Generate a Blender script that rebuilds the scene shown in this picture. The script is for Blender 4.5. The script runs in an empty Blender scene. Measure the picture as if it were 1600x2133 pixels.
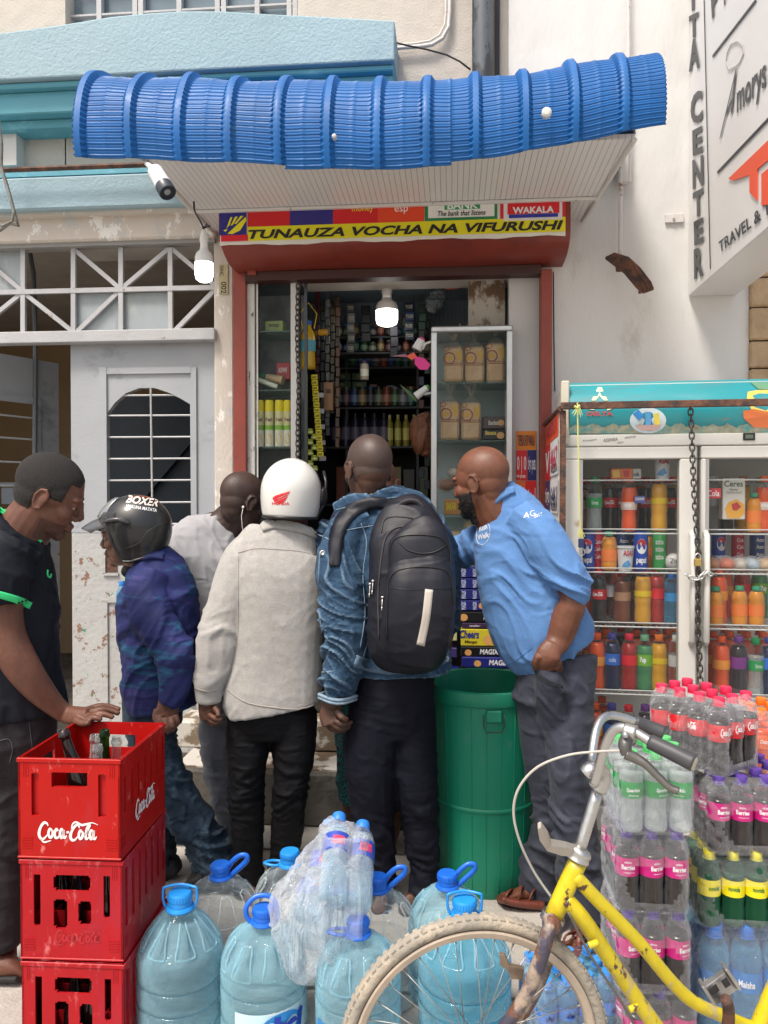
import bpy, math, random
import numpy as np
from mathutils import Vector, Matrix, Euler
R = math.radians
random.seed(7)
# ------------------------------------------------------------------ camera, sky, sun
sc = bpy.context.scene
F = 1603.0
CAMZ = 1.52; YAW = R(5.0); PITCH = R(0.8)
cd = bpy.data.cameras.new('camera'); cam = bpy.data.objects.new('camera', cd); sc.collection.objects.link(cam)
cd.sensor_fit = 'HORIZONTAL'; cd.sensor_width = 36.0; cd.lens = 36.0*F/1600.0
cd.clip_start = 0.05; cd.clip_end = 500
cam.location = (0, 0, CAMZ); cam.rotation_euler = (R(90)-PITCH, 0, YAW)
sc.camera = cam
SUN_EL = R(60); SUN_AZ = R(-145)      # direction the sun stands in, azimuth measured from +Y towards +X
w = bpy.data.worlds.new('World'); sc.world = w; w.use_nodes = True
nt = w.node_tree; bg = nt.nodes['Background']
sky = nt.nodes.new('ShaderNodeTexSky'); sky.sky_type = 'NISHITA'; sky.sun_disc = False
sky.sun_elevation = SUN_EL; sky.sun_rotation = SUN_AZ; sky.dust_density = 4.0; sky.air_density = 1.2; sky.ozone_density = 1.0
hz = nt.nodes.new('ShaderNodeMix'); hz.data_type = 'RGBA'; hz.blend_type = 'MULTIPLY'; hz.inputs[0].default_value = 1; hz.inputs[7].default_value = (1.0, .93, .84, 1)   # hazy, warm sky
nt.links.new(sky.outputs[0], hz.inputs[6]); nt.links.new(hz.outputs[2], bg.inputs[0]); bg.inputs[1].default_value = 0.15
sl = bpy.data.lights.new('sun', 'SUN'); so = bpy.data.objects.new('sun', sl); sc.collection.objects.link(so)
sl.energy = 2.3; sl.angle = R(14); sl.color = (1.0, 0.96, 0.9)
sdir = Vector((math.sin(SUN_AZ)*math.cos(SUN_EL), math.cos(SUN_AZ)*math.cos(SUN_EL), math.sin(SUN_EL)))
so.rotation_euler = sdir.to_track_quat('Z', 'Y').to_euler(); so.location = (0, 0, 8)
sc.view_settings.view_transform = 'Standard'; sc.view_settings.look = 'None'
sc.view_settings.exposure = 0.68; sc.view_settings.gamma = 1.0
sc.render.engine = 'CYCLES'
sc.cycles.use_denoising = True
sc.cycles.max_bounces = 10; sc.cycles.diffuse_bounces = 4; sc.cycles.glossy_bounces = 4
sc.cycles.transmission_bounces = 10; sc.cycles.transparent_max_bounces = 24
sc.cycles.caustics_reflective = False; sc.cycles.caustics_refractive = False
sc.cycles.sample_clamp_indirect = 6.0
# ------------------------------------------------------------------ pixel -> world helpers (photo is 1600 x 2133)
_f = Vector((-math.sin(YAW)*math.cos(PITCH), math.cos(YAW)*math.cos(PITCH), -math.sin(PITCH)))
_r = Vector((math.cos(YAW), math.sin(YAW), 0)); _u = _r.cross(_f)
CAM = Vector((0, 0, CAMZ))
def ray(u, v): return _f + _r*((u-800)/F) + _u*((1066.5-v)/F)
def S(u, v, D): return CAM + ray(u, v)*D
def PY(u, v, Y):
    d = ray(u, v); return CAM + d*(Y/d.y)
def GR(u, v, z=0.0):
    d = ray(u, v); return CAM + d*((z-CAMZ)/d.z)
# ------------------------------------------------------------------ noise
def _h(ix, iy, iz):
    n = (ix*374761393 + iy*668265263 + iz*2147483647 + 1013904223) & 0xffffffff
    n = ((n ^ (n >> 13))*1274126177) & 0xffffffff
    return ((n ^ (n >> 16)) & 0xffff)/65535.0
def vnoise(P):
    P = np.asarray(P, float); I = np.floor(P).astype(np.int64); f = P-I; f = f*f*(3-2*f); o = 0
    for dx in (0, 1):
        for dy in (0, 1):
            for dz in (0, 1):
                wgt = (f[:, 0] if dx else 1-f[:, 0])*(f[:, 1] if dy else 1-f[:, 1])*(f[:, 2] if dz else 1-f[:, 2])
                o = o + wgt*_h(I[:, 0]+dx, I[:, 1]+dy, I[:, 2]+dz)
    return o*2-1
def fbm(P, o=3):
    s = 0; a = 1; P = np.asarray(P, float)
    for i in range(o): s = s+a*vnoise(P*(2**i)+17*i); a *= .5
    return s
# ------------------------------------------------------------------ mesh builder
class MB:
    def __init__(s): s.v = []; s.f = []; s.mi = []; s.m = 0
    def add(s, vs, fs):
        b = len(s.v); s.v += [tuple(x) for x in vs]; s.f += [tuple(b+i for i in f) for f in fs]; s.mi += [s.m]*len(fs)
    def box(s, a, b, M=None, bev=0):
        x0, y0, z0 = a; x1, y1, z1 = b
        if x0 > x1: x0, x1 = x1, x0
        if y0 > y1: y0, y1 = y1, y0
        if z0 > z1: z0, z1 = z1, z0
        if bev > 0:
            bev = min(bev, (x1-x0)*.45, (y1-y0)*.45, (z1-z0)*.45)
            vs = []; idx = {}
            for ix in (0, 1):
                for iy in (0, 1):
                    for iz in (0, 1):
                        for k in range(3):
                            p = [(x0, x1)[ix], (y0, y1)[iy], (z0, z1)[iz]]
                            for j, (q, sg) in enumerate(((ix, 1), (iy, 1), (iz, 1))):
                                if j != k: p[j] += bev if q == 0 else -bev
                            idx[(ix, iy, iz, k)] = len(vs); vs.append(p)
            fs = []
            for k in range(3):
                a1, a2 = [j for j in range(3) if j != k]
                for sd in (0, 1):
                    q = []
                    for (i, j) in ((0, 0), (1, 0), (1, 1), (0, 1)):
                        c = [0, 0, 0]; c[k] = sd; c[a1] = i; c[a2] = j; q.append(idx[(*c, k)])
                    flip = (sd == 0) ^ (k == 1)
                    fs.append(q[::-1] if flip else q)
            for k in range(3):
                a1, a2 = [j for j in range(3) if j != k]
                for i in (0, 1):
                    for j in (0, 1):
                        c0 = [0, 0, 0]; c1 = [0, 0, 0]; c0[a1] = c1[a1] = i; c0[a2] = c1[a2] = j; c1[k] = 1
                        fs.append([idx[(*c0, a1)], idx[(*c1, a1)], idx[(*c1, a2)], idx[(*c0, a2)]])
            for c in [(i, j, k) for i in (0, 1) for j in (0, 1) for k in (0, 1)]:
                fs.append([idx[(*c, 0)], idx[(*c, 1)], idx[(*c, 2)]])
        else:
            vs = [(x0, y0, z0), (x1, y0, z0), (x1, y1, z0), (x0, y1, z0), (x0, y0, z1), (x1, y0, z1), (x1, y1, z1), (x0, y1, z1)]
            fs = [(3, 2, 1, 0), (4, 5, 6, 7), (0, 1, 5, 4), (1, 2, 6, 5), (2, 3, 7, 6), (3, 0, 4, 7)]
        if M is not None: vs = [M @ Vector(p) for p in vs]
        s.add(vs, fs)
    def quad(s, a, b, c, d): s.add([a, b, c, d], [(0, 1, 2, 3)])
    def tube(s, pts, r, n=10, cap=True, flat=None):
        pts = [Vector(p) for p in pts]
        rs = r if isinstance(r, (list, tuple)) else [r]*len(pts)
        vs = []; up = None
        for i, p in enumerate(pts):
            t = (pts[min(i+1, len(pts)-1)]-pts[max(i-1, 0)])
            if t.length < 1e-9: t = Vector((0, 0, 1))
            t.normalize()
            if up is None:
                up = Vector((0, 0, 1)) if abs(t.z) < .9 else Vector((1, 0, 0))
            a = t.cross(up); a.normalize(); b = a.cross(t); up = b
            for k in range(n):
                an = 2*math.pi*k/n
                vs.append(p+a*(math.cos(an)*rs[i])+b*(math.sin(an)*rs[i]*(flat or 1)))
        fs = [(i*n+k, i*n+(k+1) % n, (i+1)*n+(k+1) % n, (i+1)*n+k) for i in range(len(pts)-1) for k in range(n)]
        if cap: fs += [tuple(range(n))[::-1], tuple(len(vs)-n+k for k in range(n))]
        s.add(vs, fs)
    def lathe(s, prof, n=24, M=None, sq=None, cap=True):
        """prof: (r, z); sq: exponent function for square-ish sections"""
        vs = []
        for (r, z) in prof:
            for k in range(n):
                an = 2*math.pi*k/n; c = math.cos(an); sn = math.sin(an)
                if sq:
                    e = 2.0/sq; c = math.copysign(abs(c)**e, c); sn = math.copysign(abs(sn)**e, sn)
                vs.append(Vector((r*c, r*sn, z)))
        if M is not None: vs = [M @ p for p in vs]
        fs = [(i*n+k, i*n+(k+1) % n, (i+1)*n+(k+1) % n, (i+1)*n+k) for i in range(len(prof)-1) for k in range(n)]
        if cap: fs += [tuple(range(n))[::-1], tuple(len(vs)-n+k for k in range(n))]
        s.add(vs, fs)
    def ell(s, c, r, M=None, n=16, m=10):
        vs = [Vector((0, 0, -1))]
        for i in range(1, m):
            th = math.pi*i/m
            for k in range(n):
                an = 2*math.pi*k/n; vs.append(Vector((math.sin(th)*math.cos(an), math.sin(th)*math.sin(an), -math.cos(th))))
        vs.append(Vector((0, 0, 1)))
        fs = [(0, 1+(k+1) % n, 1+k) for k in range(n)]
        for i in range(m-2): fs += [(1+i*n+k, 1+i*n+(k+1) % n, 1+(i+1)*n+(k+1) % n, 1+(i+1)*n+k) for k in range(n)]
        fs += [(1+(m-2)*n+k, 1+(m-2)*n+(k+1) % n, len(vs)-1) for k in range(n)]
        vs = [Vector((p.x*r[0]+c[0], p.y*r[1]+c[1], p.z*r[2]+c[2])) for p in vs]
        if M is not None: vs = [M @ p for p in vs]
        s.add(vs, fs)
    def prism(s, poly, d):
        """poly: list of Vector (planar), extruded by vector d"""
        n = len(poly); d = Vector(d)
        vs = [Vector(p) for p in poly]+[Vector(p)+d for p in poly]
        nrm = sum(((vs[i]-vs[0]).cross(vs[(i+1) % n]-vs[0]) for i in range(n)), Vector())
        fw = nrm.dot(d) < 0
        fs = [tuple(range(n)) if fw else tuple(range(n))[::-1], tuple(range(2*n-1, n-1, -1)) if fw else tuple(range(n, 2*n))]
        for i in range(n):
            j = (i+1) % n; q = (i, j, n+j, n+i); fs.append(q[::-1] if fw else q)
        s.add(vs, fs)
    def build(s, name, mat, parent=None, smooth=False, bevel=0, mesh_only=False, sub=0, weld=False):
        me = bpy.data.meshes.new(name); me.from_pydata([tuple(v) for v in s.v], [], s.f)
        mats = mat if isinstance(mat, (list, tuple)) else [mat]
        for q in mats: me.materials.append(q)
        if len(mats) > 1: me.polygons.foreach_set('material_index', s.mi)
        if smooth: me.polygons.foreach_set('use_smooth', [True]*len(me.polygons))
        me.update()
        if smooth == 'auto':
            try: me.set_sharp_from_angle(angle=R(38))
            except Exception: pass
        if mesh_only: return me
        o = bpy.data.objects.new(name, me); sc.collection.objects.link(o)
        if parent is not None: o.parent = parent
        if bevel:
            b = o.modifiers.new('b', 'BEVEL'); b.width = bevel; b.segments = 2; b.limit_method = 'ANGLE'; b.angle_limit = R(40)
        if sub:
            b = o.modifiers.new('s', 'SUBSURF'); b.levels = sub; b.render_levels = sub
        return o
def tag(o, label=None, cat=None, group=None, kind=None):
    if label: o['label'] = label
    if cat: o['category'] = cat
    if group: o['group'] = group
    if kind: o['kind'] = kind
    return o
AUTO = []
def thing(name, label, cat, group=None, loc=None, rz=0):
    o = bpy.data.objects.new(name, None); sc.collection.objects.link(o); o.empty_display_size = .1
    tag(o, label, cat, group)
    if loc is None: AUTO.append(o)
    else: o.location = loc; o.rotation_euler = (0, 0, rz)
    return o
def settle():
    """move every auto Empty to the base of what it carries"""
    for o in AUTO:
        ps = []
        for c in o.children_recursive:
            if c.type != 'MESH' or not len(c.data.vertices): continue
            M = Matrix.Identity(4); q = c
            while q is not None and q != o: M = q.matrix_basis @ M; q = q.parent
            ps += [M @ Vector(b) for b in c.bound_box]
        if not ps: continue
        b = Vector(((min(p.x for p in ps)+max(p.x for p in ps))/2, (min(p.y for p in ps)+max(p.y for p in ps))/2, min(p.z for p in ps)))
        for c in o.children: c.location = c.location-b
        o.location = b
def copy_tree(o, parent=None):
    c = o.copy(); sc.collection.objects.link(c); c.parent = parent
    for ch in o.children: copy_tree(ch, c)
    return c
# ------------------------------------------------------------------ materials
def newmat(name):
    m = bpy.data.materials.new(name); m.use_nodes = True; n = m.node_tree.nodes; l = m.node_tree.links
    return m, n, l, n['Principled BSDF']
def C4(c): return (c[0], c[1], c[2], 1)
def M_(name, col, rough=.5, metal=0, var=.12, vs=6, bump=0, bs=60, col2=None, thr=.55, soft=.08, ms=4, mdet=6, coat=0, spec=.5, stretch=None, col3=None, thr3=.62, ms3=9, sheen=0, bdist=.01, emit=None, bump2=0, bs2=8, rough2=None, fold=False, fstr=(1, 1, 2.2), worn=None):
    m, n, l, p = newmat(name)
    tc = n.new('ShaderNodeTexCoord'); mp = n.new('ShaderNodeMapping'); l.new(tc.outputs['Object'], mp.inputs[0])
    if stretch: mp.inputs['Scale'].default_value = stretch
    def noise(scale, det=4, ro=.55):
        t = n.new('ShaderNodeTexNoise'); t.inputs['Scale'].default_value = scale; t.inputs['Detail'].default_value = det
        t.inputs['Roughness'].default_value = ro; l.new(mp.outputs[0], t.inputs['Vector']); return t
    def mix(fac, a, b):
        x = n.new('ShaderNodeMix'); x.data_type = 'RGBA'
        if fac is not None: l.new(fac, x.inputs[0])
        for val, s_ in ((a, 6), (b, 7)):
            if isinstance(val, tuple): x.inputs[s_].default_value = val
            else: l.new(val, x.inputs[s_])
        return x.outputs[2]
    def ramp(src, t, s_):
        r = n.new('ShaderNodeMapRange'); r.inputs[1].default_value = t-s_; r.inputs[2].default_value = t+s_; l.new(src, r.inputs[0]); return r.outputs[0]
    c = C4(col)
    if var:
        nz = noise(vs); a = C4([x*(1-var) for x in col]); b = C4([min(1, x*(1+var)) for x in col])
        c = mix(ramp(nz.outputs[0], .5, .25), a, b)
    mask = None
    if col2 is not None:
        nz = noise(ms, mdet, .65); mask = ramp(nz.outputs[0], thr, soft); c = mix(mask, c, C4(col2))
    if col3 is not None:
        nz = noise(ms3, mdet, .7); mk = ramp(nz.outputs[0], thr3, soft*.6); c = mix(mk, c, C4(col3))
    if worn:
        ge = n.new('ShaderNodeNewGeometry'); c = mix(ramp(ge.outputs['Pointiness'], worn[1], worn[2]), c, C4(worn[0]))
    if isinstance(c, tuple): p.inputs['Base Color'].default_value = c
    else: l.new(c, p.inputs['Base Color'])
    p.inputs['Roughness'].default_value = rough; p.inputs['Metallic'].default_value = metal
    if rough2 is not None:
        nz = noise(vs*2.3); rr = n.new('ShaderNodeMapRange'); rr.inputs[1].default_value = .3; rr.inputs[2].default_value = .7
        rr.inputs[3].default_value = rough; rr.inputs[4].default_value = rough2; l.new(nz.outputs[0], rr.inputs[0]); l.new(rr.outputs[0], p.inputs['Roughness'])
    p.inputs['Specular IOR Level'].default_value = spec
    p.inputs['Coat Weight'].default_value = coat; p.inputs['Coat Roughness'].default_value = .12
    if sheen: p.inputs['Sheen Weight'].default_value = sheen
    if emit: p.inputs['Emission Color'].default_value = C4(col); p.inputs['Emission Strength'].default_value = emit
    last = None
    for (st, s_, dist) in ((bump, bs, bdist), (bump2, bs2, .05)):
        if st:
            nz = noise(s_, 5 if s_ > 14 else 1.5)
            if s_ <= 14 and fold: nz.noise_type = 'RIDGED_MULTIFRACTAL'; nz.inputs['Distortion'].default_value = .6
            b = n.new('ShaderNodeBump'); b.inputs['Strength'].default_value = st*(.55 if fold and s_ <= 14 else 1); b.inputs['Distance'].default_value = dist
            l.new(nz.outputs[0], b.inputs['Height'])
            if fold and s_ <= 14:
                m2 = n.new('ShaderNodeMapping'); m2.inputs['Scale'].default_value = fstr; m2.inputs['Rotation'].default_value = (.25, .5, 0); l.new(tc.outputs['Object'], m2.inputs[0]); l.new(m2.outputs[0], nz.inputs['Vector'])
                sc2 = n.new('ShaderNodeMath'); sc2.operation = 'MULTIPLY'; sc2.inputs[1].default_value = .4; l.new(nz.outputs[0], sc2.inputs[0]); l.new(sc2.outputs[0], b.inputs['Height'])
            if last: l.new(last, b.inputs['Normal'])
            last = b.outputs[0]
    if last: l.new(last, p.inputs['Normal'])
    return m
def film(name, tint, fac=.12, rough=.08, diff=None, bump=0, bs=12, edge=.55, spec=.6, nstr=(1, 1, 1)):
    """thin clear plastic or glass: see-through with a tint, fresnel gloss, a little milkiness"""
    m, n, l, p = newmat(name)
    tr = n.new('ShaderNodeBsdfTransparent'); tr.inputs[0].default_value = C4(tint)
    p.inputs['Base Color'].default_value = C4(diff or tint); p.inputs['Roughness'].default_value = rough; p.inputs['Specular IOR Level'].default_value = spec
    mx = n.new('ShaderNodeMixShader'); lw = n.new('ShaderNodeLayerWeight'); lw.inputs[0].default_value = .5
    mr = n.new('ShaderNodeMapRange'); mr.inputs[1].default_value = 0.2; mr.inputs[2].default_value = 1; mr.inputs[3].default_value = fac; mr.inputs[4].default_value = edge
    l.new(lw.outputs['Facing'], mr.inputs[0])
    if bump:
        tc = n.new('ShaderNodeTexCoord'); nz = n.new('ShaderNodeTexNoise'); nz.inputs['Scale'].default_value = bs; nz.inputs['Detail'].default_value = 4
        mp = n.new('ShaderNodeMapping'); mp.inputs['Scale'].default_value = nstr; l.new(tc.outputs['Object'], mp.inputs[0]); l.new(mp.outputs[0], nz.inputs[0])
        nz.inputs['Distortion'].default_value = 1.2
        b = n.new('ShaderNodeBump'); b.inputs['Strength'].default_value = bump; b.inputs['Distance'].default_value = .02
        l.new(nz.outputs[0], b.inputs['Height']); l.new(b.outputs[0], p.inputs['Normal']); l.new(b.outputs[0], lw.inputs['Normal'])
    l.new(mr.outputs[0], mx.inputs[0]); l.new(tr.outputs[0], mx.inputs[1]); l.new(p.outputs[0], mx.inputs[2])
    l.new(mx.outputs[0], n['Material Output'].inputs[0])
    return m
def srgb(r, g, b):
    def f(c):
        c /= 255.0; return c/12.92 if c <= .04045 else ((c+.055)/1.055)**2.4
    return (f(r), f(g), f(b))
_flat = {}
def flat(rgb, rough=.45, **k):
    key = (tuple(rgb), rough)
    if key not in _flat: _flat[key] = M_('paint_%d_%d_%d' % tuple(rgb), srgb(*rgb), rough, var=.05, **k)
    return _flat[key]
# ------------------------------------------------------------------ writing
_tc = {}
def text_geo(s, shear=0, bold=0, space=1.0):
    key = (s, shear, bold, space)
    if key in _tc: return _tc[key]
    cu = bpy.data.curves.new('t', 'FONT'); cu.body = s; cu.shear = shear; cu.offset = bold; cu.space_character = space; cu.resolution_u = 3
    ob = bpy.data.objects.new('t', cu); sc.collection.objects.link(ob)
    bpy.context.view_layer.update()
    me = bpy.data.meshes.new_from_object(ob.evaluated_get(bpy.context.evaluated_depsgraph_get()))
    vs = [tuple(v.co) for v in me.vertices]; fs = [tuple(p.vertices) for p in me.polygons]
    bpy.data.objects.remove(ob); bpy.data.curves.remove(cu); bpy.data.meshes.remove(me)
    x0 = min(v[0] for v in vs); x1 = max(v[0] for v in vs); y0 = min(v[1] for v in vs); y1 = max(v[1] for v in vs)
    vs = [((v[0]-x0)/(x1-x0), (v[1]-y0)/(y1-y0)) for v in vs]
    _tc[key] = (vs, fs); return _tc[key]
def text_to(mb, s, fn, **k):
    """fn maps (a, b) in 0..1 to a world or local point"""
    vs, fs = text_geo(s, **k); mb.add([fn(a, b) for a, b in vs], fs)
def plane_fn(o, right, up, wd, ht):
    o = Vector(o); right = Vector(right).normalized()*wd; up = Vector(up).normalized()*ht
    return lambda a, b: o+right*a+up*b
def sub_fn(fn, a0, b0, a1, b1): return lambda a, b: fn(a0+(a1-a0)*a, b0+(b1-b0)*b)
def catmull(pts, sub=5):
    P = [np.array(p, float) for p in pts]
    if len(P) < 3: return [P[0]+(P[-1]-P[0])*t/sub for t in range(sub+1)]
    out = []
    for i in range(len(P)-1):
        p0 = P[max(i-1, 0)]; p1 = P[i]; p2 = P[i+1]; p3 = P[min(i+2, len(P)-1)]
        for k in range(sub):
            t = k/sub
            out.append(.5*((2*p1)+(-p0+p2)*t+(2*p0-5*p1+4*p2-p3)*t*t+(-p0+3*p1-3*p2+p3)*t**3))
    out.append(P[-1]); return out
def ribbon(mb, pts, fn, asp=1.0, sub=5):
    """pts: (x, y, width) in a unit square; drawn as a flat brush stroke through fn; asp = width/height of the box"""
    c = catmull(pts, sub); vs = []
    for i, p in enumerate(c):
        t = c[min(i+1, len(c)-1)]-c[max(i-1, 0)]; dx, dy = t[0]*asp, t[1]; L = math.hypot(dx, dy) or 1
        nx, ny = -dy/L/asp, dx/L; ww = p[2]/2
        vs += [fn(p[0]+nx*ww, p[1]+ny*ww), fn(p[0]-nx*ww, p[1]-ny*ww)]
    mb.add(vs, [(2*i, 2*i+1, 2*i+3, 2*i+2) for i in range(len(c)-1)])
def cola_script(mb, fn):
    """flowing white script in two words"""
    W = .13
    st = [[(.17, .80, .06), (.15, .92, .09), (.10, .93, W), (.045, .72, W), (.02, .42, W*1.2), (.05, .22, W), (.10, .22, .10), (.16, .40, .05)],
          [(.235, .60, .08), (.20, .66, W), (.175, .45, W), (.20, .28, W), (.235, .34, W), (.25, .50, W), (.235, .60, .08), (.28, .55, .04)],
          [(.335, .58, .08), (.31, .66, W), (.28, .50, W), (.29, .29, W), (.33, .28, .10), (.36, .42, .05)],
          [(.42, .60, .08), (.39, .66, W), (.365, .46, W), (.385, .28, W), (.415, .38, W), (.43, .62, W), (.425, .34, W), (.45, .28, .10), (.475, .40, .05)],
          [(.475, .52, .10), (.515, .55, .10)],
          [(.69, .74, .06), (.66, .88, .09), (.61, .80, W), (.56, .58, W), (.54, .36, W*1.2), (.56, .20, W), (.61, .20, .10), (.66, .36, .05)],
          [(.56, .62, .06), (.57, .88, .07), (.63, 1.0, .09), (.72, .88, .11), (.80, .92, .10), (.90, .99, .05), (.99, .90, .03)],
          [(.73, .58, .08), (.70, .62, W), (.675, .42, W), (.695, .26, W), (.73, .32, W), (.745, .48, W), (.73, .58, .08)],
          [(.77, .36, .05), (.82, .62, .08), (.86, .86, .09), (.85, .93, .07), (.815, .74, W), (.79, .40, W), (.80, .26, W), (.84, .32, .05)],
          [(.91, .58, .08), (.88, .64, W), (.855, .44, W), (.875, .26, W), (.905, .36, W), (.925, .62, W), (.915, .34, W), (.94, .26, .10), (.97, .38, .05)],
          [(.05, .20, .08), (.10, .06, .08), (.17, .10, .06), (.22, .14, .03)]]
    for s_ in st: ribbon(mb, s_, fn, asp=3.2)
# ------------------------------------------------------------------ soft bodies and cloth: lofts in picture units, fused by a voxel remesh
def loft(mb, rows, n=18, sub=4, ex=2.0, world=False):
    """rows: (u, v, D, half width in photo pixels, half depth in metres or 0 for round)"""
    rows = [tuple(r)+(0,)*(5-len(r)) for r in rows]; C = catmull(rows, sub)
    P = []; Wd = []; T = []
    for c in C:
        wm = c[3]*c[2]/F
        P.append(S(c[0], c[1], c[2])); Wd.append(max(wm, .002)); T.append(max(c[4], .002) if c[4] > 0 else max(wm, .002))
    vs = []; prev = None
    for i, p in enumerate(P):
        t = P[min(i+1, len(P)-1)]-P[max(i-1, 0)]; t.normalize()
        vd = (p-CAM).normalized()
        sd = t.cross(vd)
        if sd.length < .15 and prev is not None: sd = prev
        sd = (sd-t*sd.dot(t)).normalized()
        if prev is not None and sd.dot(prev) < 0: sd = -sd
        prev = sd; dp = sd.cross(t)
        for k in range(n):
            an = 2*math.pi*k/n; c = math.cos(an); s_ = math.sin(an); e = 2/ex
            vs.append(p+sd*(Wd[i]*math.copysign(abs(c)**e, c))+dp*(T[i]*math.copysign(abs(s_)**e, s_)))
    m = len(P)
    fs = [(i*n+k, i*n+(k+1) % n, (i+1)*n+(k+1) % n, (i+1)*n+k) for i in range(m-1) for k in range(n)]
    fs += [tuple(range(n))[::-1], tuple(len(vs)-n+k for k in range(n))]
    mb.add(vs, fs)
def fuse(mb, voxel, smooth=3, name='body'):
    """union of closed pieces -> (verts Nx3, faces)"""
    me = mb.build(name, [], mesh_only=True); o = bpy.data.objects.new('tmp', me); sc.collection.objects.link(o)
    r = o.modifiers.new('r', 'REMESH'); r.mode = 'VOXEL'; r.voxel_size = voxel; r.adaptivity = 0
    if smooth: q = o.modifiers.new('s', 'SMOOTH'); q.factor = .5; q.iterations = smooth
    bpy.context.view_layer.update()
    out = bpy.data.meshes.new_from_object(o.evaluated_get(bpy.context.evaluated_depsgraph_get()))
    bpy.data.objects.remove(o); bpy.data.meshes.remove(me); out.name = name
    return out
def mesh_np(me):
    v = np.empty(len(me.vertices)*3); me.vertices.foreach_get('co', v); nr = np.empty(len(me.vertices)*3); me.vertices.foreach_get('normal', nr)
    return v.reshape(-1, 3), nr.reshape(-1, 3)
def put(me, name, mat, parent):
    me.name = name; me.materials.clear(); me.materials.append(mat); me.polygons.foreach_set('use_smooth', [True]*len(me.polygons)); me.update()
    o = bpy.data.objects.new(name, me); sc.collection.objects.link(o); o.parent = parent; return o
def uvD(P):
    """world points -> photo pixel u, v"""
    Q = P-np.array(CAM); d = Q@np.array(_f); return 800+F*(Q@np.array(_r))/d, 1066.5-F*(Q@np.array(_u))/d
def folds(me, amp, fr=(9, 9, 22), seed=0, zone=None, fine=.25, tilt=0.0):
    """press soft folds into a cloth mesh: ridged noise, stronger where zone(u, v) says so"""
    v, nr = mesh_np(me); p = v+seed*3.7
    wz = fbm(p*4, 2)*.12
    q = np.stack([p[:, 0]*fr[0], p[:, 1]*fr[1], (p[:, 2]+p[:, 0]*tilt+wz)*fr[2]], 1)
    rg = 1.6*np.clip(1-np.abs(vnoise(q))*2.2, 0, 1)**1.5-.5; rg2 = 1.6*np.clip(1-np.abs(vnoise(q*2.1+31))*2.4, 0, 1)**1.5-.5
    k = 1.0
    if zone is not None: u_, v_ = uvD(v); k = zone(u_, v_)
    d = 1.35*amp*k*(rg*.8+rg2*fine*1.3+fbm(p*7, 2)*.3)
    v = v+nr*d[:, None]; me.vertices.foreach_set('co', v.ravel()); me.update()
    return me
def shell_from(me, pred, off, name, mat, parent, nz=0, nf=200):
    """a thin layer (hair, beard, cuff) lifted off the faces of a mesh where pred is true"""
    v, nr = mesh_np(me); cen = np.array([p.center for p in me.polygons]); ok = pred(cen)
    idx = {}; vs = []; fs = []
    for i in np.nonzero(ok)[0]:
        f = []
        for j in me.polygons[int(i)].vertices:
            if j not in idx: idx[j] = len(vs); vs.append(j)
            f.append(idx[j])
        fs.append(f)
    if not vs: return None
    P = v[vs]; N = nr[vs]; d = off+(nz*vnoise(P*nf) if nz else 0)
    P = P+N*(d[:, None] if nz else d)
    m2 = bpy.data.meshes.new(name); m2.from_pydata([tuple(x) for x in P], [], fs)
    o = put(m2, name, mat, parent)
    if off > .002: s_ = o.modifiers.new('t', 'SOLIDIFY'); s_.thickness = off*.9; s_.offset = -1
    return o
# ================================================================== materials of the place
m_cream = M_('cream_render', (.53, .49, .44), .85, var=.06, vs=2, bump=.35, bs=90, col2=(.52, .48, .42), thr=.66, soft=.1, ms=1.7, bump2=.15, bs2=9)
m_creamp = M_('cream_peeling', (.58, .53, .47), .85, var=.06, vs=2, bump=.4, bs=70, col2=(.50, .50, .48), thr=.56, soft=.03, ms=7, col3=(.78, .76, .72), thr3=.60, ms3=11, stretch=(1, 1, .6))
m_white = M_('white_render', (.66, .655, .64), .8, stretch=(1, 1, .45), col3=(.50, .475, .43), thr3=.67, ms3=4, var=.04, vs=1.5, bump=.25, bs=40, col2=(.55, .53, .49), thr=.72, soft=.12, ms=2.2, bump2=.3, bs2=5)
m_lblue = M_('pale_blue_render', (.31, .44, .50), .8, var=.07, vs=3, bump=.45, bs=75, bdist=.012, col2=(.25, .39, .46), thr=.68, soft=.1, ms=4)
m_teal = M_('teal_paint', (.11, .36, .45), .6, var=.1, vs=3, bump=.2, bs=60, col2=(.2, .5, .6), thr=.62, soft=.05, ms=6)
m_stone = M_('sandstone', (.50, .36, .22), .9, var=.25, vs=6, bump=.8, bs=25, bdist=.03)
m_greypaint = M_('grey_door_paint', (.35, .37, .395), .55, var=.07, vs=3, bump=.12, bs=40, col2=(.22, .24, .26), thr=.64, soft=.07, ms=3.5, stretch=(1, 1, 1.5))
m_peel = M_('peeling_door_paint', (.40, .405, .40), .6, var=.08, vs=5, bump=.4, bs=40, col2=(.22, .12, .08), thr=.612, soft=.02, ms=15, col3=(.04, .20, .12), thr3=.65, ms3=24)
m_bar = M_('painted_bars', (.42, .425, .44), .5, var=.08, vs=12, bump=.2, bs=80, col2=(.22, .12, .07), thr=.665, soft=.02, ms=22)
m_tan = M_('tan_interior', (.30, .21, .12), .9, var=.12, vs=2)
m_navy = M_('dark_navy_paint', (.008, .02, .035), .5, var=.3, vs=3, col2=(.02, .03, .04), thr=.6, ms=6)
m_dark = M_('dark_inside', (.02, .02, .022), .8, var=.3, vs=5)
m_shutter = M_('red_oxide_shutter', (.20, .032, .02), .42, var=.12, vs=4, bump=.25, bs=6, bdist=.02, col2=(.13, .022, .016), thr=.6, ms=3)
m_redpost = M_('red_oxide_post', (.27, .05, .032), .5, var=.15, vs=6, bump=.25, bs=30, col2=(.08, .02, .015), thr=.68, soft=.03, ms=14)
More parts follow.
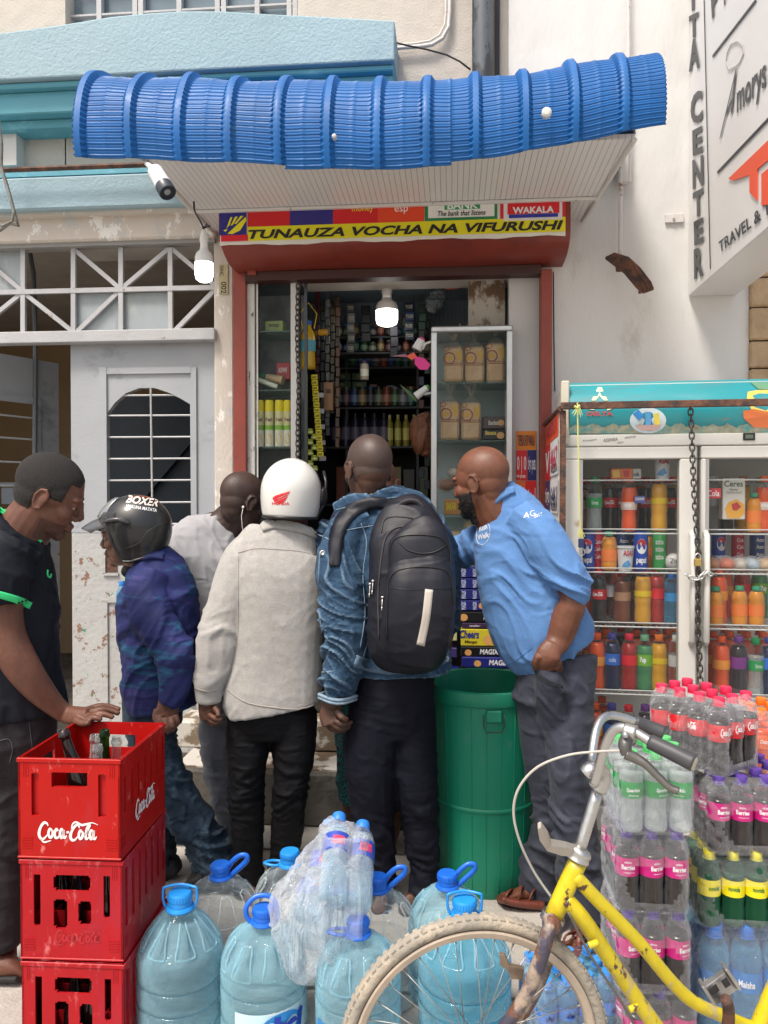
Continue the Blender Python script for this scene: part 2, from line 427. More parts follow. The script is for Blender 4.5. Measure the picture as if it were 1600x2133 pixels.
m_rust = M_('rusty_iron', (.14, .06, .035), .75, var=.35, vs=20, bump=.5, bs=60, col2=(.05, .03, .025), thr=.5, ms=18)
m_rustw = M_('white_paint_over_rust', (.62, .60, .58), .6, var=.06, vs=10, bump=.3, bs=60, col2=(.26, .13, .07), thr=.60, soft=.03, ms=14)
m_alu = M_('brushed_aluminium', (.62, .62, .61), .32, metal=.75, var=.06, vs=8, rough2=.5)
m_aluw = M_('white_coated_aluminium', (.66, .65, .62), .35, var=.05, vs=8, col2=(.3, .29, .27), thr=.68, ms=20, soft=.03)
m_chipw = M_('chipped_white_post', (.68, .67, .63), .5, var=.05, vs=8, bump=.3, bs=60, col2=(.03, .03, .03), thr=.60, soft=.015, ms=26, stretch=(1, 1, .35))
m_chain = M_('chain_steel', (.10, .09, .085), .45, metal=.8, var=.3, vs=30)
m_concrete = M_('pavement_concrete', (.40, .375, .34), .9, var=.12, vs=3, bump=.5, bs=80, col2=(.27, .25, .225), thr=.58, soft=.1, ms=2.5, bump2=.2, bs2=6, rough2=.75)
m_step = M_('stained_step', (.095, .085, .072), .85, var=.2, vs=4, bump=.6, bs=30, col2=(.05, .044, .038), thr=.55, ms=5)
m_tread = M_('worn_white_tread', (.50, .48, .44), .7, var=.06, vs=6, col2=(.16, .12, .08), thr=.50, soft=.03, ms=6, bump=.2, bs=40)
m_glass = film('window_glass', (.90, .95, .95), .10, .03, diff=(.05, .06, .06), edge=.7)
m_glassc = film('cabinet_glass', (.97, .985, .98), .04, .03, diff=(.12, .14, .14), edge=.5)
m_bulbon = M_('lit_lamp_glass', (1, .98, .94), .4, var=0, emit=3)
m_plw = M_('white_plastic', (.72, .72, .70), .35, var=.03)
m_plk = M_('black_plastic', (.015, .015, .017), .35, var=.1)
m_black = M_('black_print', (.014, .013, .014), .5, var=0)
m_dirtyglass = M_('painted_over_pane', (.30, .34, .36), .35, var=.15, vs=7, col2=(.48, .49, .44), thr=.60, soft=.06, ms=5, stretch=(1, 1, .35))
def lined(name, col, sc_, axis='X', w=.06, dark=.45, rough=.3, **k):
    m, n, l, p = newmat(name)
    tc = n.new('ShaderNodeTexCoord'); sx = n.new('ShaderNodeSeparateXYZ'); l.new(tc.outputs['Object'], sx.inputs[0])
    a = n.new('ShaderNodeMath'); a.operation = 'MULTIPLY'; a.inputs[1].default_value = sc_; l.new(sx.outputs[axis], a.inputs[0])
    b = n.new('ShaderNodeMath'); b.operation = 'FRACT'; l.new(a.outputs[0], b.inputs[0])
    c = n.new('ShaderNodeMath'); c.operation = 'LESS_THAN'; c.inputs[1].default_value = w; l.new(b.outputs[0], c.inputs[0])
    x = n.new('ShaderNodeMix'); x.data_type = 'RGBA'; x.inputs[6].default_value = C4(col); x.inputs[7].default_value = C4([q*dark for q in col]); l.new(c.outputs[0], x.inputs[0])
    l.new(x.outputs[2], p.inputs['Base Color']); p.inputs['Roughness'].default_value = rough
    bp = n.new('ShaderNodeBump'); bp.invert = True; bp.inputs['Distance'].default_value = .002; l.new(c.outputs[0], bp.inputs['Height']); l.new(bp.outputs[0], p.inputs['Normal'])
    return m
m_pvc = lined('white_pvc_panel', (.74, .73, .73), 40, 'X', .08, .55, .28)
# ------------------------------------------------------------------ ground
g = MB(); n_ = 60
for i in range(n_+1):
    for j in range(n_+1): pass
g.quad((-40, -30, 0), (40, -30, 0), (40, 40, 0), (-40, 40, 0))
tag(g.build('ground', m_concrete), kind='structure')
j_ = MB()                                            # joints between the pavement slabs
for (a, b) in (((-6, 3.28), (6, 3.28)), ((-6, 2.35), (6, 2.35)), ((-6, 1.2), (6, 1.2))):
    j_.quad((a[0], a[1]-.006, .004), (b[0], b[1]-.006, .004), (b[0], b[1]+.006, .004), (a[0], a[1]+.006, .004))
for x in (-3.2, -1.05, .55, 2.3): j_.quad((x-.005, -6, .004), (x+.005, -6, .004), (x+.005, 3.27, .004), (x-.005, 3.27, .004))
tag(j_.build('pavement_joints', M_('joint_dirt', (.12, .11, .10), .95, var=.2)), kind='structure')
# ------------------------------------------------------------------ the building
bl = thing('building', 'cream and white building with pale blue cornice, grey metal doors and a shop bay', 'building')
def X_(u, v, Y): return PY(u, v, Y).x
def Z_(u, v, Y): return PY(u, v, Y).z
def fb(mb, u0, v0, u1, v1, Y, th, bev=0, zf=None):
    um = (u0+u1)/2; vm = (v0+v1)/2
    mb.box((X_(u0, vm, Y), Y, zf if zf is not None else Z_(um, v1, Y)), (X_(u1, vm, Y), Y+th, Z_(um, v0, Y)), bev=bev)
WY = 4.0
w_ = MB()
fb(w_, -900, -800, 135, 508, WY, .25); fb(w_, 135, 55, 620, 508, WY, .25); fb(w_, 135, -800, 620, -330, WY, .25)
fb(w_, 620, -800, 1062, 575, WY, .25); fb(w_, 447, 508, 620, 560, WY, .25)
w_.build('wall', m_cream, bl)
w_ = MB(); fb(w_, 447, 500, 487, 1700, WY-.005, .26, zf=0, bev=.006); w_.build('pillar', m_creamp, bl)
w_ = MB(); fb(w_, 1060, -800, 1152, 566, WY-.03, .28); fb(w_, 1148, -800, 1562, 1700, WY-.031, .28, zf=0); w_.build('white_wall', m_white, bl)
w_ = MB()
rr = random.Random(3)
zz = 0
while zz < 4.4:
    hh = .13+rr.random()*.07; xx = X_(1560, 700, WY-.035)+(.0 if rr.random() < .5 else 0)
    xe = xx+2.2; x0 = xx
    while x0 < xe:
        ww = .1+rr.random()*.16; w_.box((x0, WY-.05-rr.random()*.012, zz), (min(x0+ww, xe)-.008, WY+.2, zz+hh-.008), bev=.008); x0 += ww
    zz += hh
w_.build('stone_cladding', m_stone, bl)
w_ = MB(); w_.box((X_(1564, 700, 4), WY+.0, 0), (X_(1560, 700, 4)+2.2, WY+.25, 4.6)); w_.build('mortar', M_('mortar', (.3, .27, .22), .95), bl)
# big pale blue cornice block with arched top
Yc = 3.74
top = [(-260, 95), (-120, 82), (0, 68), (120, 52), (230, 34), (300, 27), (380, 22), (460, 22), (560, 28), (680, 34), (822, 42)]
poly = [PY(u, v, Yc) for u, v in top]; zb = Z_(400, 146, Yc)
poly += [Vector((poly[-1].x, Yc, zb)), Vector((poly[0].x, Yc, zb))]
w_ = MB(); w_.prism(poly, (0, .26, 0)); w_.build('cornice', m_lblue, bl, bevel=.008)
w_ = MB()                                            # teal cove under it
xr = poly[-2].x-.002; xl = poly[-1].x
for (ya, yb, za, zb_) in ((Yc+.03, WY, zb-.03, zb-.002), (Yc+.07, WY, zb-.14, zb-.03), (Yc+.13, WY, zb-.185, zb-.14)):
    w_.box((xl, ya, za), (xr-.015*(ya-Yc)/.03*.3, yb, zb_), bev=.006)
w_.build('cove_moulding', m_teal, bl)
w_ = MB(); fb(w_, -400, 255, 34, 352, 3.92, .08); w_.build('pilaster', m_white, bl)
w_ = MB(); fb(w_, -500, 372, 455, 440, 3.86, .14, bev=.01); w_.build('ledge', m_lblue, bl)
w_ = MB(); fb(w_, -500, 361, 455, 371, 3.87, .13); w_.build('ledge_cap', m_teal, bl)
w_ = MB(); fb(w_, -500, 441, 447, 453, 3.90, .1); fb(w_, -500, 453, 447, 507, 3.945, .06, bev=.01); w_.build('beam', m_creamp, bl)
w_ = MB(); fb(w_, -500, 508, 447, 518, 3.97, .06); w_.build('lintel', M_('lintel_shading_grey', (.30, .30, .29), .8), bl)  # shading under the beam is put into this strip's grey colour
w_ = MB(); w_.tube([PY(-60, 356, 3.80), PY(15, 354, 3.80), PY(330, 342, 3.80)], .013, 6); o = w_.build('iron_bar', m_rust, bl)
# upstairs window
wf = MB(); Yw = 4.05
for u in (138, 205, 280, 292, 372, 452, 465, 535, 602, 614): fb(wf, u-5, -330, u+5, 52, Yw, .04)
fb(wf, 133, 18, 620, 22, Yw+.003, .03); fb(wf, 133, -60, 620, -48, Yw+.003, .03); fb(wf, 133, 46, 620, 56, Yw-.01, .05)
win = wf.build('window', m_bar, bl)
wp = MB(); fb(wp, 135, -330, 620, 55, Yw+.05, .004); wp.build('pane', M_('bluish_pane', (.16, .22, .26), .12, var=.2, vs=3, col2=(.3, .35, .38), thr=.55, ms=2), win)
# door surround: transom grille
tr = MB(); Yt = 4.0
def bar(mb, u0, v0, u1, v1, wpx=9, Y=Yt, th=.02):
    a = PY(u0, v0, Y); b = PY(u1, v1, Y); d = (b-a).normalized(); nrm = Vector((-d.z, 0, d.x))*(wpx*Y/F/2)
    mb.prism([a+nrm, b+nrm, b-nrm, a-nrm], (0, th, 0))
for u in (47, 152, 251, 354): bar(tr, u, 515, u, 692, 10)
bar(tr, -150, 612, 447, 598, 10, Yt-.003)
for (a, b, c, d) in ((-55, 520, 47, 607), (-55, 690, 47, 608), (47, 608, 150, 690), (155, 520, 251, 602), (251, 602, 350, 518), (358, 518, 447, 594), (160, 690, 251, 603), (362, 690, 447, 603)):
    bar(tr, a, b, c, d, 9, Yt+.004)
tr.build('transom_grille', m_bar, bl)
for (a, b, c, d) in ((156, 612, 246, 690), (256, 610, 349, 688), (-50, 520, 43, 604)): tp = MB(); fb(tp, a, b, c, d, Yt+.03, .006); tp.build('transom_pane', m_dirtyglass, bl)
w_ = MB(); fb(w_, -500, 692, 447, 716, 3.955, .07, bev=.004); w_.build('door_head', m_bar, bl)
# fixed door leaf
ZF = .16
dl = MB(); Yd = 4.03
inner = [(222, 1110), (222, 862), (240, 838), (262, 819), (290, 808), (322, 808), (352, 818), (376, 830), (396, 842), (398, 1110)]
outer_l, outer_r = 148, 447
def vz(z, u=300, Y=Yd): return 1045-(z-CAMZ)*F/Y
pts = [PY(u, v, Yd) for u, v in inner]
zt = Z_(300, 710, Yd); xl = X_(148, 900, Yd); xr = X_(447, 900, Yd)
za = pts[0].z
dl.prism([Vector((xl, Yd, za)), Vector((xl, Yd, zt)), Vector((pts[1].x, Yd, zt)), pts[1], pts[0]], (0, .04, 0))
for i in range(1, 8): dl.prism([pts[i], Vector((pts[i].x, Yd, zt)), Vector((pts[i+1].x, Yd, zt)), pts[i+1]], (0, .04, 0))
dl.prism([Vector((pts[8].x, Yd, zt)), Vector((xr, Yd, zt)), Vector((xr, Yd, za)), pts[9], pts[8]], (0, .04, 0))
door = dl.build('door', m_greypaint, bl)
dt = MB()
for (a, b, c, d) in ((207, 765, 222, 1110), (398, 765, 409, 1110), (222, 765, 398, 778)): fb(dt, a, b, c, d, Yd-.012, .012)
dt.build('door_trim', m_greypaint, door)
dk = MB(); dk.box((xl, Yd, ZF), (xr, Yd+.04, za-.003)); dk.build('kick_panel', m_peel, door, bevel=.003)
dk = MB()
for (a, b, c, d) in ((214, 1146, 219, 1195), (214, 1194, 246, 1199), (212, 1250, 224, 1470), (224, 1245, 400, 1256), (394, 1256, 404, 1470)): fb(dk, a, b, c, d, Yd-.012, .012)
dk.build('panel_trim', m_peel, door)
dk = MB(); fb(dk, 221, 1150, 244, 1192, Yd-.004, .004); dk.build('latch_opening', m_rust, door)
bg_ = MB()
for v in (824, 866, 911, 956, 1001, 1047, 1092): bg_.tube([PY(222, v, Yd+.01), PY(398, v-1, Yd+.01)], .0055, 6)
bg_.tube([PY(314, 806, Yd+.005), PY(318, 1110, Yd+.005)], .0055, 6)
bg_.build('window_bars', m_bar, door)
# swung-in leaf on the left
a = S(-60, 740, 4.28); b = S(122, 768, 4.75); d = (b-a); d.z = 0; L = d.length; d.normalize(); nn = Vector((-d.y, d.x, 0))
def LP(s, z, o=0): return Vector((a.x, a.y, 0))+d*(s*L)+nn*o+Vector((0, 0, z))
zt2 = 2.37
lf = MB()
def lb(s0, z0, s1, z1, o0, o1):
    lf.prism([LP(s0, z0, o0), LP(s1, z0, o0), LP(s1, z1, o0), LP(s0, z1, o0)], nn*(o1-o0))
lb(0, 2.14, 1, zt2, 0, .035); lb(.74, 1.2, 1, 2.14, 0, .035); lb(-.2, 1.2, .02, 2.14, 0, .035); lb(0, 2.10, .76, 2.14, -.012, 0); lb(.72, 1.2, .76, 2.10, -.012, 0)
leaf = lf.build('door', m_greypaint, bl)
lf = MB(); lb(0, ZF, 1, 1.2, 0, .035); lf.build('kick_panel', m_peel, leaf)
lf = MB()
for z in (1.33, 1.47, 1.61, 1.75, 1.89, 2.02): lf.tube([LP(.02, z, .02), LP(.74, z, .02)], .006, 6)
lf.build('window_bars', m_bar, leaf)
lf = MB(); lf.tube([LP(.88, 1.42, -.01), LP(.90, 1.42, -.05), LP(.97, 1.36, -.05)], .007, 6); lf.build('handle', m_rust, leaf)
# entrance hall behind the doors
w_ = MB(); x0 = -4.2; x1 = X_(447, 900, 4.2)+.05
w_.box((x0, 6.6, 0), (x1, 6.7, 3.3)); w_.box((x0-.1, 4.25, 0), (x0, 6.7, 3.3)); w_.box((x1, 4.27, 0), (x1+.05, 6.7, 3.3)); w_.build('hall_wall', m_tan, bl)
w_ = MB(); w_.box((x0, 4.26, 3.05), (x1, 6.6, 3.1)); w_.build('hall_ceiling', M_('hall_ceiling_grey', (.36, .33, .29), .9), bl)
w_ = MB(); w_.box((x0, 4.0, 0), (x1, 6.6, ZF)); w_.build('threshold', m_step, bl)
w_ = MB(); xs = X_(135, 900, 4.6)
w_.box((xs, 4.75, ZF), (x1-.002, 4.8, 2.2)); w_.prism([Vector((xs, 4.70, 1.0)), Vector((x1, 4.70, 2.3)), Vector((x1, 4.70, 2.5)), Vector((xs, 4.70, 1.2))], (0, .04, 0)); w_.build('stair_panel', m_navy, bl)
w_ = MB(); w_.tube([S(60, 512, 4.6), S(70, 570, 4.6), S(74, 700, 4.6), S(72, 1000, 4.6)], .014, 8); w_.build('hall_pipe', M_('pipe_dark', (.10, .11, .12), .5), bl)
w_ = MB(); fb(w_, 0, 1005, 33, 1014, 5.3, .02); fb(w_, 3, 1016, 36, 1050, 5.3, .02); w_.build('hall_notice', flat((120, 130, 140)), bl)
# steps below the shop
w_ = MB(); w_.box((X_(366, 1600, 3.55), 3.52, 0), (X_(1180, 1600, 3.55), 4.02, .255), bev=.012); w_.build('step', m_step, bl)
w_ = MB(); w_.box((X_(366, 1600, 3.55), 3.55, .255), (X_(1160, 1600, 3.55), 3.80, .262)); w_.build('tread', m_tread, bl)
w_ = MB(); w_.box((X_(366, 1600, 3.8), 3.80, .262), (X_(1150, 1600, 3.8), 4.02, .40), bev=.01); w_.build('step', m_tread, bl)
# shop interior shell
xl = X_(500, 900, 4.0); xr = X_(1068, 900, 4.0); YB = 5.15
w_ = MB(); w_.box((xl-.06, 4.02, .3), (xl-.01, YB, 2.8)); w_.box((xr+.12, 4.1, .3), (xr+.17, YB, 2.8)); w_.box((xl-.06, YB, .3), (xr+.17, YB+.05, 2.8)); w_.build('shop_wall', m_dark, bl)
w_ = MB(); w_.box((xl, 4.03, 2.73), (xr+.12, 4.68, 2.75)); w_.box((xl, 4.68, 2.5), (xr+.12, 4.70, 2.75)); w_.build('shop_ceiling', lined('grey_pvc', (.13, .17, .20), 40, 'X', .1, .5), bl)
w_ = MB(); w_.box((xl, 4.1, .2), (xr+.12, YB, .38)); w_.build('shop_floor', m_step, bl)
w_ = MB(); fb(w_, 1060, 572, 1128, 1500, 4.02, .1, zf=.4); w_.build('shop_jamb', m_white, bl)
w_ = MB(); fb(w_, 976, 573, 1052, 690, 4.12, .1); w_.build('stained_pillar', M_('stained_plaster', (.50, .46, .40), .9, var=.1, vs=5, col2=(.16, .10, .06), thr=.56, soft=.04, ms=10, stretch=(1, 1, .5)), bl)
# plate beside the bay
pl = MB(); fb(pl, 456, 551, 475, 613, WY-.012, .006, bev=.001); plate = pl.build('number_plate', M_('brass_plate', (.45, .40, .22), .45, var=.15, vs=20), bl)
t = MB(); cx = X_(465, 580, WY-.014); zt_ = Z_(465, 553, WY-.014); zb_ = Z_(465, 612, WY-.014)
text_to(t, 'NHC', lambda a, b: Vector((cx-.018+b*.020, WY-.0135, zt_-.004-a*.05)), bold=0)
t.build('plate_writing', m_black, plate); t = MB()
text_to(t, '002', lambda a, b: Vector((cx-.012+b*.028, WY-.0135, zt_-.085-a*.062)), bold=.01)
t.build('plate_writing', m_black, plate)
# ------------------------------------------------------------------ red oxide frame and roller shutter box
sh = thing('roller_shutter', 'red oxide roller shutter box with posts round the open shop bay', 'shutter')
w_ = MB(); zt = 2.703
x0 = X_(456, 450, 3.69); x1 = X_(1189, 450, 3.69)
prof = [(3.69, 3.03), (3.69, 2.79), (3.705, 2.765), (3.745, 2.735), (3.80, 2.712), (3.85, 2.703), (4.0, 2.703), (4.0, 3.03)]
nx = 24; vs = []
for i in range(nx+1):
    t_ = i/nx; x = x0+(x1-x0)*t_
    for k, (y, z) in enumerate(prof):
        dx = (.03*(1-t_) if 1 < k < 7 else 0)*(k-1)/5
        wv = .004*math.sin(t_*9+k) if 1 < k < 6 else 0
        vs.append((x+dx, y+wv, z+wv))
k_ = len(prof)
fs = [(i*k_+k, (i+1)*k_+k, (i+1)*k_+(k+1) % k_, i*k_+(k+1) % k_) for i in range(nx) for k in range(k_)]+[tuple(range(k_)), tuple(nx*k_+k for k in range(k_))[::-1]]
w_.add(vs, fs); w_.build('shutter_box', m_shutter, sh, smooth='auto')
w_ = MB(); fb(w_, 487, 555, 513, 1500, 3.93, .09, bev=.003, zf=.262); w_.build('post', m_redpost, sh)
w_ = MB(); fb(w_, 1126, 560, 1149, 1500, 3.90, .09, bev=.003, zf=.262); w_.build('post', m_redpost, sh)
w_ = MB(); w_.box((X_(513, 560, 3.93), 3.90, 2.655), (X_(1126, 560, 3.93), 3.98, 2.70)); w_.build('shutter_guide', M_('dark_oxide', (.05, .014, .011), .5), sh)
w_ = MB(); fb(w_, 515, 556, 533, 572, 3.885, .02, bev=.002); w_.lathe([(.006, -.004), (.006, 0)], 10, Matrix.Translation(PY(524, 564, 3.883)) @ Matrix.Rotation(R(90), 4, 'X')); w_.build('shutter_bracket', m_redpost, sh)
# sign strip on the box
sg = thing('shop_sign', 'long printed banner of payment services with yellow lettered strip on the shutter box', 'sign')
YS = 3.683
zt = lambda u, v: Z_(u, v, YS)
base = MB(); n = 40; up = []; lo = []
for i in range(n+1):
    u = 458+(1178-458)*i/n; up.append(Vector((X_(u, 450, YS), YS, 3.0))); 
    lo.append(Vector((X_(u, 500, YS), YS, Z_(820, 501, YS)+.004*math.sin(i*.55)+.002*math.sin(i*1.7))))
for i in range(n): base.prism([up[i], up[i+1], lo[i+1], lo[i]], (0, .005, 0))
base.build('banner_sheet', flat((222, 220, 212), .35), sg)
ROW_T, ROW_B = 3.0, Z_(820, 463, YS)
def seg(u0, u1, rgb, z0=None, z1=None, off=.003, nm='print_panel'):
    m = MB(); m.box((X_(u0, 450, YS), YS-off, z0 if z0 else ROW_B), (X_(u1, 450, YS), YS-off+.002, z1 if z1 else ROW_T)); return m.build(nm, flat(rgb, .35), sg)
ZY0 = Z_(820, 493, YS); ZE = Z_(490, 490, YS)
seg(458, 514, (40, 40, 130), ZE, ROW_T, .006); seg(461, 517, (214, 30, 45), ZE-.03, ZE-.001, .006)
seg(516, 604, (205, 30, 35)); seg(604, 694, (45, 40, 125)); seg(694, 787, (208, 30, 38)); seg(787, 884, (226, 72, 36)); seg(885, 1036, (38, 130, 78)); seg(1042, 1178, (210, 35, 50))
seg(516, 1178, (226, 218, 30), ZY0, ROW_B-.001, .004, 'yellow_strip')
seg(892, 1030, (232, 232, 226), Z_(960, 453, YS), Z_(960, 425, YS), .006); seg(926, 1000, (60, 150, 100), Z_(960, 437, YS), 2.99, .008)
seg(1049, 1171, (225, 222, 222), Z_(1110, 459, YS), 2.99, .006); seg(1057, 1165, (215, 35, 45), Z_(1110, 446, YS), 2.98, .008); seg(1060, 1162, (45, 55, 160), Z_(1110, 454, YS), Z_(1110, 447, YS), .009)
def sgt(s, u0, v0, u1, v1, mt, off=.0115, **k):
    m = MB(); a = PY(u0, v1, YS-off); zlo = Z_((u0+u1)/2, v1, YS-off); zhi = Z_((u0+u1)/2, v0, YS-off)
    text_to(m, s, lambda p, q: Vector((X_(u0+(u1-u0)*p, 450, YS-off), YS-off, zlo+(zhi-zlo)*q)), **k); return m.build('sign_writing', mt, sg)
sgt('TUNAUZA VOCHA NA VIFURUSHI', 517, 468.5, 1174, 488, m_black, .0065, shear=.25, bold=.035)
sgt('The bank that listens', 912, 438, 1012, 449, m_black, .009, shear=.25, bold=.012)
sgt('BANK', 932, 419, 996, 435, flat((225, 235, 225)), .010, bold=.03)
sgt('WAKALA', 1068, 430, 1154, 444, flat((235, 235, 235)), .010, bold=.03)
sgt('money', 733, 430, 778, 444, flat((245, 205, 70)), .005, bold=.01)
sgt("esp", 822, 430, 850, 446, flat((240, 235, 230)), .005)
em = MB()                                            # yellow sheaf emblem on blue
for (pts_) in ([(474, 486), (512, 452), (513, 460), (500, 480), (484, 487)], [(472, 474), (480, 452), (484, 452), (478, 468)], [(480, 470), (490, 451), (495, 451), (485, 468)], [(488, 466), (501, 450), (507, 450), (492, 466)], [(465, 479), (474, 476), (470, 482)]):
    em.prism([Vector((X_(u, 450, YS-.010), YS-.010, Z_(490, v, YS-.010))) for u, v in pts_], (0, .003, 0))
em.build('emblem', flat((232, 222, 40)), sg)
# ------------------------------------------------------------------ awning
aw = thing('awning', 'blue crimp-curved metal awning over the shop with white ribbed soffit', 'awning')
m_awn = M_('blue_coated_steel', (.006, .105, .34), .46, var=.14, vs=5, rough2=.62, coat=.04, spec=.35, col2=(.03, .12, .28), thr=.66, ms=9, soft=.04)
bx = [130, 155, 380, 590, 760, 930, 1060, 1160, 1270, 1395]; bv = [330, 330, 338, 346, 349, 342, 325, 308, 285, 262]
RA = .358
def sheet(u0, u1, drop, rad, nm='roof_sheet'):
    vs = []; pitch = 104.0; k0 = int((u1-u0)/pitch*26); 
    angs = []
    A0, A1 = -20-drop, 118; ncr = 36; per = 7
    na = ncr*per
    for j in range(na+1): angs.append(A0+(A1-A0)*j/na)
    for i in range(k0+1):
        u = u0+(u1-u0)*i/k0; ph = ((u-160)/pitch) % 1.0
        dd = min(ph, 1-ph)                            # 0 at rib centre
        rib = 1-min(max((dd-.060)/.075, 0), 1); rib = rib*rib*(3-2*rib)
        flank = max(0, 1-abs(dd-.115)/.06)
        mid = 1.0 if abs(ph-.5) < .035 else 0
        rf = np.interp(u, [146, 700, 930, 1392], [.95, .95, .92, .80]); vb = np.interp(u, bx, bv); zc = Z_(u, vb, 3.06)+RA*rf*math.sin(R(20))+.004; xc = X_(u, 250, 3.02)
        for j, an in enumerate(angs):
            fr = (j % per)/per; cr = 1-abs(fr*2-1)    # 0..1..0
            r = RA*rf+rad+.022*rib+(1-rib)*(.0048*max(0, cr*2.4-1.4)-.002*math.sin(fr*math.pi))+mid*.002+.0025*math.sin(u*.021+an*.11)
            sgn = 1 if ph < .5 else -1
            x = xc+flank*.013*(cr-.5)*sgn
            th = R(an)
            vs.append((x, 3.395-.358*(1-rf)-r*math.cos(th), zc+r*math.sin(th)+.003*math.sin(u*.03+an*.05)))
        r = RA*rf+rad+.022*rib; vs.append((xc, 4.0, zc+r*.9))
    m = len(angs)+1
    fs = [(i*m+j, (i+1)*m+j, (i+1)*m+j+1, i*m+j+1) for i in range(k0) for j in range(m-1)]
    b = MB(); b.add(vs, fs); o = b.build(nm, m_awn, aw, smooth='auto'); s_ = o.modifiers.new('t', 'SOLIDIFY'); s_.thickness = .003
    return o
sheet(146, 600, 0, 0); sheet(590, 940, 2.2, .004); sheet(925, 1392, 0, 0)
sof = MB()
ZS = 2.936
c = [(X_(300, 340, 3.1), 3.10), (X_(1322, 285, 3.1), 3.10), (X_(1243, 430, 3.68), 3.68), (X_(398, 430, 3.68), 3.68)]
sof.prism([Vector((x, y, ZS)) for x, y in c], (0, 0, .02))
xl4, xr4 = X_(448, 480, 4.0), X_(1212, 478, 4.0)
sof.prism([Vector((c[3][0], 3.681, ZS)), Vector((X_(452, 450, 3.69), 3.681, ZS)), Vector((X_(452, 450, 3.69), 4.0, ZS)), Vector((xl4, 4.0, ZS))], (0, 0, .02))
sof.prism([Vector((X_(1192, 450, 3.69), 3.681, ZS)), Vector((c[2][0], 3.681, ZS)), Vector((xr4, 4.0, ZS)), Vector((X_(1192, 450, 3.69), 4.0, ZS))], (0, 0, .02))
sof.build('soffit', m_pvc, aw)
e = MB(); e.box((c[3][0]-.01, 3.66, ZS-.016), (c[2][0]+.01, 3.680, ZS-.002), bev=.002)
for (p, q) in ((c[0], (xl4, 4.0)), (c[1], (xr4, 4.0))): e.tube([Vector((p[0], p[1], ZS-.004)), Vector((q[0], q[1], ZS-.004))], .011, 6)
e.build('soffit_trim', m_aluw, aw)
e = MB()
for (p, q) in ((c[0], (xl4, 4.0)), (c[1], (xr4, 4.0))): e.prism([Vector((p[0], p[1], ZS+.02)), Vector((q[0], q[1], ZS+.02)), Vector((q[0], q[1], ZS+.32)), Vector((p[0], p[1]+.1, ZS+.18))], (.006, 0, 0))
e.build('side_panel', m_plw, aw)
for (u, v, rp) in ((696, 283, 5), (1139, 233, 10)):
    e = MB(); D = S(u, v, 3.0); M = Matrix.Translation(PY(u, v, 3.0-.012)) @ Matrix.Rotation(R(90), 4, 'X')
    e.lathe([(.001, .006), (rp*.0012, .005), (rp*.0019, 0), (rp*.0019, -.02)], 14, M); e.build('roof_bolt', flat((205, 205, 200)), aw)
# ------------------------------------------------------------------ wires and pipes on the wall
dp = thing('drainpipe', 'dark grey weathered drainpipe on the upper wall above the awning', 'pipe')
w_ = MB(); a = PY(1006, -300, 3.90); b = Vector((a.x, a.y, 3.2)); w_.tube([a, b], .052, 20); w_.build('pipe', M_('grey_pipe', (.10, .115, .13), .5, var=.2, vs=8, col2=(.035, .04, .045), thr=.54, soft=.03, ms=8, stretch=(1, 1, .5)), dp, smooth='auto')
w_ = MB(); x_ = X_(1036, 60, 3.985); w_.box((x_-.012, 3.975, 3.2), (x_+.012, 3.999, 5)); w_.build('shadow_strip', M_('pipe_shadow_gap', (.05, .05, .05), .8), dp)  # dark strip painted in for the shadow gap beside the pipe
w_ = MB(); w_.tube([PY(u, v, 3.97) for u, v in ((937, -200), (937, 20), (935, 55), (922, 80), (900, 93), (872, 97), (838, 99), (820, 101))], .010, 8); w_.tube([PY(u, v, 3.97) for u, v in ((929, -200), (929, 20), (927, 50), (916, 72), (896, 85), (868, 90), (820, 94))], .006, 8)
tag(w_.build('conduit', m_rustw, smooth=True), 'cream painted conduit bending across the upper wall left of the drainpipe', 'pipe')
w_ = MB(); w_.tube([PY(*p) for p in ((822, 88, 3.9), (850, 95, 3.93), (890, 103, 3.93), (930, 114, 3.93), (958, 128, 3.93), (980, 145, 3.93))], .0045, 6)
tag(w_.build('cable', m_plk, smooth=True), 'thin black cable sagging from the blue cornice to the drainpipe', 'cable')
w_ = MB(); w_.tube([PY(*p) for p in ((-5, 240, 3.7), (3, 300, 3.72), (2, 350, 3.74), (14, 385, 3.75), (25, 425, 3.75), (32, 452, 3.75), (38, 470, 3.76), (20, 465, 3.76), (0, 480, 3.76), (-15, 478, 3.76))], .009, 6)
w_.tube([PY(*p) for p in ((-8, 240, 3.72), (-4, 300, 3.73), (6, 360, 3.74), (20, 405, 3.74), (30, 440, 3.74), (26, 460, 3.75), (6, 470, 3.75), (-15, 462, 3.75))], .006, 6)
tag(w_.build('twisted_wire', M_('grey_cable', (.22, .22, .20), .7, var=.4, vs=30), smooth=True), 'bunch of old grey twisted cables hanging down the left edge of the wall', 'cable')
w_ = MB(); w_.tube([PY(1308, -60, 3.93), PY(1311, 380, 3.93)], .0095, 8)
hp = thing('pipe_bracket', 'rusty white drop pipe carrying a broken rusty lamp plate on the right wall', 'bracket')
w_.tube([PY(1294, 375, 3.92), PY(1296, 300, 3.92)], .012, 8); w_.box((X_(1289, 330, 3.9), 3.90, Z_(1300, 380, 3.9)), (X_(1312, 330, 3.9), 3.94, Z_(1300, 300, 3.9)), bev=.008)
w_.tube([PY(1294, 300, 3.88), PY(1292, 530, 3.86)], .010, 8); w_.build('drop_pipe', m_rustw, hp, smooth='auto')
w_ = MB(); pts_ = [(1261, 540, 3.86), (1280, 531, 3.83), (1310, 540, 3.80), (1334, 562, 3.77), (1357, 592, 3.74), (1362, 604, 3.74), (1340, 612, 3.77), (1325, 600, 3.79), (1300, 570, 3.82), (1284, 556, 3.85)]
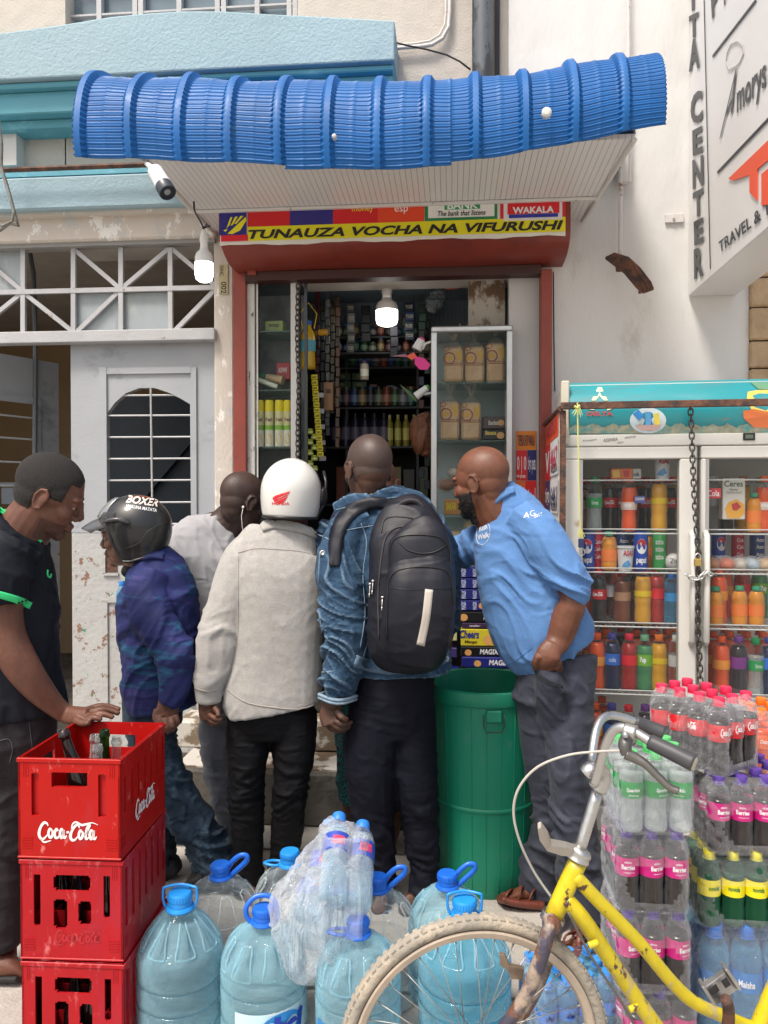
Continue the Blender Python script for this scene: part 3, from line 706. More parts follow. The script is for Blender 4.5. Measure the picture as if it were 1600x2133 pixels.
w_.prism([PY(*p) for p in pts_], (0, 0, .012)); w_.lathe([(.016, -.02), (.018, .0), (.012, .01)], 10, Matrix.Translation(PY(1290, 556, 3.85))); w_.tube([PY(1334, 600, 3.77), PY(1333, 611, 3.77)], .008, 8); w_.tube([PY(1318, 545, 3.79), PY(1352, 600, 3.74)], .006, 6)
w_.build('lamp_plate', m_rust, hp)
w_ = MB(); w_.box((X_(1393, 455, 3.9), 3.955, Z_(1400, 464, 3.96)), (X_(1432, 455, 3.9), 3.968, Z_(1400, 446, 3.96)), bev=.002); w_.tube([PY(1404, 455, 3.955), PY(1404, 455, 3.945)], .006, 8)
tag(w_.build('wall_strap', m_rustw), 'small bolted metal strap on the white wall touching the big sign', 'bracket')
w_ = MB(); w_.tube([PY(1153, 566, 3.965), PY(1154, 700, 3.965), PY(1156, 815, 3.965)], .0025, 5); tag(w_.build('thin_wire', m_plk), 'hair-thin dark wire running down the white wall beside the red post', 'wire')
# ------------------------------------------------------------------ big projecting light box sign
bs = thing('lightbox_sign', 'large white projecting sign with black lettering and a red travel logo at upper right', 'sign')
p0 = PY(1434, 617, 3.965); zb = p0.z; xs = p0.x
# near edge: where the face leaves the picture
Ynear = 2.75; ZT = 5.0; TH = X_(1534, 617, 3.965)-xs
w_ = MB(); w_.box((xs, Ynear, zb), (xs+TH, 3.965, ZT), bev=.004)
m_signw = M_('white_sign_sheet', (.68, .68, .68), .35, var=.03, vs=2)
w_.build('sign_box', m_signw, bs)
def onface(u, v, off=.004):
    """hit of a photo ray with the sign's side face"""
    d = ray(u, v); x = xs-off; t_ = x/d.x; p = CAM+d*t_; return p
zA = zb; 
def face_text(s, p_bl, p_br, p_tl, mt, off=.005, **k):
    a = onface(*p_bl, off); b = onface(*p_br, off); c_ = onface(*p_tl, off); m = MB()
    text_to(m, s, lambda p, q: a+(b-a)*p+(c_-a)*q, **k); return m.build('sign_writing', mt, bs)
m_let = M_('grey_black_letter', (.028, .034, .042), .4, var=0)
for ch, v0, v1, u0, u1 in (('T', 34, 82, 1436, 1456), ('A', 86, 150, 1435, 1458), ('C', 198, 262, 1439, 1464), ('E', 272, 325, 1443, 1464), ('N', 334, 395, 1443, 1466), ('T', 402, 455, 1444, 1466), ('E', 462, 512, 1446, 1466), ('R', 520, 582, 1446, 1466), ('T', -20, 26, 1434, 1454)):
    face_text(ch, (u0, v1), (u1, v1-(u1-u0)*.42), (u0-1, v0), m_let, shear=0, bold=.045)
def stroke(pts_, wpx, mt, off=.005, nm='sign_line'):
    m = MB()
    P = [onface(u, v, off) for u, v in pts_]
    for i in range(len(P)-1):
        d_ = (P[i+1]-P[i]).normalized(); nrm = Vector((0, -d_.z, d_.y))*(wpx*3.3/F/2); m.prism([P[i]+nrm, P[i+1]+nrm, P[i+1]-nrm, P[i]-nrm], (.003, 0, 0))
    return m.build(nm, mt, bs)
stroke([(1466, 0), (1479, 560)], 2.5, m_let); stroke([(1484, 117), (1574, 0)], 5, m_let); stroke([(1494, 359), (1640, 205)], 5, m_let)
face_text('P', (1483, 40), (1498, 22), (1480, -20), m_let, bold=.03); face_text('r', (1508, 12), (1516, 2), (1507, -20), m_let, bold=.03)
sk = .5
# slanted name
face_text('A', (1498, 292), (1526, 232), (1513, 190), m_let, shear=.2, bold=.0)
face_text('morys', (1536, 254), (1600, 196), (1532, 196), m_let, shear=.25, bold=.02)
stroke([(1512, 128), (1514, 110), (1522, 92), (1536, 86), (1547, 96), (1548, 112), (1540, 130), (1532, 138), (1518, 146), (1512, 130)], 2.0, flat((170, 170, 170)), nm='hat_outline')
m_redl = flat((226, 84, 52))
for poly_ in ([(1517, 372), (1600, 292), (1640, 262), (1640, 300), (1577, 352), (1577, 418), (1561, 400), (1561, 364), (1528, 376)], [(1586, 362), (1640, 320), (1640, 420), (1586, 428)]):
    m = MB(); m.prism([onface(u, v, .006) for u, v in poly_], (.004, 0, 0)); m.build('logo', m_redl, bs)
face_text('TRAVEL & T', (1499, 527), (1606, 442), (1497, 504), m_let, bold=.02)
settle_early = None
# ================================================================== people
from mathutils.bvhtree import BVHTree
def cvec(r, f, u):
    v = _r*r+Vector((_f.x, _f.y, 0)).normalized()*f+Vector((0, 0, 1))*u; return v.normalized()
def headM(u, v, D, face, up=(0, 0, 1), s=1.0):
    y = cvec(*face); z = cvec(*up); x = y.cross(z).normalized(); z = x.cross(y)
    M = Matrix((x, y, z)).transposed().to_4x4(); return Matrix.Translation(S(u, v, D)) @ M @ Matrix.Scale(s, 4)
def add_head(mb, M, jaw=1.0, ears=True):
    e = lambda c, r, m=M: mb.ell(c, r, m, 40, 26)
    e((0, -.014, .036), (.0755, .097, .086)); e((0, .010, .018), (.073, .080, .075))
    e((0, .030, -.035), (.060*jaw, .060, .078)); e((0, .036, -.078), (.047*jaw, .047, .036)); e((0, .070, -.098), (.023, .020, .019))
    e((0, -.036, -.034), (.054, .046, .06)); e((0, -.028, -.006), (.067, .070, .068))
    mb.tube([M @ Vector(p) for p in ((0, .088, .018), (0, .096, -.004), (0, .106, -.026), (0, .101, -.035))], [.009*M.to_scale().x, .011, .014, .010], 10)
    for s_ in (-1, 1):
        e((s_*.013, .096, -.033), (.010, .011, .009)); e((s_*.028, .077, .024), (.027, .014, .010)); e((s_*.042, .056, -.024), (.022, .026, .026))
        e((s_*.031, .0765, .0075), (.016, .0125, .0075)); e((s_*.031, .074, -.008), (.014, .011, .006))
        if ears:
            E = M @ Matrix.Translation((s_*.078, -.006, -.010)) @ Matrix.Rotation(s_*R(-24), 4, 'Z') @ Matrix.Rotation(R(-8), 4, 'X')
            mb.ell((0, 0, 0), (.006, .016, .030), E, 12, 10)
            mb.tube([E @ Vector(p) for p in ((0, .012, -.020), (s_*.002, -.004, -.031), (s_*.006, -.016, -.016), (s_*.009, -.020, .006), (s_*.008, -.014, .025), (s_*.005, .0, .033), (s_*.002, .012, .022), (0, .014, .006))], .0052, 8)
    e((0, .091, -.060), (.024, .011, .0075)); e((0, .089, -.071), (.021, .011, .0085))
def add_eyes(M, root):
    for s_ in (-1, 1):
        b = MB(); b.ell((s_*.031, .0755, .000), (.0105, .0105, .0098), M, 14, 10); eo = b.build('eye', m_eyew, root, smooth=True)
        b = MB(); b.ell((s_*.031, .0845, .001), (.0052, .0042, .0052), M, 12, 8); b.build('iris', m_iris, eo, smooth=True)
m_eyew = M_('eye_white', (.30, .25, .21), .25, var=0); m_iris = M_('iris_brown', (.02, .01, .008), .2, var=0)
def skin(name, c, rough=.42): return M_(name, c, rough, var=.14, vs=34, bump=.3, bs=420, bdist=.003, spec=.42, col2=[x*.66 for x in c], thr=.58, soft=.14, ms=14, rough2=rough+.14, col3=[min(1, x*1.22) for x in c], thr3=.60, ms3=10)
class Cast:
    """a mesh whose visible side can be marked: photo pixel -> point on its surface"""
    def __init__(s, me, M=None):
        v, _ = mesh_np(me); 
        if M is not None: v = np.array([tuple(M @ Vector(x)) for x in v])
        s.t = BVHTree.FromPolygons([tuple(x) for x in v], [tuple(p.vertices) for p in me.polygons])
    def hit(s, u, v, off=.002):
        d = ray(u, v).normalized(); loc, nr, i, ds = s.t.ray_cast(CAM, d)
        if loc is None:
            loc, nr, i, ds = s.t.find_nearest(S(u, v, s.last)) if hasattr(s, 'last') else (S(u, v, 3), Vector((0, -1, 0)), 0, 0)
            if loc is None: return S(u, v, 3)
        s.last = (loc-CAM).dot(_f)
        if nr.dot(d) > 0: nr = -nr
        return loc+nr*off
    def text(s, st, p0, p1, h, name, mat, parent, off=.002, dense=True, **k):
        """baseline from p0 to p1 in pixels, height h (pixels, perpendicular)"""
        dx, dy = p1[0]-p0[0], p1[1]-p0[1]; L = math.hypot(dx, dy); nx, ny = dy/L, -dx/L
        b = MB(); text_to(b, st, lambda a, q: s.hit(p0[0]+dx*a+nx*h*q, p0[1]+dy*a+ny*h*q, off), **k); return b.build(name, mat, parent)
    def line(s, pts, r, name, mat, parent, off=.001, sub=6, n=6, flat_=None, nm=None):
        c = catmull(pts, sub); b = MB(); b.tube([s.hit(p[0], p[1], off) for p in c], r, n, flat=flat_); return b.build(name, mat, parent, smooth=True)
    def poly(s, pts, name, mat, parent, off=.002, grid=None):
        b = MB(); P = [s.hit(u, v, off) for u, v in pts]; c = [sum(p[0] for p in pts)/len(pts), sum(p[1] for p in pts)/len(pts)]
        P.append(s.hit(c[0], c[1], off)); n = len(pts); mids = [s.hit((pts[i][0]+c[0])/2, (pts[i][1]+c[1])/2, off) for i in range(n)]; P += mids
        b.add(P, [(i, (i+1) % n, n+1+(i+1) % n, n+1+i) for i in range(n)]+[(n+1+i, n+1+(i+1) % n, n) for i in range(n)]); return b.build(name, mat, parent)
def strip(c, pts, wpx, name, mat, parent, off=.003, sub=6):
    """a flat band of cloth lying on a Cast, wpx wide"""
    q = catmull(pts, sub); b = MB(); vs = []
    for i, p in enumerate(q):
        t = q[min(i+1, len(q)-1)]-q[max(i-1, 0)]; L = math.hypot(t[0], t[1]) or 1; nx, ny = -t[1]/L, t[0]/L
        ww = (p[2] if len(p) > 2 else wpx)/2
        for k in (-1, -.33, .33, 1): vs.append(c.hit(p[0]+nx*ww*k, p[1]+ny*ww*k, off))
    b.add(vs, [(4*i+k, 4*i+k+1, 4*i+5+k, 4*i+4+k) for i in range(len(q)-1) for k in range(3)]); o = b.build(name, mat, parent, smooth=True)
    s_ = o.modifiers.new('t', 'SOLIDIFY'); s_.thickness = off*.9; s_.offset = -1; return o
def fingers(mb, lst):
    for f in lst: loft(mb, f, n=10, sub=3)
def cloth_mat(name, col, bump=.25, bs=350, rough=.85, var=.07, vs=9, sheen=.06, **k): return M_(name, col, rough, var=var, vs=vs, bump=bump, bs=bs, bdist=.004, sheen=sheen, spec=.2, fold=True, **k)
m_denimj = cloth_mat('washed_denim', (.022, .052, .10), .5, 160, var=.22, vs=70, sheen=.04, col2=(.045, .095, .165), thr=.57, soft=.12, ms=28, stretch=(1, 1, 1.6), bump2=.9, bs2=11, worn=((.11, .18, .26), .535, .022))
m_denims = cloth_mat('denim_seam', (.20, .28, .36), .4, 200, var=.3, vs=80)
m_fleece = cloth_mat('cream_fleece', (.40, .39, .375), .8, 320, var=.09, vs=38, sheen=.4, col2=(.37, .345, .31), thr=.56, soft=.1, ms=60, bump2=.35, bs2=7)
m_fleeced = cloth_mat('fleece_seam', (.33, .30, .27), .5, 200)
m_blackt = cloth_mat('black_trousers', (.004, .004, .0055), .3, 200, sheen=0, rough=.7, bump2=.8, bs2=12)
m_navyt = cloth_mat('dark_navy_trousers', (.005, .0055, .012), .25, 250, sheen=0, rough=.75, bump2=.7, bs2=8)
m_greyt = cloth_mat('slate_grey_trousers', (.042, .047, .066), .3, 260, rough=.6, var=.12, bump2=.9, bs2=9)
m_polo = cloth_mat('heather_blue_jersey', (.10, .22, .46), .25, 260, rough=.8, var=.09, vs=160, bump2=.6, bs2=8)
m_tee = cloth_mat('pale_grey_tee', (.34, .34, .355), .2, 300, bump2=.7, bs2=9)
m_chino = cloth_mat('grey_chino', (.20, .21, .24), .2, 300, bump2=.8, bs2=10)
m_jersey = cloth_mat('black_jersey', (.007, .009, .015), .3, 300, sheen=0, rough=.7, bump2=.6, bs2=8)
m_green = cloth_mat('bright_green_trim', (.05, .62, .22), .2, 300)
m_tie = M_('blue_tie_dye_cotton', (.016, .022, .10), .7, var=.3, vs=5, bump=.3, bs=220, bdist=.004, col2=(.02, .12, .22), thr=.585, soft=.06, ms=4.5, col3=(.038, .036, .15), thr3=.57, ms3=5, stretch=(.55, .55, 2.2), bump2=.9, bs2=7, spec=.25, fold=True)
m_jean = cloth_mat('dark_acid_jeans', (.020, .036, .058), .4, 200, var=.25, vs=30, col2=(.06, .10, .14), thr=.57, soft=.1, ms=14, bump2=1.0, bs2=13)
m_blkjean = cloth_mat('faded_black_jeans', (.022, .021, .024), .4, 200, var=.25, vs=12, bump2=.7, bs2=8)
m_hair = M_('short_black_hair', (.014, .011, .010), .75, var=.8, vs=260, bump=1.0, bs=330, bdist=.006)
m_stub = M_('shaved_scalp', (.058, .036, .029), .5, var=.4, vs=230, bump=.2, bs=400, bdist=.003)
m_beard = M_('black_beard', (.010, .007, .006), .85, var=.4, vs=90, bump=1.0, bs=300, bdist=.006)
m_leath = M_('brown_leather', (.13, .032, .02), .4, var=.2, vs=14, bump=.25, bs=90, col2=(.07, .02, .014), thr=.6, ms=12)
m_nail = M_('finger_nail', (.42, .26, .20), .3, var=0)
# ---------------------------------------------------------------- man in denim jacket
def P_denim():
    r = thing('person', 'shaven-headed man seen from behind in blue denim jacket and dark navy trousers wearing a backpack', 'person')
    sk = skin('deep_brown_skin', (.085, .040, .026)); M = headM(767, 977, 2.90, (-.42, .9, -.05), (.0, .06, 1), 1.06)
    b = MB(); add_head(b, M)
    loft(b, [(768, 1000, 2.90, 36, .062), (772, 1050, 2.92, 37, .066), (785, 1085, 2.93, 50, .06), (810, 1150, 2.9, 60, .07), (820, 1400, 2.92, 60, .07)])
    loft(b, [(740, 1120, 2.9, 20), (715, 1300, 2.8, 20), (700, 1440, 2.82, 19, .024), (693, 1475, 2.82, 20, .022)])
    loft(b, [(693, 1465, 2.82, 19, .020), (688, 1490, 2.82, 23, .018), (692, 1510, 2.81, 20, .016)], ex=2.5)
    fingers(b, [[(697, 1500, 2.80, 7), (712, 1508, 2.79, 6.5), (727, 1507, 2.80, 5.5), (733, 1503, 2.81, 4.5)],
                [(692, 1507, 2.81, 7), (706, 1517, 2.80, 6.5), (721, 1517, 2.81, 5.5), (729, 1513, 2.82, 4.5)],
                [(686, 1508, 2.82, 7), (697, 1521, 2.82, 6), (712, 1523, 2.83, 5.2), (721, 1519, 2.83, 4.5)],
                [(680, 1502, 2.84, 6.5), (687, 1517, 2.85, 5.5), (699, 1522, 2.86, 5)],
                [(702, 1480, 2.79, 8, .012), (712, 1494, 2.77, 7), (724, 1500, 2.78, 5.5)]])
    loft(b, [(785, 1405, 2.92, 32), (776, 1650, 2.91, 24), (788, 1800, 2.93, 19), (790, 1868, 2.93, 19), (792, 1885, 2.90, 19, .04)])
    loft(b, [(850, 1405, 2.92, 32), (868, 1650, 2.92, 22), (878, 1780, 2.94, 17), (880, 1850, 2.94, 15), (868, 1880, 2.90, 15, .04)])
    for (uu, vv, DD) in ((792, 1886, 2.88), (850, 1888, 2.86)):
        loft(b, [(uu+2, vv-8, DD+.02, 15, .035), (uu, vv-2, DD-.03, 16, .038), (uu-6, vv+2, DD+.08, 13, .045), (uu-12, vv-8, DD+.18, 9, .045)])
    me = fuse(b, .0038, 2); v, nr = mesh_np(me); bo = put(me, 'body', sk, r)
    Mi = M.inverted()
    def pr(c):
        q = np.array([tuple(Mi @ Vector(x)) for x in c]); return (q[:, 2] > -.038-.25*np.clip(q[:, 1]+.02, -.1, .1)) & (q[:, 1] < .068-.1*np.abs(q[:, 0])) & (np.abs(q[:, 0]) < .0805) & (q[:, 2] < .2) & ((np.abs(q[:, 0]) < .073) | (q[:, 2] > .028))
    shell_from(me, pr, .0012, 'hair', m_stub, r)
    # trousers
    b = MB(); loft(b, [(822, 1370, 2.93, 82, .12), (820, 1420, 2.92, 86, .125), (815, 1480, 2.92, 88, .12), (812, 1530, 2.92, 90, .10)], ex=2.3)
    loft(b, [(785, 1440, 2.92, 55, .10), (774, 1540, 2.9, 58, .10), (774, 1640, 2.9, 52, .088), (782, 1740, 2.92, 42, .075), (788, 1810, 2.93, 38, .07), (791, 1866, 2.94, 37, .066)])
    loft(b, [(852, 1440, 2.93, 50, .10), (862, 1540, 2.92, 48, .098), (868, 1640, 2.92, 44, .088), (877, 1740, 2.94, 37, .075), (884, 1820, 2.93, 30, .066), (882, 1892, 2.90, 27, .07)])
    t = folds(fuse(b, .008, 4), .006, (10, 10, 20), 1, lambda u, v: .35+np.clip((v-1580)/120, 0, 1)*.8); put(t, 'trousers', m_navyt, r)
    # cream shirt tail
    b = MB(); loft(b, [(745, 1385, 2.91, 44, .07), (745, 1408, 2.91, 40, .068), (742, 1424, 2.90, 26, .06)]); loft(b, [(768, 1030, 2.90, 42, .072), (770, 1046, 2.90, 46, .078)])
    put(fuse(b, .007, 2), 'undershirt', cloth_mat('cream_cotton', (.5, .47, .36)), r)
    # jacket
    b = MB()
    loft(b, [(775, 1048, 2.92, 44, .07), (795, 1066, 2.91, 74, .085), (812, 1095, 2.90, 104, .105), (823, 1150, 2.90, 108, .125), (828, 1240, 2.90, 104, .13), (832, 1320, 2.91, 103, .13), (835, 1396, 2.92, 104, .135)], ex=2.4, n=24)
    loft(b, [(765, 1082, 2.88, 34, .075), (728, 1105, 2.86, 44, .075), (708, 1160, 2.83, 47, .072), (716, 1240, 2.80, 50, .075), (722, 1320, 2.79, 49, .075), (715, 1390, 2.80, 43, .068), (704, 1440, 2.82, 37, .055)], n=20)
    loft(b, [(690, 1090, 2.95, 24, .04), (672, 1160, 2.98, 28, .03), (664, 1260, 2.99, 30, .025), (662, 1350, 3.0, 30, .022), (665, 1412, 3.0, 32, .02)], ex=3)
    loft(b, [(895, 1090, 2.88, 34, .07), (925, 1150, 2.95, 30, .065), (935, 1250, 3.05, 26, .055), (940, 1310, 3.1, 22, .05)])
    # collar leaves
    loft(b, [(695, 1062, 2.86, 16, .012), (735, 1050, 2.84, 22, .014), (775, 1046, 2.83, 18, .014), (800, 1036, 2.83, 20, .014), (832, 1032, 2.86, 16, .012), (846, 1044, 2.90, 10, .012)])
    me = folds(fuse(b, .006, 2), .0085, (7, 7, 22), 4, lambda u, v: .45+1.1*np.clip((745-u)/40, 0, 1)*np.clip((v-1150)/60, 0, 1), tilt=.6)
    put(me, 'jacket', m_denimj, r); c = Cast(me)
    # hem band, seams, cuff, buttons
    strip(c, [(740, 1376), (800, 1392), (870, 1386), (936, 1366)], 24, 'waistband', m_denimj, r, .004)
    for pts in ([(742, 1366), (800, 1380), (870, 1375), (934, 1354)], [(740, 1388), (800, 1402), (870, 1398), (936, 1378)], [(752, 1090), (764, 1130), (756, 1200), (760, 1280), (750, 1350)], [(705, 1108), (745, 1100), (778, 1095)], [(764, 1260), (774, 1300), (756, 1370)], [(666, 1150), (664, 1250), (672, 1330)], [(644, 1396), (668, 1400), (694, 1398)], [(655, 1110), (690, 1128), (692, 1160)], [(700, 1062), (740, 1052), (790, 1040), (835, 1035)]):
        c.line(pts, .0018, 'seam', m_denims, r, .0008)
    b = MB(); pts = catmull([(668, 1440), (700, 1456), (738, 1446)], 8); P = [S(p[0], p[1], 2.745+.00005*(p[0]-700)**2) for p in pts]
    ring = []; cc = S(704, 1448, 2.82)
    ax = (S(704, 1470, 2.82)-S(706, 1430, 2.82)).normalized(); sx = ax.cross((cc-CAM).normalized()).normalized(); dy = sx.cross(ax)
    for k in range(21):
        an = 2*math.pi*k/20; ring.append(cc+sx*(math.cos(an)*.069)+dy*(math.sin(an)*.062)+ax*(.004*math.sin(an*3)))
    b.tube(ring, .0065, 8); b.tube([p+ax*.012 for p in ring], .0055, 8); b.build('cuff', m_denims, r, smooth=True)
    for (u, v) in ((673, 1152), (929, 1372)):
        b = MB(); p = c.hit(u, v, .002); q = (CAM-p).to_track_quat('Z', 'Y').to_matrix().to_4x4(); b.lathe([(.010, -.001), (.010, .002), (.006, .0035), (.0055, .001)], 14, Matrix.Translation(p) @ q); b.build('button', m_alu, r, smooth=True)
    # backpack
    bp = thing('backpack', 'black backpack with a beige reflective stripe and metal zip pulls on the denim jacket', 'backpack')
    m_bag = M_('navy_black_nylon', (.0065, .0075, .014), .5, var=.12, vs=14, bump=.25, bs=260, bdist=.003, bump2=.3, bs2=7, spec=.35)
    m_pip = M_('black_piping', (.006, .006, .008), .35, var=0); m_strapm = M_('charcoal_webbing', (.045, .042, .050), .7, var=.1, vs=40, bump=.3, bs=200)
    b = MB(); loft(b, [(838, 1046, 2.76, 34, .05), (846, 1075, 2.73, 60, .08), (852, 1120, 2.71, 82, .10), (858, 1190, 2.70, 90, .11), (856, 1280, 2.70, 91, .12), (850, 1335, 2.71, 86, .115), (846, 1362, 2.73, 74, .09), (845, 1374, 2.75, 55, .06)], ex=2.9, n=28)
    me = folds(fuse(b, .006, 3), .003, (7, 7, 9), 8); put(me, 'main_bag', m_bag, bp)
    b = MB(); loft(b, [(866, 1108, 2.645, 42, .06), (872, 1122, 2.625, 62, .065), (876, 1170, 2.61, 68, .07), (876, 1215, 2.61, 67, .07)], ex=3, n=24); me2 = fuse(b, .006, 3); put(me2, 'upper_pocket', m_bag, bp)
    b = MB(); loft(b, [(872, 1176, 2.625, 50, .06), (876, 1192, 2.59, 68, .075), (876, 1240, 2.575, 74, .085), (868, 1300, 2.58, 74, .085), (858, 1345, 2.60, 66, .075), (854, 1360, 2.63, 50, .055)], ex=3, n=24); me3 = folds(fuse(b, .006, 3), .002, (7, 7, 9), 9); put(me3, 'front_pocket', m_bag, bp)
    c1, c2, c3 = Cast(me), Cast(me2), Cast(me3)
    strip(c3, [(894, 1228), (887, 1290), (876, 1344)], 17, 'reflective_stripe', M_('beige_reflective_tape', (.45, .41, .36), .55, var=.04), bp, .003)
    c3.line([(806, 1330), (807, 1260), (810, 1215), (826, 1190), (870, 1181), (920, 1186), (940, 1206), (944, 1260)], .0028, 'piping', m_pip, bp, .001)
    c3.line([(815, 1226), (860, 1228), (942, 1226)], .0012, 'seam', m_pip, bp)
    c2.line([(812, 1190), (812, 1150), (824, 1122), (862, 1114), (915, 1120), (936, 1146), (938, 1180)], .0028, 'piping', m_pip, bp, .001)
    c2.line([(832, 1130), (850, 1146), (878, 1153), (905, 1150), (930, 1136)], .0030, 'pocket_zip', m_pip, bp, .001)
    c1.line([(795, 1110), (800, 1085), (822, 1076), (870, 1082), (908, 1094)], .0025, 'piping', m_pip, bp, .001)
    c1.line([(790, 1330), (788, 1240), (795, 1160), (806, 1116), (832, 1098), (880, 1100), (920, 1116)], .0030, 'piping', m_strapm, bp, .001)
    c1.line([(792, 1338), (815, 1358), (850, 1366), (890, 1356), (920, 1330)], .0030, 'piping', m_pip, bp, .001)
    for (u, v, cc) in ((773, 1216, c1), (779, 1210, c1), (798, 1244, c1)):
        b = MB(); p = cc.hit(u, v, .004); q = cc.hit(u-1, v+28, .006); b.tube([p, q], .0022, 6); b.tube([q+(p-q)*.3, q], .0045, 6, flat=.5); b.lathe([(.005, -.003), (.005, .003)], 10, Matrix.Translation(p)); b.build('zip_pull', m_alu, bp, smooth=True)
    b = MB(); h = catmull([(826, 1070, 2.73), (832, 1054, 2.68), (850, 1044, 2.665), (868, 1046, 2.665), (879, 1060, 2.67), (881, 1084, 2.68)], 5); b.tube([S(*p) for p in h], .0115, 10, flat=.5); b.build('grab_handle', m_strapm, bp, smooth=True)
    b = MB(); cj = c
    strip(cj, [(822, 1052, 22), (795, 1048, 24), (765, 1050, 26), (732, 1066, 30), (708, 1098, 30), (699, 1140, 28), (697, 1180, 22)], 24, 'shoulder_strap', m_bag, bp, .006)
    b = MB(); b.tube([S(p[0], p[1], p[2]) for p in catmull([(770, 1330, 2.78), (752, 1290, 2.83), (776, 1200, 2.80)], 5)], .006, 8, flat=.5); b.build('side_strap', m_pip, bp, smooth=True)
    # sandals of this man
    for (u0, v0, D0) in ((792, 1893, 2.86), (850, 1896, 2.84)):
        b = MB(); loft(b, [(u0, v0, D0-.02, 7, .04), (u0-3, v0-3, D0+.08, 7, .045), (u0-10, v0-12, D0+.2, 6, .048)], ex=3); put(fuse(b, .005, 1), 'sandal', M_('navy_sandal', (.015, .022, .05), .6), r)
P_denim()
# ---------------------------------------------------------------- man in fleece and white helmet
def P_fleece():
    r = thing('person', 'man in cream fleece jacket and tight black jeans wearing a white motorcycle helmet', 'person')
    sk = skin('brown_skin', (.115, .050, .032)); M = headM(606, 1030, 2.96, (.30, .95, -.03), (0, 0, 1), 1.0)
    b = MB(); add_head(b, M)
    loft(b, [(606, 1050, 2.96, 36, .062), (600, 1100, 2.97, 42, .066), (590, 1150, 2.95, 60, .06), (570, 1450, 2.95, 60, .07)])
    loft(b, [(505, 1180, 2.92, 24), (450, 1310, 2.88, 20), (432, 1450, 2.86, 17, .024), (432, 1474, 2.86, 18, .020)])
    loft(b, [(430, 1462, 2.86, 17, .022), (434, 1482, 2.86, 20, .018), (438, 1496, 2.86, 18, .015)], ex=2.5)
    fingers(b, [[(432, 1492, 2.85, 6), (441, 1503, 2.84, 5.6), (453, 1506, 2.84, 5), (461, 1501, 2.84, 4.2)],
                [(436, 1488, 2.84, 6), (447, 1496, 2.82, 5.4), (457, 1499, 2.82, 4.6), (463, 1496, 2.82, 4)],
                [(428, 1492, 2.87, 6), (436, 1506, 2.86, 5.4), (448, 1510, 2.86, 4.6)],
                [(424, 1486, 2.88, 5.5), (429, 1500, 2.88, 5), (438, 1506, 2.88, 4.4)],
                [(447, 1474, 2.84, 7), (454, 1484, 2.82, 5.6), (455, 1493, 2.81, 4.8)]])
    loft(b, [(520, 1480, 2.95, 30), (515, 1650, 2.95, 26), (515, 1830, 2.97, 17), (522, 1868, 2.95, 18, .036)])
    loft(b, [(610, 1480, 2.95, 30), (600, 1650, 2.95, 26), (590, 1830, 3.0, 17), (590, 1862, 3.0, 16)])
    loft(b, [(523, 1862, 2.93, 17, .036), (524, 1872, 2.92, 15, .036), (522, 1872, 3.03, 11, .042), (520, 1866, 3.14, 7, .045)])
    loft(b, [(590, 1858, 2.98, 15, .036), (591, 1864, 2.97, 14, .036), (592, 1862, 3.08, 10, .042), (592, 1856, 3.18, 7, .045)])
    put(fuse(b, .004, 2), 'body', sk, r)
    b = MB(); loft(b, [(562, 1440, 2.96, 86, .11), (566, 1490, 2.95, 90, .12), (564, 1530, 2.95, 88, .10)], ex=2.3)
    loft(b, [(522, 1480, 2.95, 50, .10), (516, 1560, 2.94, 45, .09), (512, 1640, 2.94, 37, .078), (515, 1720, 2.95, 34, .068), (517, 1800, 2.97, 31, .058), (516, 1850, 2.97, 34, .064)])
    loft(b, [(612, 1480, 2.95, 50, .10), (612, 1560, 2.94, 46, .09), (606, 1640, 2.94, 36, .078), (600, 1720, 2.96, 34, .068), (590, 1800, 2.99, 30, .058), (586, 1850, 3.0, 32, .062)])
    t = folds(fuse(b, .007, 3), .006, (9, 9, 34), 2, lambda u, v: .25+1.1*np.exp(-((v-1655)/45)**2)+.9*np.exp(-((v-1830)/40)**2)); put(t, 'trousers', m_blackt, r)
    b = MB()
    loft(b, [(604, 1092, 2.97, 52, .07), (598, 1118, 2.96, 68, .085), (586, 1145, 2.95, 94, .11), (580, 1200, 2.94, 102, .135), (578, 1290, 2.94, 98, .135), (574, 1380, 2.94, 98, .13), (570, 1440, 2.94, 101, .135), (574, 1474, 2.94, 99, .135)], ex=2.4, n=26)
    loft(b, [(540, 1130, 2.93, 34, .07), (508, 1165, 2.91, 44, .078), (486, 1230, 2.89, 46, .078), (462, 1310, 2.87, 44, .072), (443, 1380, 2.86, 38, .062), (434, 1425, 2.86, 31, .05), (432, 1462, 2.86, 27, .042)], n=20)
    me = fuse(b, .0075, 3)
    v, nr = mesh_np(me); u_, v_ = uvD(v)                 # lift the right half of the hem, curve it
    me = folds(me, .007, (8, 8, 13), 3, lambda u, v: .16+1.0*np.clip((500-u)/25, 0, 1)*np.clip((v-1240)/60, 0, 1), tilt=-.5)
    put(me, 'jacket', m_fleece, r); c = Cast(me)
    c.line([(496, 1152), (530, 1143), (570, 1144), (620, 1148), (656, 1156)], .0022, 'yoke_seam', m_fleeced, r, 0)
    c.line([(497, 1152), (496, 1250), (494, 1330), (478, 1400)], .0016, 'side_seam', m_fleeced, r, 0)
    c.line([(470, 1432), (510, 1462), (570, 1474), (630, 1478), (664, 1474)], .0025, 'hem', m_fleeced, r, .0005)
    c.line([(407, 1434), (432, 1440), (458, 1436)], .0025, 'cuff_seam', m_fleeced, r, .0005)
    strip(c, [(545, 1102, 14), (570, 1092, 22), (606, 1094, 26), (640, 1104, 22), (660, 1118, 12)], 22, 'collar', m_fleece, r, .010)
    # helmet
    h = thing('helmet', 'white open-face motorcycle helmet with red winged emblem on the back', 'helmet')
    mh = M_('white_gloss_shell', (.70, .69, .66), .25, var=.03, vs=4, coat=.5)
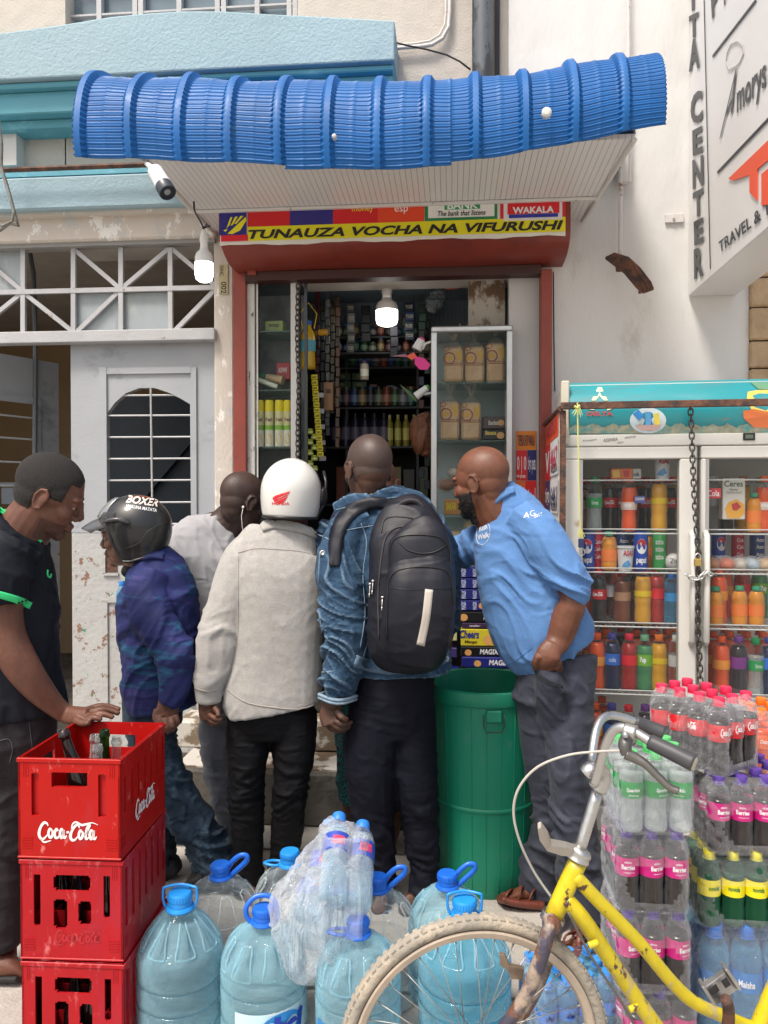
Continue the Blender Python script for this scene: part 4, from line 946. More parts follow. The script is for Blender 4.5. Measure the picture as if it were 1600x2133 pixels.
    H = headM(607, 1024, 2.95, (.30, .95, -.02), (0.04, 0, 1), 1.0)
    def shell(M_w, a, b_, c_, front=58, back=122, n=64, m=30, side=112):
        vs = []; 
        for i in range(m+1):
            for k in range(n):
                ph = 2*math.pi*k/n                       # 0 = face
                cf = math.cos(ph); t_ = min(max((cf-.25)/.45, 0), 1); t_ = t_*t_*(3-2*t_)
                tm = R((back if cf < -.2 else side+(back-side)*max(0, min(1, (.3-cf)/.5)))*(1-t_)+front*t_)
                th = tm*i/m
                sn = math.sin(th) if th < R(90) else 1-.10*((th-R(90))/R(30))**2; cs = math.cos(th)*(1 if th < R(90) else 1.5); vs.append(Vector((a*sn*math.sin(ph), b_*sn*math.cos(ph), c_*cs)))
        fs = [(i*n+k, i*n+(k+1) % n, (i+1)*n+(k+1) % n, (i+1)*n+k) for i in range(m) for k in range(n)]
        q = MB(); q.add([M_w @ x for x in vs], fs); edge = [M_w @ vs[m*n+k] for k in range(n)]
        return q, edge
    q, edge = shell(H, .113, .132, .128, front=66, back=121, side=121)
    me = q.build('shell', mh, h, smooth=True); s_ = me.modifiers.new('t', 'SOLIDIFY'); s_.thickness = .012; s_.offset = -1
    b = MB(); b.tube(edge+[edge[0]], .0055, 8); b.build('edge_trim', m_plk, h, smooth=True)
    q, _ = shell(H, .100, .117, .116, front=62, back=118, side=118, n=32, m=14); q.build('lining', m_plk, h, smooth=True)
    b = MB(); b.lathe([(.001, .012), (.018, .011), (.024, .004), (.024, -.004)], 20, H @ Matrix.Translation((.112, .048, -.012)) @ Matrix.Rotation(R(90), 4, 'Y') @ Matrix.Scale(1.5, 4, (1, 0, 0))); b.build('visor_pivot', m_plk, h, smooth=True)
    b = MB(); vis = []
    for i in range(9):
        for k in range(17):
            ph = R(-78+156*k/16); th = R(48+62*i/8); vis.append(H @ Vector((.119*math.sin(th)*math.sin(ph), .140*math.sin(th)*math.cos(ph), .130*math.cos(th))))
    b.add(vis, [(i*17+k, i*17+k+1, (i+1)*17+k+1, (i+1)*17+k) for i in range(8) for k in range(16)]); b.build('visor', film('smoked_visor', (.35, .37, .38), .3, .05, diff=(.03, .03, .03)), h, smooth=True)
    b = MB(); b.tube([H @ Vector(p) for p in ((.095, .085, .085), (.112, .07, .045), (.118, .055, .0), (.114, .045, -.05), (.10, .035, -.085))], .006, 8); b.build('visor_rim', m_plk, h, smooth=True)
    c = Cast(me.data)
    mr = M_('red_decal', (.62, .02, .03), .35, var=0)
    for pts in ([(604, 1023), (590, 1027), (575, 1032), (569, 1036), (568, 1040), (572, 1042), (582, 1036), (594, 1031), (603, 1027)], [(603, 1028), (590, 1034), (576, 1040), (570, 1043), (573, 1046), (584, 1040), (598, 1033)], [(600, 1033), (588, 1039), (574, 1046), (576, 1049), (588, 1043), (598, 1037)], [(597, 1038), (586, 1043), (577, 1050), (581, 1051), (590, 1046), (595, 1042)]):
        c.poly(pts, 'wing_emblem', mr, h, .0012)
    c.text('HONDA', (567, 1051.5), (603, 1052), 6, 'helmet_writing', mr, h, .0012, bold=.03)
P_fleece()
# ---------------------------------------------------------------- man in pale tee, head turned away
def P_tee():
    r = thing('person', 'bald man in pale grey tee and grey trousers bending between the two helmeted riders', 'person')
    sk = skin('very_dark_skin', (.052, .030, .024)); M = headM(507, 1046, 3.30, (.70, .62, -.30), (.12, .1, 1), 1.06)
    b = MB(); add_head(b, M)
    loft(b, [(498, 1060, 3.31, 33, .062), (472, 1092, 3.32, 38, .066), (445, 1120, 3.3, 50, .06), (430, 1200, 3.3, 60, .07), (440, 1370, 3.3, 60, .08)])
    loft(b, [(450, 1370, 3.3, 30), (455, 1560, 3.3, 24), (470, 1720, 3.3, 16), (450, 1760, 3.3, 14)])
    loft(b, [(500, 1370, 3.3, 30), (510, 1560, 3.3, 24), (515, 1740, 3.3, 16), (505, 1765, 3.3, 14)])
    me = fuse(b, .004, 2); put(me, 'body', sk, r); c0 = Cast(me)
    b = MB(); e_ = c0.hit(506, 1056, .004); b.tube([e_, S(503, 1075, 3.21), S(505, 1100, 3.2), S(512, 1130, 3.22)], .0012, 5); b.ell((0, 0, 0), (.006, .006, .006), Matrix.Translation(e_)); tag(b.build('earphone', m_plw, r, smooth=True))
    b = MB(); loft(b, [(474, 1102, 3.33, 42, .07), (450, 1122, 3.31, 70, .09), (432, 1156, 3.3, 92, .12), (428, 1220, 3.3, 88, .13), (440, 1300, 3.3, 78, .13), (448, 1372, 3.3, 76, .13)], ex=2.3, n=24)
    loft(b, [(384, 1150, 3.28, 34, .08), (368, 1180, 3.26, 36, .07), (375, 1240, 3.25, 34, .065)])
    loft(b, [(500, 1125, 3.28, 40, .08), (540, 1170, 3.3, 36, .07), (560, 1230, 3.35, 34, .065)])
    t = folds(fuse(b, .008, 3), .008, (10, 10, 7), 5, tilt=1.2); put(t, 'shirt', m_tee, r)
    b = MB(); loft(b, [(455, 1355, 3.31, 68, .11), (458, 1420, 3.31, 68, .12)]); loft(b, [(448, 1400, 3.3, 38, .10), (450, 1500, 3.29, 36, .09), (458, 1600, 3.28, 33, .08), (474, 1690, 3.28, 28, .07), (482, 1740, 3.3, 26, .065), (478, 1756, 3.3, 26, .065)]); loft(b, [(500, 1400, 3.3, 42, .10), (510, 1560, 3.3, 32, .08), (520, 1740, 3.32, 28, .065)])
    t = folds(fuse(b, .008, 3), .006, (10, 10, 18), 6); put(t, 'trousers', m_chino, r)
    b = MB(); loft(b, [(480, 1772, 3.26, 12, .045), (455, 1770, 3.27, 17, .048), (425, 1762, 3.29, 17, .045), (408, 1752, 3.3, 9, .035)]); put(fuse(b, .005, 2), 'shoe', M_('white_sneaker', (.52, .52, .5), .5, var=.05), r)
    b = MB(); loft(b, [(490, 1784, 3.25, 4, .052), (450, 1782, 3.27, 5, .054), (408, 1768, 3.3, 4, .04)]); put(fuse(b, .004, 1), 'sole', M_('grey_sole', (.2, .19, .17), .7), r)
P_tee()
# ---------------------------------------------------------------- rider with black helmet
def P_rider():
    r = thing('person', 'man in blue tie-dye long-sleeved shirt and worn jeans facing left under a black helmet', 'person')
    sk = skin('warm_brown_skin', (.15, .068, .045)); M = headM(268, 1116, 3.0, (-.97, .08, -.10), (-.04, 0, 1), 1.0)
    b = MB(); add_head(b, M)
    loft(b, [(282, 1140, 3.0, 34, .06), (300, 1180, 3.0, 38, .066), (318, 1230, 3.0, 50, .07), (325, 1440, 3.0, 50, .08)])
    loft(b, [(320, 1240, 2.92, 18), (345, 1330, 2.86, 16), (362, 1390, 2.84, 16), (354, 1450, 2.84, 18, .025)])
    loft(b, [(352, 1445, 2.84, 18, .024), (350, 1470, 2.84, 22, .024), (346, 1498, 2.84, 23, .022), (340, 1512, 2.84, 18, .02)], ex=2.4)
    fingers(b, [[(332, 1490, 2.80, 8), (334, 1508, 2.79, 7.5), (344, 1520, 2.80, 6.5)], [(344, 1496, 2.80, 8), (347, 1514, 2.79, 7), (352, 1524, 2.81, 6)], [(356, 1494, 2.81, 7.5), (359, 1511, 2.80, 7), (360, 1520, 2.83, 6)], [(365, 1488, 2.82, 7), (369, 1503, 2.82, 6.5), (366, 1512, 2.84, 5.5)], [(328, 1478, 2.83, 8), (324, 1494, 2.82, 7), (330, 1506, 2.81, 6)]])
    loft(b, [(310, 1440, 3.0, 34), (345, 1620, 2.98, 26), (425, 1790, 3.02, 17), (432, 1825, 3.02, 15)]); loft(b, [(320, 1440, 3.05, 34), (325, 1620, 3.08, 26), (330, 1800, 3.1, 17), (326, 1822, 3.1, 15)])
    me = fuse(b, .0035, 1); put(me, 'body', sk, r); add_eyes(M, r)
    Mi = M.inverted()
    def pr(c):
        q = np.array([tuple(Mi @ Vector(x)) for x in c]); return (q[:, 1] > .078) & (np.abs(q[:, 2]+.049) < .006) & (np.abs(q[:, 0]) < .026)
    shell_from(me, pr, .002, 'moustache', m_beard, r)
    b = MB()
    loft(b, [(292, 1168, 3.0, 46, .075), (312, 1188, 3.0, 66, .09), (326, 1225, 3.0, 80, .12), (330, 1290, 3.0, 82, .14), (334, 1370, 3.0, 80, .14), (334, 1440, 3.0, 78, .14), (336, 1476, 3.0, 70, .13)], ex=2.3, n=24)
    loft(b, [(322, 1196, 2.94, 34, .07), (304, 1232, 2.90, 42, .07), (316, 1280, 2.87, 45, .07), (346, 1330, 2.84, 44, .068), (368, 1370, 2.83, 40, .064), (368, 1420, 2.83, 34, .055), (354, 1464, 2.84, 27, .045)], n=20)
    me = folds(fuse(b, .0075, 3), .008, (9, 9, 12), 7, lambda u, v: .5+.6*np.exp(-((v-1340)/70)**2), tilt=-1.0); put(me, 'shirt', m_tie, r); c = Cast(me)
    strip(c, [(285, 1166, 10), (310, 1156, 16), (340, 1160, 14)], 14, 'collar', m_tie, r, .008)
    c.line([(326, 1150), (352, 1165), (395, 1192)], .0016, 'yoke_seam', m_navy, r, 0); c.line([(300, 1210), (335, 1250), (400, 1300)], .001, 'seam', m_navy, r, 0)
    b = MB(); loft(b, [(318, 1440, 3.01, 62, .12), (318, 1510, 3.01, 60, .12)]); loft(b, [(305, 1480, 2.99, 50, .10), (322, 1560, 2.98, 48, .095), (348, 1625, 2.97, 45, .085), (388, 1690, 2.98, 42, .078), (426, 1750, 3.0, 40, .07), (448, 1792, 3.02, 42, .072)])
    loft(b, [(320, 1480, 3.05, 50, .10), (322, 1620, 3.08, 42, .085), (330, 1790, 3.12, 36, .07)])
    t = folds(fuse(b, .0075, 3), .010, (10, 10, 24), 8, lambda u, v: .35+np.clip((v-1560)/90, 0, 1), tilt=.5); put(t, 'jeans', m_jean, r); cj = Cast(t)
    cj.line([(268, 1484), (300, 1490), (318, 1478)], .0022, 'pocket_seam', m_denims, r, .0005)
    b = MB(); p = cj.hit(274, 1500, .002)
    # shoes
    for (uo, vo, Do) in ((0, 0, 0), (-110, -4, .09)):
        b = MB(); loft(b, [(478+uo, 1822+vo, 3.02+Do, 16, .045), (462+uo, 1808+vo, 3.02+Do, 28, .046), (438+uo, 1818+vo, 3.01+Do, 26, .046), (412+uo, 1834+vo, 3.0+Do, 15, .045), (397+uo, 1838+vo, 3.0+Do, 9, .034)]); put(fuse(b, .005, 2), 'shoe', M_('black_suede', (.012, .012, .014), .6, var=.2), r)
        b = MB(); loft(b, [(480+uo, 1848+vo, 3.0+Do, 5, .05), (440+uo, 1850+vo, 3.0+Do, 5.5, .053), (396+uo, 1847+vo, 3.0+Do, 5, .038)]); put(fuse(b, .004, 1), 'sole', M_('dark_sole', (.03, .03, .032), .7), r)
    # phone
    ph = thing('phone', 'grey smartphone sticking out of the jeans pocket of the helmeted rider', 'phone')
    a = S(282, 1456, 2.90); Mx = Matrix.Translation(a) @ cvec(1, 0, 0).to_track_quat('X', 'Z').to_matrix().to_4x4() @ Matrix.Rotation(R(-8), 4, 'Y')
    b = MB(); b.box((-.027, -.005, -.065), (.027, .005, .065), Mx, bev=.004); b.build('phone_case', M_('phone_edge', (.05, .05, .055), .3), ph); b = MB(); b.box((-.023, -.0065, -.056), (.023, -.0052, .056), Mx); b.build('phone_screen', M_('phone_glass', (.16, .15, .14), .15), ph)
    # plastic bottle tucked in the shirt front
    # helmet
    h = thing('helmet', 'black motorcycle helmet with peak and clear visor turned to the left', 'helmet')
    mb_ = M_('black_satin_shell', (.013, .014, .016), .36, var=.1, vs=4, coat=.35, rough2=.5)
    H = headM(284, 1098, 3.0, (-.99, -.02, -.02), (.06, 0, 1), 1.0)
    n, m = 72, 32; vs = []
    for i in range(m+1):
        for k in range(n):
            phi = 2*math.pi*k/n; cf = math.cos(phi); t_ = min(max((cf-.30)/.40, 0), 1); t_ = t_*t_*(3-2*t_)
            tm = R(146-18*max(0, -cf))*(1-t_)+R(70)*t_; th = tm*i/m
            zz = .128*math.cos(th) if math.cos(th) > 0 else .155*math.cos(th)
            rr_ = math.sin(th) if th < R(90) else max(math.sin(th), .70+.3*math.sin(th)*0+(.30*(1-(th-R(90))/R(60))))
            vs.append(Vector((.118*rr_*math.sin(phi), .137*rr_*math.cos(phi), zz)))
    q = MB(); q.add([H @ x for x in vs], [(i*n+k, i*n+(k+1) % n, (i+1)*n+(k+1) % n, (i+1)*n+k) for i in range(m) for k in range(n)])
    me = q.build('shell', mb_, h, smooth=True); s_ = me.modifiers.new('t', 'SOLIDIFY'); s_.thickness = .014; s_.offset = -1
    edge = [H @ vs[m*n+k] for k in range(n)]; b = MB(); b.tube(edge+[edge[0]], .006, 8); b.build('edge_trim', m_plk, h, smooth=True)
    b = MB(); loft(b, [(262, 1190, 3.0, 14, .055), (300, 1182, 3.0, 22, .07), (335, 1160, 3.02, 16, .06)]); put(fuse(b, .006, 3), 'neck_padding', M_('black_padding', (.008, .008, .008), .9), h)
    # peak
    b = MB(); pk = []
    for j in range(9):
        t_ = j/8; yy = .085+.125*t_; zz = .052-.046*t_*t_-.004; hw = .112*(1-.42*t_**1.6)
        for k in range(11):
            s__ = -1+2*k/10; pk.append(H @ Vector((hw*s__, yy-.085*abs(s__)**2.2*(1-.35*t_), zz-.018*s__*s__-.022*abs(s__)**3*(1-t_))))
    b.add(pk, [(j*11+k, j*11+k+1, (j+1)*11+k+1, (j+1)*11+k) for j in range(8) for k in range(10)]); o = b.build('peak', M_('smoke_grey_peak', (.08, .085, .09), .3, var=.05, coat=.4), h, smooth=True); s_ = o.modifiers.new('t', 'SOLIDIFY'); s_.thickness = .004
    b = MB(); b.tube([H @ Vector(p) for p in ((.118, -.01, .018), (.116, .03, .034), (.112, .06, .032), (.10, .09, .026))], [.010, .016, .014, .008], 10, flat=.6); b.lathe([(.001, .008), (.007, .007), (.008, 0)], 12, H @ Matrix.Translation((.121, .028, .016)) @ Matrix.Rotation(R(90), 4, 'Y')); b.build('peak_mount', M_('grey_mount_left', (.06, .062, .066), .3), h, smooth=True); b = MB()
    b.tube([H @ Vector(p) for p in ((-.118, -.01, .018), (-.116, .03, .034), (-.112, .06, .032), (-.10, .09, .026))], [.010, .016, .014, .008], 10, flat=.6); b.build('peak_mount', M_('grey_mount', (.06, .062, .066), .3), h, smooth=True)
    b = MB(); vis = []
    for i in range(9):
        for k in range(21):
            phv = R(-68+136*k/20); th = R(62+44*i/8); vis.append(H @ Vector((.123*math.sin(th)*math.sin(phv), .142*math.sin(th)*math.cos(phv), .06+.10*math.cos(th)-.045)))
    b.add(vis, [(i*21+k, i*21+k+1, (i+1)*21+k+1, (i+1)*21+k) for i in range(8) for k in range(20)]); b.build('visor', film('clear_visor', (.55, .56, .56), .25, .06, diff=(.12, .12, .12)), h, smooth=True)
    b = MB(); vis = []
    for i in range(7):
        for k in range(13):
            phv = R(-50+100*k/12); th = R(30+42*i/6); vis.append(H @ Vector((.105*math.sin(th)*math.sin(phv), .155*math.sin(th)*math.cos(phv), .135*math.cos(th))))
    b.add(vis, [(i*13+k, i*13+k+1, (i+1)*13+k+1, (i+1)*13+k) for i in range(6) for k in range(12)]); o = b.build('raised_shield', M_('grey_shield', (.20, .21, .22), .2, var=.03, coat=.5), h, smooth=True); s_ = o.modifiers.new('t', 'SOLIDIFY'); s_.thickness = .003
    c = Cast(me.data)
    c.text('BOXER', (262, 1047), (328, 1056), 16, 'helmet_writing', flat((226, 214, 205)), h, .0015, shear=.3, bold=.03)
    c.line([(268, 1037), (290, 1034), (312, 1037)], .0016, 'helmet_mark', flat((205, 90, 40)), h, .001)
    c.text('HAKUNA MATATA', (263, 1057), (326, 1067), 7, 'helmet_writing', flat((220, 220, 220)), h, .0012, bold=.02)
    c.line([(350, 1085), (310, 1105), (290, 1130), (262, 1142)], .001, 'groove', m_plw if False else M_('groove_grey', (.05, .05, .055), .4), h, 0)
P_rider()
# ---------------------------------------------------------------- man in black jersey, left foreground
def P_left():
    r = thing('person', 'young man in black jersey with green collar and cuffs reaching to the red crate', 'person')
    sk = skin('reddish_brown_skin', (.135, .055, .035)); D = 2.52
    M = headM(104, 1031, D, (.86, .26, -.44), (.42, .0, .9), 1.10)
    b = MB(); add_head(b, M)
    loft(b, [(88, 1050, D, 46, .066), (58, 1092, D, 52, .072), (35, 1140, D, 60, .075), (20, 1250, D, 75, .09), (30, 1480, D, 70, .09)])
    # near arm
    loft(b, [(5, 1180, 2.42, 42, .06), (5, 1260, 2.40, 40, .052), (14, 1320, 2.40, 37, .048), (36, 1372, 2.40, 37, .046), (72, 1425, 2.42, 31, .040), (112, 1468, 2.45, 22, .030), (138, 1487, 2.47, 19, .027), (152, 1491, 2.47, 20, .030)])
    loft(b, [(140, 1489, 2.47, 19, .028), (165, 1492, 2.46, 20, .036), (192, 1488, 2.45, 15, .038)], ex=2.4)
    fingers(b, [[(180, 1480, 2.48, 8), (205, 1472, 2.49, 7.4), (228, 1472, 2.50, 6.6), (250, 1479, 2.50, 5.4)],
                [(184, 1486, 2.45, 8), (208, 1479, 2.45, 7.4), (230, 1480, 2.46, 6.4), (249, 1487, 2.46, 5.2)],
                [(184, 1492, 2.43, 7.6), (206, 1487, 2.42, 7), (222, 1489, 2.42, 6.2), (237, 1495, 2.42, 5)],
                [(180, 1497, 2.41, 7), (198, 1495, 2.40, 6.4), (212, 1500, 2.40, 5)],
                [(158, 1500, 2.42, 9), (172, 1507, 2.40, 8), (188, 1506, 2.39, 6.4)]])
    loft(b, [(40, 1480, D, 45), (30, 1700, D, 34), (15, 1950, 2.47, 22), (12, 2000, 2.45, 22, .04)]); loft(b, [(0, 1480, 2.6, 45), (-10, 1700, 2.6, 34), (25, 1880, 2.7, 20), (30, 1925, 2.7, 20)])
    loft(b, [(-30, 2010, 2.45, 26, .042), (5, 2008, 2.44, 27, .044), (30, 2018, 2.44, 18, .046), (48, 2030, 2.44, 9, .04)])
    me = fuse(b, .0038, 1); put(me, 'body', sk, r); add_eyes(M, r); Mi = M.inverted()
    def pr(c):
        q = np.array([tuple(Mi @ Vector(x)) for x in c]); x, y, z = q[:, 0], q[:, 1], q[:, 2]
        ok = (y < .070) & (z < .2) & (z > .052) | (y < .045) & (z > .004) & (np.abs(x) < .078+.02*(z > .03)) & (z < .2) | (y < -.030) & (z > -.052) & (z < .2) & (np.abs(x) < .075)
        return ok & (np.linalg.norm(q, axis=1) < .2) & ~((y > .045) & (z < .062))
    shell_from(me, pr, .0022, 'hair', m_hair, r, nz=.0006, nf=320)
    c0 = Cast(me)
    def pb(c):
        q = np.array([tuple(Mi @ Vector(x)) for x in c]); x, y, z = q[:, 0], q[:, 1], q[:, 2]
        return (z < -.060-.0*y) & (z > -.125) & (y > .012) & ~((np.abs(x) < .022) & (z > -.075)) & (np.linalg.norm(q, axis=1) < .16)
    shell_from(me, pb, .0010, 'beard', M_('stubble', (.075, .032, .022), .7, var=.3, vs=120), r)
    b = MB()
    loft(b, [(52, 1100, D, 62, .08), (28, 1135, D, 84, .10), (14, 1190, D, 100, .13), (12, 1290, D, 104, .14), (14, 1380, D, 106, .135), (20, 1450, D, 110, .13), (24, 1492, D, 110, .13)], ex=2.3, n=26)
    loft(b, [(40, 1130, 2.44, 44, .07), (12, 1170, 2.41, 60, .075), (0, 1215, 2.39, 60, .072), (-2, 1252, 2.39, 60, .07)], n=20)
    me = folds(fuse(b, .0075, 4), .006, (9, 9, 8), 10, tilt=.9); put(me, 'jersey', m_jersey, r); c = Cast(me)
    strip(c, [(-12, 1236), (15, 1243), (38, 1250), (64, 1262)], 15, 'sleeve_cuff', m_green, r, .003)
    strip(c, [(-5, 1056, 14), (22, 1074, 15), (52, 1098, 14), (76, 1116, 12), (88, 1128, 10)], 14, 'collar', m_green, r, .006)
    c.line([(99, 1188), (99, 1198), (104, 1203), (106, 1196)], .003, 'chest_mark', m_green, r, .001)
    b = MB(); loft(b, [(22, 1470, D, 92, .125), (20, 1540, D, 92, .13), (15, 1600, D, 88, .12)], ex=2.3)
    loft(b, [(38, 1520, D, 68, .11), (30, 1620, D, 66, .10), (14, 1720, 2.5, 58, .09), (6, 1820, 2.48, 50, .08), (2, 1900, 2.47, 46, .075), (0, 1972, 2.46, 42, .07)]); loft(b, [(-20, 1520, 2.6, 60, .11), (0, 1700, 2.65, 50, .09), (26, 1850, 2.7, 32, .07), (34, 1890, 2.7, 28, .065)])
    t = folds(fuse(b, .008, 4), .007, (9, 9, 14), 11, lambda u, v: .4+.8*np.exp(-((v-1730)/60)**2)); put(t, 'jeans', m_blkjean, r); ct = Cast(t)
    ct.line([(-5, 1545), (18, 1540), (26, 1560), (20, 1590)], .0016, 'pocket_seam', M_('dark_thread', (.06, .06, .07), .8), r, .0005); ct.line([(60, 1500), (70, 1600), (62, 1690)], .0016, 'seam', M_('dark_thread2', (.05, .05, .06), .8), r, .0005)
    b = MB(); loft(b, [(-30, 2040, 2.44, 8, .05), (10, 2040, 2.44, 8, .052), (50, 2040, 2.43, 7, .045)], ex=3); put(fuse(b, .005, 1), 'sandal', M_('dark_flip_flop', (.02, .02, .02), .8), r)
P_left()
# ---------------------------------------------------------------- bald bearded man in blue
def P_blue():
    r = thing('person', 'bald bearded man in light blue long-sleeved polo leaning left with a hand in his pocket', 'person')
    sk = skin('chestnut_skin', (.155, .060, .034), .38); M = headM(1002, 1004, 2.86, (-.80, .58, -.16), (-.04, 0, 1), 1.06)
    b = MB(); add_head(b, M, 1.08)
    loft(b, [(1012, 1022, 2.86, 42, .072), (1030, 1062, 2.87, 52, .078), (1060, 1100, 2.87, 60, .08), (1100, 1200, 2.87, 70, .1), (1160, 1400, 2.87, 60, .1)])
    loft(b, [(1110, 1100, 2.8, 26), (1190, 1230, 2.72, 27, .042), (1178, 1290, 2.72, 31, .046), (1165, 1330, 2.72, 27, .038), (1152, 1352, 2.70, 22, .028)])
    loft(b, [(1153, 1346, 2.70, 22, .028), (1141, 1368, 2.685, 27, .022), (1143, 1386, 2.70, 26, .019), (1148, 1408, 2.76, 22, .016)], ex=2.4)
    fingers(b, [[(1122, 1366, 2.68, 9), (1115, 1382, 2.69, 8), (1120, 1398, 2.73, 7), (1126, 1410, 2.78, 6)], [(1130, 1388, 2.69, 8.5), (1138, 1408, 2.76, 7.5), (1144, 1430, 2.81, 6)], [(1144, 1390, 2.69, 8.5), (1150, 1410, 2.76, 7.5), (1156, 1430, 2.82, 6)], [(1156, 1388, 2.69, 8), (1160, 1408, 2.76, 7), (1166, 1424, 2.82, 6)], [(1164, 1380, 2.69, 7.5), (1168, 1400, 2.76, 6), (1170, 1412, 2.82, 5)]])
    loft(b, [(1020, 1150, 2.98, 24), (960, 1150, 3.1, 20), (905, 1135, 3.2, 16), (880, 1128, 3.25, 15)])
    loft(b, [(1120, 1400, 2.87, 38), (1150, 1640, 2.9, 28), (1110, 1830, 2.95, 18), (1098, 1858, 2.94, 18)]); loft(b, [(1190, 1400, 2.82, 38), (1190, 1650, 2.75, 28), (1212, 1880, 2.72, 18), (1216, 1940, 2.66, 18)])
    loft(b, [(1112, 1858, 2.93, 18, .036), (1090, 1862, 2.92, 17, .042), (1066, 1868, 2.91, 11, .044), (1050, 1868, 2.90, 9, .043)])
    for k in range(5): b.ell((0, 0, 0), (.013-.0015*k, .011, .009), Matrix.Translation(S(1050-3*abs(k-1), 1869-3*k+4, 2.88+.022*k)))
    loft(b, [(1222, 1935, 2.70, 18, .034), (1212, 1952, 2.66, 16, .042), (1196, 1964, 2.60, 10, .044), (1184, 1968, 2.57, 8, .044)])
    for k, (uu, vv) in enumerate(((1168, 1966), (1183, 1974), (1195, 1977), (1206, 1978), (1215, 1977))): b.ell((0, 0, 0), (.013-.0012*k, .016, .009), Matrix.Translation(S(uu, vv, 2.545)))
    me = fuse(b, .0038, 1); put(me, 'body', sk, r); Mi = M.inverted()
    def pb(c):
        q = np.array([tuple(Mi @ Vector(x)) for x in c]); x, y, z = q[:, 0], q[:, 1], q[:, 2]
        return (z < -.066) & (z > -.14) & (y > .016) & (np.linalg.norm(q, axis=1) < .17) & ~((np.abs(x) < .02) & (z > -.074)) | (np.abs(x) > .045) & (z < -.035) & (z > -.14) & (y > .014) & (y < .06) & (np.linalg.norm(q, axis=1) < .17)
    shell_from(me, pb, .0065, 'beard', m_beard, r, nz=.002, nf=200)
    # trousers
    b = MB(); loft(b, [(1160, 1360, 2.87, 82, .12), (1158, 1420, 2.86, 84, .13), (1150, 1470, 2.86, 84, .12)], ex=2.3)
    loft(b, [(1128, 1430, 2.88, 52, .11), (1130, 1520, 2.89, 50, .10), (1142, 1610, 2.90, 44, .09), (1150, 1690, 2.92, 40, .08), (1138, 1770, 2.94, 42, .075), (1122, 1830, 2.95, 44, .075), (1130, 1862, 2.95, 40, .075)])
    loft(b, [(1126, 1392, 2.745, 13, .05), (1138, 1410, 2.725, 27, .055), (1152, 1450, 2.75, 39, .062), (1164, 1520, 2.80, 42, .07)])
    loft(b, [(1182, 1418, 2.85, 54, .11), (1184, 1530, 2.80, 52, .11), (1190, 1620, 2.76, 48, .095), (1196, 1700, 2.75, 46, .085), (1204, 1790, 2.73, 46, .08), (1214, 1860, 2.72, 46, .08), (1226, 1915, 2.72, 42, .075)])
    t = folds(fuse(b, .0075, 3), .009, (8, 8, 12), 12, lambda u, v: .35+.7*np.clip((v-1560)/80, 0, 1)+.5*np.exp(-((v-1440)/30)**2), tilt=.8); put(t, 'trousers', m_greyt, r); ct = Cast(t)
    th = M_('trouser_stitch', (.02, .022, .03), .7)
    for off in (0, 5): ct.line([(1174+off, 1380), (1170+off, 1420), (1182+off, 1500), (1204+off, 1600), (1222+off, 1720)], .0010, 'side_seam', th, r, .0006)
    for off in (0, 6, 13): ct.line([(1104+off*.4, 1362+off), (1112+off*.3, 1388+off*.8), (1135, 1412+off*.6), (1172, 1430+off*.2)], .0016, 'pocket_edge', th, r, .002)
    # shirt
    b = MB()
    loft(b, [(1026, 1036, 2.88, 50, .075), (1048, 1062, 2.88, 66, .09), (1066, 1100, 2.88, 80, .11), (1076, 1160, 2.88, 87, .13), (1096, 1230, 2.88, 97, .145), (1122, 1300, 2.87, 104, .15), (1146, 1340, 2.87, 101, .145), (1160, 1364, 2.87, 88, .135)], ex=2.3, n=28)
    loft(b, [(1076, 1348, 2.86, 28, .06), (1078, 1375, 2.86, 24, .05), (1072, 1398, 2.86, 10, .04)])
    loft(b, [(1085, 1075, 2.82, 40, .08), (1120, 1110, 2.77, 48, .08), (1152, 1155, 2.74, 46, .075), (1180, 1200, 2.72, 43, .070), (1192, 1226, 2.72, 42, .068), (1184, 1246, 2.72, 38, .062)], n=22)
    loft(b, [(1010, 1130, 2.96, 44, .08), (975, 1145, 3.04, 36, .07), (945, 1147, 3.12, 32, .06), (920, 1140, 3.18, 26, .05)], n=18)
    def zn(u, v):
        return .30+1.25*np.exp(-(((u-1195)/45)**2+((v-1210)/38)**2))+.55*np.exp(-(((u-1080)/60)**2+((v-1190)/70)**2))+.5*np.exp(-((u-955)/30)**2)+.4*np.exp(-((v-1370)/25)**2)
    me = folds(fuse(b, .006, 3), .0095, (6, 6, 17), 13, zn, tilt=.75); put(me, 'polo_shirt', m_polo, r); c = Cast(me)
    strip(c, [(990, 1082, 12), (1000, 1066, 18), (1030, 1040, 20), (1055, 1026, 16), (1070, 1022, 12)], 18, 'collar', m_polo, r, .010)
    c.line([(988, 1076), (1010, 1056), (1040, 1032), (1070, 1020)], .0022, 'collar_edge', M_('dark_blue_edge', (.03, .09, .26), .8), r, .008)
    mw = M_('white_shirt_print', (.62, .64, .66), .6, var=.1, vs=60)
    c.text('Run', (1000, 1108), (1017, 1101), 12, 'shirt_print', mw, r, .0015, shear=.3, bold=.02); c.text('Walk', (998, 1125), (1021, 1118), 11, 'shirt_print', mw, r, .0015, shear=.3, bold=.02)
    el = [(1007+14*math.cos(t_)+ -3*math.sin(t_), 1111+24*math.sin(t_)) for t_ in [k*math.pi/8 for k in range(17)]]; c.line(el, .0011, 'shirt_print', mw, r, .001, sub=2, n=5)
    c.text('4', (1093, 1083), (1105, 1077), 13, 'shirt_print', mw, r, .0015, bold=.0); c.text('G', (1107, 1078), (1117, 1074), 13, 'shirt_print', mw, r, .0015); c.text('2017', (1113, 1080), (1131, 1074), 7, 'shirt_print', mw, r, .0015, bold=.02); 
